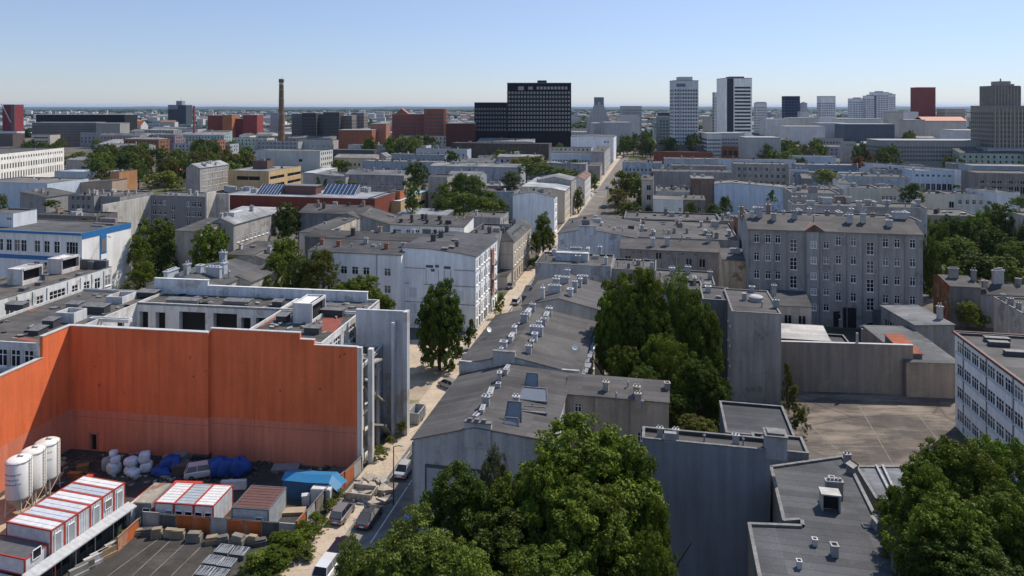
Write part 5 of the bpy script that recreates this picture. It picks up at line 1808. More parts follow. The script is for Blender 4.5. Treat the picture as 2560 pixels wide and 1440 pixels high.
# upper row of six along the canopy
p_far, p_near = ray(313, 1206, 5.3), ray(128, 1327, 5.3)
dx, dy = p_far[0] - p_near[0], p_far[1] - p_near[1]
Lr = math.hypot(dx, dy)
rzc = -math.atan2(dx, dy)
u_ = (dx / Lr, dy / Lr)
v_ = (u_[1], -u_[0])
dep = Lr / 6
for i in range(6):
    ox, oy = p_near[0] + u_[0] * dep * i - v_[0] * 5.8, p_near[1] + u_[1] * dep * i - v_[1] * 5.8
    container('site_container', ('white site container with red edges at the near end of the upper row', 'second white upper container from the near end of the row', 'third white upper container from the near end, with an open door', 'fourth white upper container from the near end of the row',
                                 'fifth white upper container, next to the last at the silo end', 'last white upper container at the far end of the row')[i], (ox, oy), rzc, 5.8, dep - .03, 2.7, 2.6, ((.62, .63, .64), (.50, .53, .57), (.52, .55, .58), (.64, .65, .64), (.42, .46, .5), (.66, .66, .65))[i],
              front=('-',), right=(('door',), ('door',), ('-',), ('door',), ('win',), ('door',))[i], group='upper row of site containers')
ox, oy = p_near[0] - v_[0] * 5.8, p_near[1] - v_[1] * 5.8
low = thing('site_office', 'dark green glazed lower storey under the row of white containers', 'building', (ox, oy, 0), rzc)
b = MB()
b.box(.05, 0, 0, 5.75, Lr, 2.66)
b.build('wall', [M_OBJ], low, (.05, .07, .065))
for i in range(9):
    y = .3 + i * Lr / 9
    b = MB()
    b.box(5.76, y, .9, 5.79, y + .9, 2.2)
    b.build('window', [M_GLASS], low)
b = MB()
for i in range(10):
    b.box(5.76, .05 + i * (Lr - .2) / 9, .05, 5.86, .15 + i * (Lr - .2) / 9, 2.6)
b.build('post', [M_OBJ], low, (.10, .10, .10))
cn = thing('canopy', 'long grey sheet canopy running along the upper container row', 'canopy', (p_near[0], p_near[1], 0), rzc)
b = MB()
b.quad((.02, -3.2, 2.92), (1.25, -3.2, 2.62), (1.25, Lr + .4, 2.62), (.02, Lr + .4, 2.92))
b.quad((.02, -3.2, 2.86), (1.25, -3.2, 2.56), (1.25, Lr + .4, 2.56), (.02, Lr + .4, 2.86))
b.quad((1.25, -3.2, 2.5), (1.25, Lr + .4, 2.5), (1.25, Lr + .4, 2.64), (1.25, -3.2, 2.64))
for i in range(22):
    y = -3.1 + i * (Lr + 3.3) / 22
    b.quad((.02, y, 2.935), (1.25, y, 2.635), (1.25, y + .05, 2.635), (.02, y + .05, 2.935))
b.build('roof', [M_CORR], cn, (.44, .45, .46))
for i in range(6):
    b = MB()
    y = -3 + i * (Lr + 3) / 5.2
    b.box(1.1, y, 0, 1.18, y + .08, 2.52)
    b.build('post', [M_OBJ], cn, ((.3, .03, .02) if i < 2 else (.12, .12, .12)))
ox, oy = p_near[0] - v_[0] * 8.0 - u_[0] * 2.6, p_near[1] - v_[1] * 8.0 - u_[1] * 2.6
container('site_container', 'small container with a dark felt roof and red frame in front of the row', (ox + v_[0] * .8, oy + v_[1] * .8), rzc, 6.9, 2.5, 2.4, 1.6, (.10, .10, .105), front=('-', '-'), right=('win',), ribs=False)
container('site_container', 'low pale container below the dark-roofed one at the frame corner', (ox + v_[0] * .6 - u_[0] * 1.2, oy + v_[1] * .6 - u_[1] * 1.2), rzc, 6.4, 1.15, 0, 2.3, (.5, .56, .62), framec=None, front=('win', '-', 'win'), right=('-',))
container('site_container', 'white flat container edge showing between the silo row and the rusty shed', (ray(318, 1262, 2.6)[0] - .3, ray(318, 1262, 2.6)[1]), -radians(9), .75, 4.6, 0, 2.36, (.62, .62, .6), front=('-',), right=('-',))
# the second group
g0 = ray(386, 1256, 2.7)
for i in range(3):
    c6, s6 = cos(radians(6)), sin(radians(6))
    container('site_container', ('left white container of the trio with the wide window', 'middle container of the trio with a greyer roof and twin windows', 'right white container of the trio with ribbed grey side')[i], (g0[0] + c6 * 2.38 * i, g0[1] - s6 * 2.38 * i), -radians(6), 2.34, 4.4, 0, 2.7,
              ((.64, .64, .63), (.36, .40, .44), (.66, .66, .65))[i], front=(('-', 'win'), ('win', 'win'), ('win', 'win'))[i], right=('-',), group='trio of white site containers')
q0 = ray(330, 1254, 2.6)
container('site_shed', 'rusty grey-roofed shed left of the container trio', q0, -radians(4), 2.3, 4.4, 0, 2.5, (.30, .27, .23), (.22, .22, .21), None, ('-', 'win'), ('-',), None, 'shed', False, True)
q0 = ray(579, 1269, 2.8)
container('site_container', 'large grey container with a brown-red ribbed roof', q0, -radians(6), 4.35, 4.7, 0, 2.8, (.135, .072, .065), (.42, .45, .47), (.10, .11, .12), ('-', 'win'), ('-',))
q0 = ray(420, 1215, 2.3)
container('site_container', 'low bright red container roof behind the trio', q0, -radians(3), 3.6, 1.6, 0, 2.2, (.52, .05, .035), (.30, .04, .03), None, ('-',), ('-',), None, 'container', False)
q0 = ray(205, 1194, 2.0)
container('skip', 'small bright red skip behind the upper container row', q0, -radians(3), 1.0, 1.2, 0, 2.0, (.5, .06, .04), (.42, .05, .035), None, ('-',), ('-',), None, 'skip', False)
q0 = ray(775, 1222, 2.0)
container('site_box', 'white box unit against the orange fence beside the blue shed', q0, -radians(6), 2.5, 1.9, 0, 2.0, (.6, .6, .58), (.5, .5, .5), None, ('-',), ('-',), None, 'container', False)
bx, by = ray(706, 1200, 2.2)
bs = thing('tarpaulin_shed', 'long shed with a bright blue sheet roof near the orange wall', 'shed', (bx, by, 0), -radians(8))
b = MB()
b.box(.05, .0, 0, 6.0, 2.5, 2.2)
b.build('wall', [M_OBJ], bs, (.03, .10, .20))
b = MB()
for x0, x1, z0, z1 in ((-.1, 3.4, 2.75, 2.7), (3.4, 6.0, 2.7, 2.8), (6.0, 7.3, 2.8, 1.7)):
    b.quad((x0, -.15, z0 - .5), (x1, -.15, z1 - .5), (x1, .9, z1), (x0, .9, z0)); b.quad((x0, .9, z0), (x1, .9, z1), (x1, 2.6, z1 - .5), (x0, 2.6, z0 - .5))
b.build('roof', [M_OBJS], bs, (.03, .17, .34))

# ---------------------------------------------------------------- yard goods: big bags, tarpaulins, rubble


def lump(seed, sq=.6, nz=.12):
    r = np.random.default_rng(seed)
    b = MB()
    n, mm = 14, 8
    for i in range(mm + 1):
        a = -pi / 2 + pi * i / mm
        for j in range(n):
            q = 2 * pi * j / n
            f = lambda c: math.copysign(abs(c) ** sq, c)
            k = 1 + nz * math.sin(3 * q + seed) * math.cos(2 * a) + r.uniform(-nz, nz) * .5
            b.v.append((.5 * f(cos(a)) * f(cos(q)) * k, .5 * f(cos(a)) * f(sin(q)) * k, .5 + .5 * f(sin(a)) * (1 + r.uniform(-nz, nz) * .3)))
    for i in range(mm):
        for j in range(n):
            b.f.append((i * n + j, i * n + (j + 1) % n, (i + 1) * n + (j + 1) % n, (i + 1) * n + j))
            b.m.append(0)
    return b.mesh('lump', [M_OBJ], True)


LUMPS = [lump(i, .5, .10) for i in range(4)]
TARPS = [lump(10 + i, .62, .34) for i in range(4)]
BAGL = ('white big bag, lower of the pair nearest the door in the orange wall', 'white big bag on top of the pair nearest the door in the orange wall', 'greyish bag standing left of the tallest white bag pair', 'white big bag, bottom of the middle leaning stack', 'white big bag in the middle of the leaning stack',
        'small white bag on the ground before the leaning stack', 'white big bag, lower of the pair beside the blue tarpaulin', 'white big bag on top of the pair beside the blue tarpaulin', 'small white bag perched highest on the first pair')
for i, (x, y, z, w_, h_) in enumerate(((285, 1184, 0, 1.5, 1.5), (289, 1184, 1.4, 1.1, .9), (268, 1176, 0, 1.3, 1.7), (327, 1183, 0, 1.4, 1.1), (328, 1182, 1.0, 1.5, 1.0), (334, 1189, 0, 1.5, .8), (366, 1178, 0, 1.4, 1.3), (362, 1178, 1.25, 1.4, 1.3), (283, 1182, 2.2, .95, .75))):
    X, Y = ray(x, y)
    o = link('big_bag', LUMPS[i % 4], None, (.56, .57, .60) if i != 2 else (.3, .31, .33), (X, Y, z), RND.uniform(0, 3), (w_, w_, h_))
    tag(o, BAGL[i], 'big bag', 'big bags in the yard')
TL = ('low blue tarpaulin spread over goods, first in the row', 'blue tarpaulin bundle touching the low spread one', 'tall blue tarpaulin bundle right of the white van', 'blue tarpaulin bundle in the middle of the large blue heap', 'widest blue tarpaulin bundle at the end of the heap', 'small blue tarpaulin behind the white bags')
for i, (x, y, w_, d_, h_) in enumerate(((405, 1184, 2.4, 2.2, .9), (430, 1176, 2.2, 2.0, 2.0), (543, 1188, 2.0, 2.4, 2.3), (565, 1190, 1.6, 2.0, 2.2), (598, 1186, 2.6, 2.2, 2.2), (356, 1150, 1.2, 1.0, 1.2))):
    X, Y = ray(x, y)
    o = link('tarpaulin_bundle', TARPS[i % 4], None, (.014, .06, .25), (X, Y, -.05), RND.uniform(0, 3), (w_, d_, h_))
    tag(o, TL[i], 'tarpaulin', 'blue tarpaulins in the yard')
LB = ('dark wooden crate between the blue tarpaulins', 'brown crate lying under the orange wall door', 'orange-brown box in the shade below the orange wall', 'grey crate on the far side of the white van', 'pale slab pile in the shade near the blue shed', 'white concrete barrier left of the blue shed', 'white-grey appliance at the foot of the white box unit', 'beige planks lying by the orange fence', 'dark pallet stack under the orange wall seam', 'grey sheet pile against the orange wall end')
for i, (x, y, w_, d_, h_, c) in enumerate(((455, 1182, 2.2, 1.4, 1.2, (.09, .08, .07)), (208, 1178, 1.3, 1.0, .9, (.22, .12, .05)), (188, 1192, 1.6, .7, .6, (.30, .13, .04)), (450, 1150, 2.0, 1.4, .9, (.2, .2, .2)), (715, 1172, 3.4, 1.8, .35, (.22, .22, .22)),
                                           (585, 1222, 3.0, .6, 1.1, (.5, .52, .54)), (765, 1262, .9, .8, 1.3, (.45, .45, .45)), (735, 1282, 2.6, 1.2, .4, (.34, .26, .18)), (505, 1148, 2.2, 1.2, .7, (.06, .055, .05)), (850, 1186, 3.0, 2.0, .4, (.09, .09, .1)))):
    X, Y = ray(x, y)
    b = MB()
    b.box(-w_ / 2, -d_ / 2, 0, w_ / 2, d_ / 2, h_ * .9)
    b.box(-w_ / 2 - .06, -d_ / 2 - .06, h_ * .9, w_ / 2 + .02, d_ / 2 - .1, h_)
    for q in range(3):
        b.box(-w_ / 2 + q * w_ / 2.4, -d_ / 2 - .04, .05, -w_ / 2 + q * w_ / 2.4 + .1, -d_ / 2 - .002, h_ * .85)
    o = b.build(('crate', 'crate', 'box', 'crate', 'slab_pile', 'barrier', 'appliance', 'plank_pile', 'pallet', 'sheet_pile')[i], [M_OBJ], None, c)
    o.location = (X, Y, 0)
    o.rotation_euler = (0, 0, RND.uniform(-.3, .3))
    tag(o, LB[i], ('crate', 'crate', 'box', 'crate', 'slabs', 'barrier', 'appliance', 'planks', 'pallet', 'sheets')[i])
b = MB()                                                # loose rubbish strewn over the yard
for i in range(420):
    x, y = RND.uniform(150, 900), RND.uniform(1132, 1215)
    if x > 650 and y > 1190:
        continue
    X, Y = ray(x, y)
    s_ = RND.uniform(.12, .6)
    q = RND.uniform(0, 6.3)
    hh = RND.uniform(.04, .35)
    b.prism([(X + s_ * cos(q + k * 1.57) * (1 if k % 2 else .5), Y + s_ * sin(q + k * 1.57) * (1 if k % 2 else .5)) for k in range(4)], 0, hh, m=RND.choice((0, 0, 0, 1, 2)))
struct(b.build('rubble', [simple('rubbish_dark', (.07, .065, .06), .9, 0, .4, 3), M_CONC, simple('rubbish_brown', (.14, .09, .06), .9, 0, .4, 3)]), 'stuff')

# ---------------------------------------------------------------- fences and things along them


def fence(name, label, pts, h, cols, post=(.2, .2, .2)):
    P = [ray(*p) for p in pts]
    o = thing(name, label, 'fence', (P[0][0], P[0][1], 0))
    k = 0
    for (x0, y0), (x1, y1) in zip(P, P[1:]):
        L_ = math.hypot(x1 - x0, y1 - y0)
        n = max(1, int(L_ / 1.9))
        dx, dy = (x1 - x0) / L_, (y1 - y0) / L_
        for i in range(n):
            a, c_ = L_ * i / n + .04, L_ * (i + 1) / n - .04
            hh = h * RND.uniform(.9, 1.03)
            b = MB()
            A = (x0 + dx * a - P[0][0], y0 + dy * a - P[0][1])
            B_ = (x0 + dx * c_ - P[0][0], y0 + dy * c_ - P[0][1])
            nx, ny = -dy * .05, dx * .05
            tl = RND.uniform(-.12, .12)
            b.v += [(A[0], A[1], .05), (B_[0], B_[1], .05), (B_[0] + nx * 2, B_[1] + ny * 2, .05), (A[0] + nx * 2, A[1] + ny * 2, .05), (A[0] + tl * nx * 20, A[1] + tl * ny * 20, hh), (B_[0] + tl * nx * 20, B_[1] + tl * ny * 20, hh), (B_[0] + nx * 2 + tl * nx * 20, B_[1] + ny * 2 + tl * ny * 20, hh), (A[0] + nx * 2 + tl * nx * 20, A[1] + ny * 2 + tl * ny * 20, hh)]
            b.f += [(0, 1, 5, 4), (1, 2, 6, 5), (2, 3, 7, 6), (3, 0, 4, 7), (4, 5, 6, 7)]
            b.m += [0] * 5
            b.build('panel', [M_RUST if cols[k % len(cols)][0] < .3 else M_WORN], o, cols[k % len(cols)])
            k += 1
        b = MB()
        for i in range(n + 1):
            X, Y = x0 + dx * L_ * i / n - P[0][0], y0 + dy * L_ * i / n - P[0][1]
            b.tube((X, Y, 0), (X, Y, h + .12), .05, .05, 6)
        b.tube((x0 - P[0][0], y0 - P[0][1], h), (x1 - P[0][0], y1 - P[0][1], h), .035, .035, 5)
        b.build('rail', [M_OBJ], o, post)
    return o


OR, GR, DK = (.40, .11, .035), (.36, .35, .34), (.10, .10, .10)
fence('hoarding', 'orange and grey panel fence in front of the container trio', [(356, 1322), (742, 1352)], 1.9, [GR, DK, OR, OR, GR, OR, OR, DK, GR, OR, OR, GR, OR, OR, GR, OR])
fence('hoarding', 'short slanting orange fence between the container row and the asphalt', [(294, 1382), (350, 1330)], 1.6, [OR, (.46, .14, .05), OR, GR])
fence('hoarding', 'crooked orange fence running along the pavement past the hedge', [(742, 1352), (812, 1268), (840, 1240), (905, 1180)], 2.1, [OR, GR, (.20, .19, .16), (.24, .2, .16), OR, (.42, .13, .05), GR, OR, OR, OR])
BL = 'concrete block in the row below the orange and grey fence'
ords = ['leftmost', 'second', 'third', 'fourth', 'fifth', 'sixth', 'seventh', 'eighth', 'ninth', 'tenth', 'eleventh', 'last']
for i, x in enumerate((348, 368, 392, 428, 446, 486, 530, 558, 596, 616, 632, 652)):
    y = 1338 + (x - 348) * .075 + RND.uniform(-3, 6)
    X, Y = ray(x, y)
    b = MB()
    w_, d_, h_ = RND.uniform(1.0, 1.8), RND.uniform(.6, .9), RND.uniform(.6, 1.1)
    b.prism([(-w_ / 2, -d_ / 2), (w_ / 2, -d_ / 2), (w_ / 2, d_ / 2), (-w_ / 2, d_ / 2)], 0, h_ * .7)
    b.prism([(-w_ / 2.4, -d_ / 2.6), (w_ / 2.4, -d_ / 2.6), (w_ / 2.4, d_ / 2.6), (-w_ / 2.4, d_ / 2.6)], h_ * .7, h_)
    b.box(-w_ / 2 - .04, -.12, .1, -w_ / 2 + .0, .12, .3)
    b.box(-w_ * .3, -d_ / 2 - .05, h_ * .2, -w_ * .1, -d_ / 2 - .002, h_ * .45)
    o = b.build('concrete_block', [M_STAIN], None, RND.choice([(.2, .18, .15), (.10, .095, .09), (.28, .22, .15), (.15, .14, .13)]))
    o.location = (X, Y, 0)
    o.rotation_euler = (0, 0, RND.uniform(-.4, .4))
    tag(o, ords[i] + ' ' + BL, 'concrete block', 'concrete blocks along the fence')
for i, (x, y, c) in enumerate(((284, 1376, (.42, .40, .37)), (268, 1392, (.34, .24, .14)), (248, 1400, (.58, .57, .55)), (232, 1412, (.56, .55, .53)), (212, 1428, (.16, .16, .15)), (196, 1440, (.3, .28, .25)))):
    X, Y = ray(x, y)
    b = MB()
    b.prism([(-.9, -.35), (.9, -.35), (.9, .35), (-.9, .35)], 0, .35)
    b.prism([(-.88, -.2), (.88, -.2), (.88, .2), (-.88, .2)], .35, .95)
    o = b.build('concrete_barrier', [M_STAIN], None, c)
    o.location = (X, Y, 0)
    o.rotation_euler = (0, 0, radians(52))
    tag(o, ['farthest', 'brownish second', 'whitest', 'second white', 'darkest', 'nearest'][i] + ' concrete barrier in the slanting row beside the canopy', 'barrier', 'barriers beside the canopy')
CRL = ('rear', 'rear right', 'middle', 'middle right', 'front', 'front right')
for i in range(6):
    x, y = ((560, 1384), (600, 1390), (532, 1412), (568, 1418), (512, 1440), (548, 1446))[i]
    X, Y = ray(x, y)
    o = thing('wire_crate', CRL[i] + ' shallow steel mesh crate of the six beside the bushes', 'crate', (X, Y, 0), -radians(10), 'steel mesh crates on the asphalt')
    b = MB()
    w_, d_ = 1.55, 1.35
    for a in ((-w_ / 2, -d_ / 2, w_ / 2, -d_ / 2 + .05), (-w_ / 2, d_ / 2 - .05, w_ / 2, d_ / 2), (-w_ / 2, -d_ / 2, -w_ / 2 + .05, d_ / 2), (w_ / 2 - .05, -d_ / 2, w_ / 2, d_ / 2)):
        b.box(a[0], a[1], 0, a[2], a[3], .55)
    b.quad((-w_ / 2, -d_ / 2, .25), (w_ / 2, -d_ / 2, .25), (w_ / 2, d_ / 2, .25), (-w_ / 2, d_ / 2, .25))
    b.build('tray', [M_OBJ], o, (.10, .105, .11))
    b = MB()
    for k in range(7):
        q = -w_ / 2 + w_ * k / 6
        b.tube((q, -d_ / 2, .56), (q + RND.uniform(-.2, .2), d_ / 2, .56), .03, .03, 4)
        q = -d_ / 2 + d_ * k / 6
        b.tube((-w_ / 2, q, .575), (w_ / 2, q, .575), .03, .03, 4)
    b.build('grid', [M_OBJ], o, (.45, .46, .47))
# broken concrete by the street, skip trailer, lamp posts
b = MB()
for i in range(26):
    X, Y = ray(RND.uniform(880, 965), RND.uniform(1195, 1262))
    s_ = RND.uniform(.3, 1.3)
    q = RND.uniform(0, 6.3)
    b.prism([(X + s_ * cos(q + k * 1.57) * (1 if k % 2 else .55), Y + s_ * sin(q + k * 1.57) * (1 if k % 2 else .55)) for k in range(4)], .1, [RND.uniform(.2, .7) for _ in range(4)], m=RND.choice((0, 0, 1)))
struct(b.build('rubble', [simple('broken_concrete', (.36, .31, .25), .9, 0, .3, 2), M_CONC]), 'stuff')
for nm, lb, px, w_, d_, h_, c in (('concrete_kiosk', 'broken pale concrete kiosk lying open at the pavement edge', (905, 1245), 3.2, 2.2, 1.1, (.36, .32, .27)), ('skip', 'grey open-topped skip trailer at the foot of the white slab wall', (1042, 1052), 1.7, 3.4, 1.9, (.33, .35, .37))):
    X, Y = ray(*px)
    o = thing(nm, lb, nm.split('_')[-1], (X, Y, 0), -radians(ANG))
    b = MB()
    t = .12
    b.box(-w_ / 2, -d_ / 2, .25, w_ / 2, -d_ / 2 + t, h_); b.box(-w_ / 2, d_ / 2 - t, .25, w_ / 2, d_ / 2, h_); b.box(-w_ / 2, -d_ / 2 + t, .25, -w_ / 2 + t, d_ / 2 - t, h_); b.box(w_ / 2 - t, -d_ / 2 + t, .25, w_ / 2, d_ / 2 - t, h_)
    b.box(-w_ / 2 + t, -d_ / 2 + t, .25, w_ / 2 - t, d_ / 2 - t, .4)
    b.build('tub', [M_CORR], o, c)
    b = MB()
    for k in range(5):
        b.box(w_ / 2, -d_ / 2 + .2 + k * d_ / 5, .3, w_ / 2 + .06, -d_ / 2 + .3 + k * d_ / 5, h_ - .05)
        b.box(-w_ / 2 + .1 + k * w_ / 5.5, -d_ / 2 - .06, .3, -w_ / 2 + .2 + k * w_ / 5.5, -d_ / 2, h_ - .05)
    b.build('rib', [M_CORR], o, tuple(q * .8 for q in c))
    for sx in (-1, 1):
        b = MB()
        b.tube((sx * (w_ / 2 - .15), 0, .3), (sx * (w_ / 2 + .05), 0, .3), .3, .3, 12)
        b.build('wheel', [M_TYRE], o)
for i, (px, py, h_, lb) in enumerate(((1356, 648, 7.5, 'black street lamp beside the young roadside tree'), (1368, 652, 7, 'second dark post next to the black street lamp'), (984, 1262, 7, 'thin street lamp standing by the broken concrete'))):
    X, Y = ray(px, py)
    o = thing('street_lamp', lb, 'street lamp', (X, Y, 0), -radians(ANG), 'street lamps')
    b = MB()
    b.tube((0, 0, 0), (0, 0, h_), .09, .06, 7)
    b.tube((0, 0, h_), (.9, 0, h_ + .25), .05, .04, 6)
    b.build('post', [M_OBJ], o, (.05, .05, .055))
    b = MB()
    b.lathe([(0, h_ + .32), (.22, h_ + .28), (.28, h_ + .2), (.0, h_ + .14)], 10, 0, (1.0, 0))
    b.build('lamp_head', [M_OBJ], o, (.3, .3, .3))
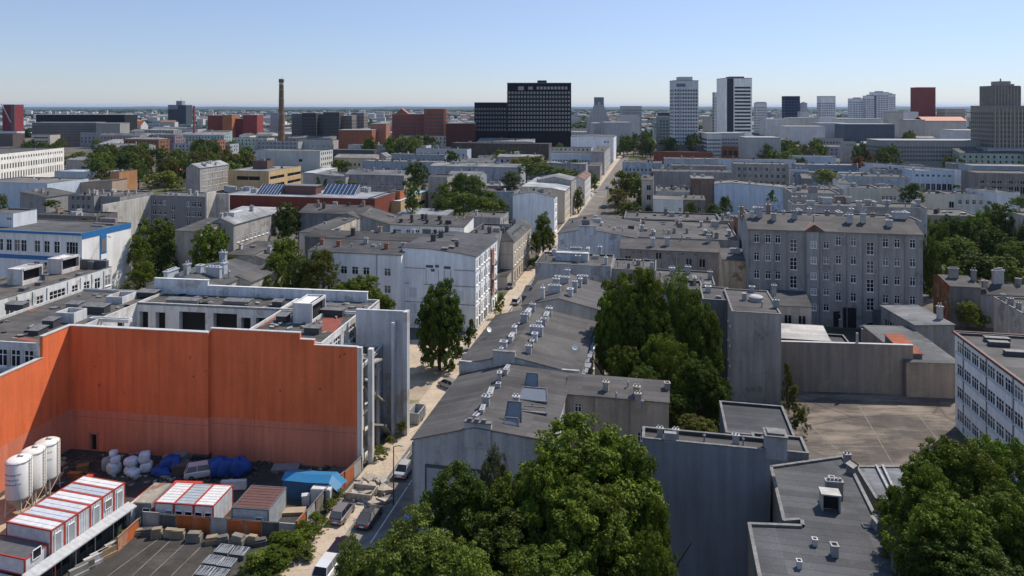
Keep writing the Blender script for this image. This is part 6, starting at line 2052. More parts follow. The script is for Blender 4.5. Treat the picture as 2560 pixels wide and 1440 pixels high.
# ---------------------------------------------------------------- trees near and middle: (x, y of the top, width in px, distance, kind, green, label, lower edge row)
for q in (
    # foreground crowns
    (1475, 1050, 400, 62, 'round', 'mid', 'highest of the near green crowns before the blank blue-grey wall', 1420), (1385, 1130, 260, 59, 'round', 'mid', 'broad crown below the highest near one, on its street side', 1500),
    (1580, 1130, 190, 61, 'round', 'dark', 'dark crown of the near group touching the blank blue-grey wall', 1450), (1150, 1165, 230, 60, 'round', 'dark', 'rounded darker crown hiding the foot of the wall panel', 1430),
    (1236, 1138, 100, 65, 'tall', 'greyg', 'slender pointed crown beside the wall panel', 1330), (1270, 1190, 210, 60, 'round', 'mid', 'crown wedged between the wall panel and the broad near crown', 1450),
    (1480, 1230, 330, 55, 'round', 'mid', 'lowest big crown in front of the highest near one', 1560), (1630, 1240, 120, 58, 'round', 'mid', 'small crown at the end of the near group below the blue-grey wall', 1500),
    (1250, 1290, 300, 55, 'round', 'dark', 'shaded crown in the middle of the near group at the frame foot', 1580), (1040, 1322, 320, 52, 'round', 'light', 'pale bright crown overhanging the street at the frame foot', 1600),
    (900, 1372, 180, 55, 'round', 'light', 'pale crown hanging over the navy and white cars', 1600), (1150, 1380, 260, 50, 'round', 'light', 'pale crown cut by the frame foot beside the street', 1640),
    (1620, 1340, 160, 54, 'round', 'mid', 'crown cut by the frame foot below the blue-grey wall', 1640), (1370, 1390, 300, 50, 'round', 'mid', 'crown cut by the frame foot at the middle of the near group', 1640),
    (2400, 1094, 250, 61, 'round', 'mid', 'tallest crown below the white school block', 1380), (2500, 1110, 210, 63, 'round', 'mid', 'second crown below the school block, touching the frame edge', 1400),
    (2310, 1165, 190, 58, 'round', 'mid', 'crown overhanging the ribbed metal sheds', 1420), (2370, 1250, 300, 54, 'round', 'mid', 'big lower crown beside the front felt roof', 1560),
    (2520, 1240, 260, 55, 'round', 'mid', 'lower crown at the frame edge below the school block', 1560), (2430, 1360, 340, 51, 'round', 'dark', 'dark crown cut by the frame foot beside the felt roof', 1640), (2300, 1370, 160, 53, 'round', 'dark', 'dark crown at the frame foot next to the felt roof edge', 1600),
    (2225, 1220, 70, 62, 'bush', 'mid', 'small crown peeping over the felt roof edge by the sheds', 1330),
    # birches in the courtyard
    (1582, 680, 190, 112, 'egg', 'mid', 'tallest hanging birch of the courtyard group', 960), (1532, 745, 95, 109, 'egg', 'mid', 'birch bough crown next to the long street-house roof', 900), (1690, 702, 140, 111, 'tall', 'light', 'second tallest birch with whitish stems', 960),
    (1640, 765, 140, 108, 'round', 'mid', 'dark birch between the two tallest ones', 1040), (1750, 755, 120, 107, 'egg', 'mid', 'birch reaching toward the slim blank fire wall', 1000), (1560, 862, 130, 102, 'round', 'mid', 'bright bushy crown below the tallest birch', 1040),
    (1665, 850, 160, 101, 'tall', 'mid', 'wide low birch crown above the peeling wing roof', 1080), (1745, 905, 140, 98, 'round', 'dark', 'dark crown beside the foot of the slim fire wall', 1070), (1795, 945, 90, 99, 'round', 'dark', 'smaller dark crown against the slim fire wall', 1080), (1610, 920, 120, 97, 'round', 'dark', 'dark crown just behind the peeling wing roof', 1060),
    (1740, 1040, 120, 88, 'round', 'olive', 'round olive crown behind the blank blue-grey wall', 1120), (1690, 985, 90, 95, 'round', 'dark', 'dark crown next to the peeling wing gutter', 1090), (1825, 1020, 70, 93, 'bush', 'dark', 'dark bush in the shade of the slim fire wall', 1090),
    (1968, 915, 46, 113, 'cone', 'olive', 'narrow conifer against the long boundary wall', 1060), (1985, 968, 62, 108, 'cone', 'olive', 'second conifer, nearer, at the parking yard edge', 1110), (2000, 1020, 40, 102, 'bush', 'olive', 'low conifer bush at the corner of the parking yard', 1115),
    # street trees and clumps behind the orange block
    (1100, 716, 122, 127, 'egg', 'dark', 'round dark chestnut standing before the blank bluish gable', 912), (715, 588, 110, 152, 'round', 'mid', 'tallest crown behind the derelict block', 740), (690, 640, 80, 145, 'round', 'mid', 'crown beside the sunlit old tenement side', 750), (760, 650, 90, 146, 'round', 'dark', 'dark crown in the clump behind the derelict block', 750),
    (805, 618, 95, 144, 'round', 'olive', 'olive crown half covering the white tenement wing', 740), (905, 688, 130, 131, 'round', 'mid', 'broad crown before the white wing windows', 790), (955, 735, 75, 128, 'round', 'mid', 'low crown before the blank bluish gable corner', 800), (855, 712, 80, 130, 'round', 'mid', 'crown between the olive one and the broad one', 780),
    (762, 726, 66, 124, 'bush', 'lime', 'yellow-green bush over the rear parapet', 760), (804, 722, 44, 124, 'bush', 'lime', 'smaller yellow-green bush over the rear parapet', 755), (660, 690, 60, 140, 'round', 'dark', 'dark crown against the sunlit old tenement side', 770),
    (388, 548, 110, 196, 'egg', 'mid', 'big crown right of the white school gable', 680), (350, 590, 70, 186, 'round', 'mid', 'crown touching the white school gable', 700), (410, 610, 80, 184, 'round', 'dark', 'dark crown before the beige fire wall', 710), (360, 650, 80, 176, 'round', 'mid', 'low crown at the foot of the white school gable', 740), (415, 560, 50, 205, 'tall', 'greyg', 'grey-green pointed crown before the grey corner tenement', 640), (425, 660, 50, 178, 'round', 'mid', 'small crown at the foot of the beige fire wall', 730),
    (528, 566, 108, 173, 'egg', 'mid', 'very round crown in front of the shiny sheet roof', 690), (580, 640, 40, 170, 'bush', 'mid', 'bush right of the very round crown', 680), (718, 508, 74, 215, 'egg', 'dark', 'dark tree beside the long cream rear wall', 600),
    (1358, 537, 58, 214, 'round', 'mid', 'young roadside tree before the pale-blue gable', 632), (1340, 580, 34, 208, 'round', 'mid', 'small tree left of the young roadside tree', 640), (1372, 565, 36, 218, 'round', 'dark', 'darker sapling right of the young roadside tree', 630),
    (1040, 404, 66, 330, 'round', 'dark', 'dark round tree beside the long grey tenement', 480), (1030, 458, 48, 262, 'tall', 'light', 'light poplar before the red-brick hall end', 540),
    (1110, 462, 66, 287, 'round', 'mid', 'tree at the tip of the central clump', 540), (1150, 434, 80, 302, 'round', 'mid', 'tallest tree of the central clump', 520), (1190, 440, 66, 300, 'round', 'light', 'lighter tree of the central clump', 520), (1225, 478, 80, 284, 'round', 'mid', 'tree at the street end of the central clump', 545), (1105, 492, 52, 268, 'tall', 'mid', 'tall front tree of the central clump', 545), (1160, 478, 88, 272, 'round', 'mid', 'broad front tree of the central clump', 540), (1212, 490, 84, 267, 'round', 'mid', 'front tree of the central clump near the small grey roof', 545), (1254, 500, 44, 272, 'round', 'mid', 'low tree ending the central clump', 550),
    (1280, 425, 62, 312, 'round', 'greyg', 'pale grey-green willow above the tall beige street house', 480), (1328, 404, 66, 372, 'round', 'mid', 'tree behind the grey-roofed top storey', 440), (1368, 412, 66, 366, 'round', 'mid', 'second tree behind the grey-roofed top storey', 440), (1406, 420, 56, 360, 'round', 'mid', 'third tree behind the grey-roofed top storey', 445), (1316, 390, 52, 425, 'round', 'lime', 'yellow-green tree beside the small white row', 415), (1345, 388, 50, 425, 'round', 'lime', 'second yellow-green tree beside the small white row', 415), (1290, 395, 40, 422, 'round', 'lime', 'third yellow-green tree beside the small white row', 415),
    (1128, 375, 42, 432, 'round', 'dark', 'dark tree standing out among central roofs', 415), (1446, 470, 32, 312, 'tall', 'mid', 'roadside tree between two beige street houses', 560), (1452, 440, 24, 352, 'tall', 'mid', 'roadside tree beside the narrow white street house', 510), (1486, 436, 24, 395, 'tall', 'mid', 'roadside tree beyond the narrow white street house', 480), (1470, 410, 30, 470, 'round', 'dark', 'dark tree before the low grey street house', 440), (1435, 398, 40, 480, 'round', 'mid', 'tree under the small white row by the street', 420),
    (1560, 424, 78, 338, 'round', 'olive', 'big olive tree over the street lane', 500), (1596, 446, 50, 330, 'round', 'mid', 'tree right of the big olive one', 510), (1545, 474, 60, 316, 'round', 'olive', 'olive tree leaning over the parked cars', 525), (1604, 490, 46, 306, 'round', 'mid', 'tree before the cream corner house', 535), (1572, 502, 66, 298, 'round', 'mid', 'front bushy tree at the street corner', 545), (1622, 518, 28, 296, 'bush', 'dark', 'dark bush at the white box house', 545),
    (1728, 506, 36, 268, 'round', 'dark', 'dark tree beside the brown stained fire wall', 545), (1812, 488, 36, 266, 'round', 'dark', 'dark tree before the long light-blue fire wall', 540), (1786, 510, 50, 262, 'round', 'dark', 'lower dark tree before the long light-blue fire wall', 550), (1930, 477, 34, 250, 'cone', 'mid', 'small pointed tree at the end of the light-blue fire wall', 508),
    (2062, 424, 76, 322, 'round', 'lime', 'yellow-green round tree standing alone among flat roofs', 462), (2280, 458, 64, 288, 'round', 'dark', 'dark round tree between the two cream facades', 510), (2146, 390, 30, 402, 'round', 'rust', 'rust-red tree, the only one of its colour', 420), (2548, 490, 46, 262, 'round', 'mid', 'small tree beside the white box at the frame edge', 520), (2392, 462, 24, 300, 'bush', 'dark', 'clipped hedge tree before the pale-blue palace', 472),
    (2326, 590, 54, 176, 'egg', 'dark', 'dark tree hiding the corner of the big grey tenement', 740), (2340, 548, 60, 216, 'egg', 'mid', 'first park tree at the end of the big grey tenement', 650), (2385, 540, 84, 226, 'egg', 'dark', 'dark park tree behind the first one', 640), (2440, 532, 80, 224, 'egg', 'mid', 'park tree in the middle of the back row', 640), (2500, 508, 104, 232, 'egg', 'mid', 'tallest park tree of the back row', 650), (2470, 565, 96, 206, 'egg', 'dark', 'dark park tree in the second row', 660), (2400, 592, 100, 202, 'egg', 'mid', 'broad park tree in the second row', 670),
    (2352, 606, 60, 196, 'egg', 'mid', 'park tree over the pale path', 660), (2530, 604, 90, 196, 'egg', 'mid', 'park tree at the frame edge in the second row', 690), (2440, 632, 96, 190, 'egg', 'dark', 'dark front park tree above the brick house', 700), (2500, 640, 96, 186, 'egg', 'mid', 'front park tree above the leaning chimney', 700), (2556, 560, 50, 214, 'tall', 'dark', 'dark park tree cut by the frame edge', 680), (2382, 650, 40, 188, 'bush', 'mid', 'park bush beside the cars', 690), (2345, 668, 34, 178, 'bush', 'mid', 'low park bush beside the grey car', 690),
    (2420, 750, 62, 150, 'round', 'lime', 'bright tree between the brick house and the school block', 815), (2452, 776, 40, 150, 'bush', 'mid', 'smaller tree beside the bright one', 820), (2340, 710, 28, 164, 'bush', 'mid', 'bush on the path beside the brown brick wall', 740), (2270, 812, 24, 136, 'bush', 'dark', 'ivy bush climbing the pavilion corner', 850),
    (4, 488, 34, 236, 'tall', 'mid', 'tree cut by the left frame edge', 528), (412, 428, 88, 332, 'round', 'lime', 'bright broad tree beside the narrow grey tenement', 480), (846, 398, 42, 425, 'round', 'mid', 'small tree before the cream-fronted house', 418), (866, 404, 26, 425, 'round', 'dark', 'dark twin of the small tree before the cream-fronted house', 418), (795, 444, 24, 322, 'cone', 'mid', 'small pointed tree before the long grey tenement', 470), (815, 448, 22, 322, 'cone', 'mid', 'second small pointed tree before the long grey tenement', 470), (850, 452, 40, 322, 'bush', 'mid', 'bush before the long grey tenement', 470), (880, 455, 40, 322, 'bush', 'mid', 'second bush before the long grey tenement', 472),
    (215, 545, 34, 205, 'bush', 'greyg', 'grey-green tree on the roofs behind the blue-banded school', 565), (255, 540, 26, 206, 'tall', 'greyg', 'grey-green pointed tree against the lit fire wall', 570), (130, 500, 40, 236, 'bush', 'dark', 'dark bush among the grey rear houses', 520),
    (70, 690, 30, 140, 'bush', 'olive', 'dry bush at the foot of the white school gable', 730) if False else (318, 705, 40, 150, 'bush', 'greyg', 'dry bush at the foot of the white school gable', 735),
    (1180, 800, 26, 138, 'bush', 'mid', 'bush on the pavement at the white gable corner', 850), (1252, 735, 20, 165, 'bush', 'mid', 'bush beside the low garage', 770), (1246, 755, 24, 158, 'bush', 'lime', 'bright bush below the balconies', 790), (1168, 826, 26, 138, 'bush', 'dark', 'ivy at the chestnut railing', 870), (1344, 640, 30, 208, 'bush', 'mid', 'hedge below the street lamp', 655), (1330, 648, 20, 205, 'bush', 'dark', 'dark hedge at the beige street house corner', 665),
    # bushes along the fence
    (790, 1288, 60, 79, 'bush', 'mid', 'bush at the far end of the fence hedge', 1335), (762, 1310, 70, 77, 'bush', 'mid', 'second bush of the fence hedge', 1370), (735, 1332, 80, 75, 'bush', 'mid', 'middle bush of the fence hedge', 1400), (705, 1330, 90, 74, 'round', 'mid', 'tall bush of the fence hedge beside the grey container', 1440), (690, 1370, 100, 72, 'round', 'mid', 'broad bush of the fence hedge at the frame foot', 1480), (655, 1380, 90, 72, 'bush', 'light', 'pale bush behind the steel mesh crates', 1480), (625, 1390, 70, 71, 'cone', 'light', 'pale pointed bush beside the steel mesh crates', 1480), (760, 1370, 60, 74, 'bush', 'dark', 'dark low bush between hedge and pavement', 1420),
    (845, 1222, 30, 85, 'bush', 'light', 'weeds at the crooked orange fence', 1250), (828, 1250, 36, 83, 'bush', 'light', 'weeds in the bend of the crooked fence', 1285), (950, 1118, 40, 95, 'bush', 'light', 'shrub at the foot of the white fins', 1145), (1005, 1052, 30, 101, 'bush', 'light', 'shrub beside the skip trailer', 1080), (975, 1090, 24, 98, 'bush', 'lime', 'bright shrub between fins and pavement', 1110), (300, 1330, 40, 79, 'bush', 'light', 'weeds beside the canopy posts', 1365),
):
    tree(q[0], q[1], q[2], q[3], q[6], q[4], q[5], cb=q[7], name='bush' if q[4] == 'bush' else 'tree', cat='bush' if q[4] == 'bush' else 'tree')

AUTO = []                       # things that still need a label: object, description, pixel


def park(n, x0, x1, ytop, ybot, Ya, Yb, wd, greens, desc, group, edge=None, kind='round'):
    """A stand of trees seen as separate crowns between the given rows; back ones first."""
    for i in range(n):
        f = (i + .5) / n
        Y = Yb + (Ya - Yb) * f
        x = RND.uniform(x0, x1)
        yt = ytop + (ybot - ytop) * f * .8 + RND.uniform(-4, 4)
        if edge:
            yt = max(yt, edge(x) + RND.uniform(-3, 6))
        g = RND.choice(greens)
        ht = HC - (yt - HY) * Y / F
        if ht < 5 or ht > 24:
            Y = (HC - RND.uniform(11, 17)) * F / (yt - HY)
        o = tree(x, yt, wd * RND.uniform(.75, 1.25), Y, None, kind, g, group)
        AUTO.append((o, {'dark': 'dark', 'mid': 'green', 'olive': 'olive', 'lime': 'yellow-green', 'light': 'light green', 'greyg': 'grey-green', 'yellow': 'yellowish'}[g] + ' ' + desc, x, yt))


park(46, 170, 620, 356, 412, 400, 560, 46, ['mid', 'dark', 'mid', 'olive'], 'park tree', 'trees of the wide park', edge=lambda x: 366 - 18 * (x > 240) + 8 * abs(x - 480) / 150)
park(6, 480, 560, 345, 360, 540, 600, 36, ['mid', 'dark'], 'taller park tree', 'trees of the wide park')
park(16, 905, 1075, 326, 352, 560, 660, 44, ['mid', 'mid', 'light', 'dark'], 'tree of the central green', 'trees of the central green')
park(8, 60, 150, 348, 366, 540, 620, 30, ['mid', 'dark'], 'palace garden tree', 'trees behind the white palace')
park(12, 1555, 1680, 328, 362, 620, 720, 32, ['dark', 'mid', 'dark', 'mid'], 'tree of the avenue crossing', 'trees at the avenue crossing')
park(9, 1665, 1765, 322, 345, 600, 660, 36, ['dark', 'dark', 'mid'], 'tower-foot tree', 'trees at the striped tower')
park(12, 1915, 2095, 342, 384, 480, 600, 40, ['mid', 'greyg', 'mid', 'light'], 'shop row tree', 'trees before the low shops')
park(8, 2135, 2240, 352, 384, 480, 560, 40, ['dark', 'dark', 'mid'], 'lettered-wall tree', 'trees beside the lettered wall')
park(7, 1205, 1390, 312, 326, 660, 690, 28, ['mid', 'light', 'mid'], 'forecourt tree', 'trees before the black slab')
park(6, 2270, 2350, 322, 338, 640, 720, 30, ['dark', 'mid'], 'roadside tree', 'trees beside the red tower')
park(5, 2370, 2400, 388, 400, 470, 500, 30, ['dark'], 'garden tree', 'trees behind the palace')
# ---------------------------------------------------------------- middle distance, one line per building
GRID = lambda n, w_, h_, z, dz, nf, st='cas': [(n, w_, h_, z, dz, nf, st)]
for q in (
    # label, at, h, keyword arguments
    ('white palace with rows of pilasters and tall windows near the left frame edge', (160, 369), 19, dict(W=60, Dp=70, ref=(1, 1), ang=-3.5, wall=(.74, .72, .67), rc='felt', lod=1, wins=dict(r=[(26, 1.3, 3.2, 9.6, 6, 1, 'bare'), (26, 1.3, 1.7, 15.2, 3, 1, 'bare'), (26, 1.2, 4.2, 3.4, 3, 1, 'bare')]), chim=4)),
    ('pale-blue flat hall with a long blank side by the left frame edge', (118, 459), 12, dict(W=40, Dp=24, ref=(1, 0), wall=(.50, .57, .64), rc='feltlight', lod=1, chim=3)),
    ('low grey rear house with two square chimneys beside the pale-blue hall', (50, 488), 13, dict(to=115, Dp=14, wall='grey', mat=M_STAIN, roof='prof_u', prof=[(0, 14.2), (1, 12.4)], chim=4, lod=1)),
    ('grey rear house with a round roof tank in the jumble behind the school', (170, 488), 14, dict(to=235, Dp=16, wall='grey', mat=M_STAIN, chim=8, lod=1, wins=dict(f=[(4, 1, 1.5, 9, 3.2, 2, 'bare')]))),
    ('dark rear house joined to the lit stained fire wall', (232, 490), 13.6, dict(to=300, Dp=18, wall='grey', mat=M_STAIN, chim=8, lod=1, wins=dict(f=[(3, 1, 1.5, 9, 3.2, 1, 'bare')]))),
    ('dark low roof jumble right behind the blue-banded school', (95, 536), 13.2, dict(to=240, Dp=9, wall='dark', mat=M_STAIN, chim=9, lod=1)),
    ('sandy low hall with a dark open front behind the pale-blue hall', (120, 452), 10, dict(to=196, Dp=14, wall=(.42, .33, .24), lod=1, wins=dict(f=[([.5], 14, 3, 5, 4, 1, 'bare')]), chim=3)),
    ('sandy wall with a slanting top next to the brown brick cube', (196, 456), 10.5, dict(to=280, Dp=10, wall=(.40, .31, .23), roof='prof_u', prof=[(0, 10.2), (1, 11.8)], lod=1)),
    ('brown brick cube with a sunlit blank side beside the park', (298, 430), 13.5, dict(to=276, fx=343, ref=(1, 0), wall=(.40, .20, .09), mat=M_WORN, lod=1, chim=2)),
    ('long flat pale blue-grey hall in front of the park trees', (136, 428), 9, dict(to=276, Dp=16, wall=(.48, .52, .55), rc=(.3, .34, .38), lod=1, wins=dict(f=[(9, 1.6, 1.5, 2.5, 3, 1, 'bare')]))),
    ('small cream pavilion with dark windows standing in the park', (248, 392), 9, dict(to=208, fx=310, ref=(1, 0), wall=(.56, .45, .30), rc='feltlight', lod=1, wins=dict(r=[(6, 2, 2.6, 1.8, 3, 1, 'bare')]))),
    ('low grey gable roofs between the palace and the cream pavilion', (165, 400), 8, dict(to=236, Dp=14, wall='midgrey', roof='gable_v', rise=2, rc=(.17, .17, .175), lod=1)),
    ('narrow grey tenement with a dark blank end and sunlit window side', (500, 421), 15, dict(to=465, fx=572, ref=(1, 0), wall=(.36, .34, .31), mat=M_STAIN, roof='gable_u', rise=2.2, ridge=.35, rc=(.25, .255, .26), lod=1, wins=dict(r=[(10, 1.2, 2.0, 1.5, 3.5, 4)]), chim=8, cc=(.5, .5, .5))),
    ('low pinkish row with a red-brown roof beside the bright broad tree', (466, 430), 9, dict(W=14, Dp=16, ref=(1, 0), wall=(.6, .5, .45), rc='tile', roof='gable_u', rise=1.6, lod=1, wins=dict(r=[(5, 1, 1.8, 2, 3, 2, 'bare')]))),
    ('tan office block with dark ribbon windows and a recessed glazed front', (672, 428), 12.6, dict(to=570, fx=752, ref=(1, 0), wall=(.56, .40, .21), mat=M_PL, rc=(.20, .21, .22), lod=1, wins=dict(r=[([.25, .78], 15, 1.7, 7.8, 0, 1, 'bare'), ([.25, .78], 15, 1.7, 3.6, 0, 1, 'bare')], f=[([.5], 14, 2.2, 7.4, 0, 1, 'bare')]), chim=6)),
    ('brown plant house on the roof of the tan office block', (668, 402), 17.0, dict(W=9, Dp=7, ref=(1, 0), wall=(.16, .10, .085), base=12, lod=1, chim=1)),
    ('light-roofed annex with tall dark windows beside the tan office block', (758, 432), 11.5, dict(to=790, Dp=26, wall=(.42, .40, .37), rc=(.42, .43, .44), roof='mono', rise=.4, lod=1)),
    ('long red-brick hall with glass saw-tooth skylights on its roof', (556, 487), 12.0, dict(to=937, Dp=24, wall=(.20, .055, .038), mat=M_PL, rc=(.24, .25, .27), lod=1, par=.2, wins=dict(f=[(14, 3.4, 2.0, 5.2, 3, 1, 'bare')]))),
    ('dark blue glass wing at the end of the red-brick hall', (937, 496), 12.2, dict(to=940, fx=985, ref=(1, 0), W=3, wall=(.012, .025, .05), mat=M_GLASS, rc=(.2, .21, .23), lod=1)),
    ('orange brick corner slab joined to the dark blue glass wing', (1000, 478), 12.4, dict(W=4.5, Dp=7, ref=(1, 0), wall=(.42, .13, .06), lod=1)),
    ('tan rounded wing with a dark window ribbon, half hidden by the light poplar', (1002, 503), 9.2, dict(W=6, fx=1077, ref=(1, 0), wall=(.52, .38, .20), rc=(.36, .46, .5), lod=1, wins=dict(r=[([.5], 22, 1.8, 4.2, 3, 1, 'bare')]))),
    ('low wide pale roof in front of the red-brick hall', (555, 534), 7.5, dict(to=690, Dp=13, wall='dark', rc=(.30, .29, .30), roof='mono', rise=.8, lod=1)),
    ('pale low roof between the light poplar and the central trees', (985, 540), 7.5, dict(to=1110, Dp=14, wall='dark', rc=(.20, .21, .22), roof='mono', rise=.9, lod=1)),
    ('dark-roofed old house above the long cream rear wall', (745, 532), 15.0, dict(to=905, Dp=13, wall=(.25, .25, .25), mat=M_STAIN, roof='gable_v', rise=1.8, lod=1, chim=8)),
    ('long sunlit cream rear wall streaked with rain marks', (800, 583), 14.2, dict(W=6, fx=892, ref=(1, 0), wall=(.56, .50, .43), mat=M_STAIN, roof='mono', rise=.3, lod=1, chim=3)),
    ('grey tenement side with closely set windows past the cream rear wall', (893, 545), 14.5, dict(W=7, fx=945, ref=(1, 0), wall=(.36, .345, .32), mat=M_STAIN, roof='gable_u', rise=1.2, lod=1, wins=dict(r=[(6, 1.1, 1.9, 4, 3.5, 3)]), chim=3)),
    ('small flat grey roof standing among the central trees', (1158, 542), 12, dict(to=1250, fx=1262, ref=(0, 0), Dp=13, wall='midgrey', mat=M_STAIN, lod=1, chim=3, wins=dict(r=[(4, 1, 1.6, 6, 3.2, 2, 'bare')]))),
    ('grey low house with a raised chimney above the pale-blue gable', (1200, 478), 11.5, dict(to=1285, Dp=14, wall='bluegrey', mat=M_STAIN, lod=1, chim=5)),
    ('long grey three-storey tenement with many small windows, centre of the middle ground', (862, 436), 14.5, dict(to=1010, Dp=12, wall=(.36, .345, .335), mat=M_STAIN, roof='gable_v', rise=1.8, rc=(.13, .13, .135), lod=1, wins=dict(f=[(13, 1.2, 1.8, 1.6, 3.9, 3)]), chim=9)),
    ('grey tenement wing with a dark roof dormer at the end of the long one', (785, 442), 13.5, dict(to=864, Dp=16, wall=(.38, .365, .35), mat=M_STAIN, roof='prof_u', prof=[(0, 15), (.6, 13), (1, 14)], rc=(.12, .12, .125), lod=1, wins=dict(f=[(4, 1.1, 1.8, 5, 3.9, 2)]), chim=4)),
    ('blank mottled fire wall left of the central tree clump', (1070, 442), 16.2, dict(to=1118, Dp=12, wall=(.36, .34, .32), mat=M_WORN, lod=1)),
    ('blue-grey shaded house end behind the central tree clump', (1118, 440), 15.5, dict(to=1200, Dp=13, wall=(.28, .30, .34), mat=M_STAIN, roof='gable_v', rise=1.6, rc=(.15, .15, .155), lod=1, chim=4)),
    ('long blue-grey house with a pale roof above the central clump', (1075, 415), 15, dict(to=1300, Dp=16, wall=(.36, .39, .43), mat=M_STAIN, roof='gable_v', rise=1.2, rc=(.17, .17, .175), lod=1, wins=dict(f=[(10, 1.1, 1.7, 6, 3.5, 2)]), chim=9)),
    ('low grey wing with a dip in its roof next to the yellow-green trees', (1330, 412), 12, dict(to=1465, Dp=12, wall=(.33, .32, .32), mat=M_STAIN, roof='prof_u', prof=[(0, 12), (.35, 13.5), (.6, 12), (1, 13)], rc=(.16, .16, .165), lod=1, chim=4)),
    ('small white two-storey row beside the yellow-green trees', (1376, 384), 13, dict(to=1478, Dp=12, wall=(.58, .63, .68), rc='feltlight', lod=1, wins=dict(f=[(14, 1.1, 1.6, 3, 4, 2, 'bare')]))),
    ('cream long house behind the small white row', (1372, 369), 15.5, dict(to=1478, Dp=12, wall=(.48, .44, .38), lod=1, wins=dict(f=[(9, 1.3, 1.8, 6, 3.6, 3, 'bare')]))),
    ('long dark stained factory wall in the centre distance', (1130, 357), 14.5, dict(to=1372, Dp=18, wall=(.11, .085, .075), mat=M_STAIN, rc='felt', chim=6)),
    ('red hipped roof house left of the dark factory wall', (1127, 352), 13, dict(to=1180, Dp=14, wall=(.4, .36, .32), roof='hip', rise=4, rc=(.36, .09, .05))),
    ('grey house row with flat roofs above the dark factory wall', (1170, 344), 15, dict(to=1270, Dp=14, wall='pale', rc='feltlight', chim=5)),
    ('glass-fronted annex on the roofs below the black slab', (1322, 342), 17, dict(to=1376, Dp=14, wall=(.25, .33, .36), rc='feltlight', wins=dict(f=[(3, 5, 5, 8, 6, 1)]))),
    ('pale long roof directly below the black slab', (1270, 342), 15, dict(to=1322, Dp=14, wall=(.42, .42, .42), rc='feltlight', chim=3)),
    # right of the street
    ('cream corner house with a dark low attic beside the roadside trees', (1604, 450), 16, dict(to=1634, Dp=14, wall=(.50, .43, .36), roof='mono', rise=.8, lod=1, wins=dict(f=[([.6], 1.6, 2.2, 3.2, 4.2, 3, 'bare')]), chim=3)),
    ('white box house with one dark window in front of the brown stained fire wall', (1633, 498), 12.5, dict(to=1708, Dp=13, wall=(.66, .65, .62), par=.15, lod=1, rc='feltlight', wins=dict(f=[([.9], 1.2, 2.2, 7.4, 3, 1), ([.3], 1.4, 1.4, 6, 3, 1, 'bare')]))),
    ('dark roofs stepping back behind the white box house', (1640, 478), 13, dict(to=1724, Dp=18, wall='midgrey', mat=M_STAIN, lod=1, chim=12, par=.2)),
    ('grey house with a round roof dormer right of the white box house', (1708, 500), 11, dict(to=1763, Dp=9, wall=(.25, .235, .22), mat=M_STAIN, roof='mono', rise=.6, lod=1, chim=3, wins=dict(f=[(3, 1, 1.6, 3, 3.6, 2, 'bare')]))),
    ('tall brown stained fire wall above the dark roofs right of the street', (1728, 446), 17.5, dict(to=1786, Dp=14, wall=(.23, .17, .14), mat=M_RUST, par=.1, rc='feltlight', lod=1, chim=2)),
    ('long light-blue blank fire wall sloping to the right', (1786, 457), 16, dict(to=1960, Dp=9, wall=(.50, .58, .68), roof='prof_u', prof=[(0, 15.4), (.25, 16.1), (.3, 16), (1, 14.6)], rc='feltlight', lod=1, chim=7)),
    ('flat grey roofs with many humps behind the light-blue fire wall', (1960, 470), 14.6, dict(to=2110, Dp=14, wall='midgrey', mat=M_STAIN, lod=1, chim=11, par=.2)),
    ('grey stained tenement with three stepped bays above the light-blue wall', (1835, 409), 17, dict(to=1972, Dp=14, wall=(.33, .31, .29), mat=M_STAIN, rc='feltlight', lod=1, wins=dict(f=[(9, 1.1, 1.8, 6, 3.6, 3, 'bare')]), chim=5)),
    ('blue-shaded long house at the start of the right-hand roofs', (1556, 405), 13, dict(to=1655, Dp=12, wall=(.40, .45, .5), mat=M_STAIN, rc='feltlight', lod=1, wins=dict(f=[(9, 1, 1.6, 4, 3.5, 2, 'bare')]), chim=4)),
    ('long grey row with pale roof beyond the roadside trees', (1660, 396), 14, dict(to=1795, Dp=14, wall=(.36, .40, .44), mat=M_STAIN, rc='feltlight', lod=1, wins=dict(f=[(11, 1, 1.6, 5, 3.5, 2, 'bare')]), chim=6)),
    ('dark long roof with white humps in front of the grey row', (1680, 414), 13, dict(to=1815, Dp=15, wall='grey', mat=M_STAIN, lod=1, chim=8, par=.2)),
    ('wide low dark roof over the brown stained fire wall', (1630, 428), 14, dict(to=1830, Dp=16, wall='grey', mat=M_STAIN, rc='felt', lod=1, chim=10, par=.2)),
    ('blue-white blank gables in a row behind the stepped grey bays', (1795, 398), 13.5, dict(to=1990, Dp=13, wall=(.50, .56, .62), rc='felt', lod=1, chim=5)),
    ('long light-blue row with graffiti below the lettered firewall', (1958, 390), 13, dict(to=2090, Dp=13, wall=(.42, .50, .58), rc='feltlight', lod=1, wins=dict(f=[(6, 1, 1.5, 6, 3, 1, 'bare')]), chim=4)),
    ('dark stained factory row with weeds on its roof beside the avenue', (1643, 362), 14, dict(to=1775, Dp=14, wall=(.16, .14, .13), mat=M_STAIN, chim=3, wins=dict(f=[(6, 2, 3, 5, 5, 1)]))),
    ('red-brick low strip in front of the dark stained factory row', (1634, 379), 10, dict(to=1782, Dp=10, wall=(.26, .08, .05), rc='feltlight', lod=2)),
    ('red-brick house with four dark windows beside the stained factory', (1803, 366), 14, dict(to=1861, Dp=12, wall=(.26, .10, .06), rc=(.22, .22, .22), wins=dict(f=[(4, 3, 4, 6.5, 5, 1)]))),
    ('grey wall of a lettered house with a pale scribble, right-hand middle distance', (2108, 355), 17.5, dict(to=2141, Dp=10, wall=(.40, .38, .36), roof='flat', lod=1, par=.1)),
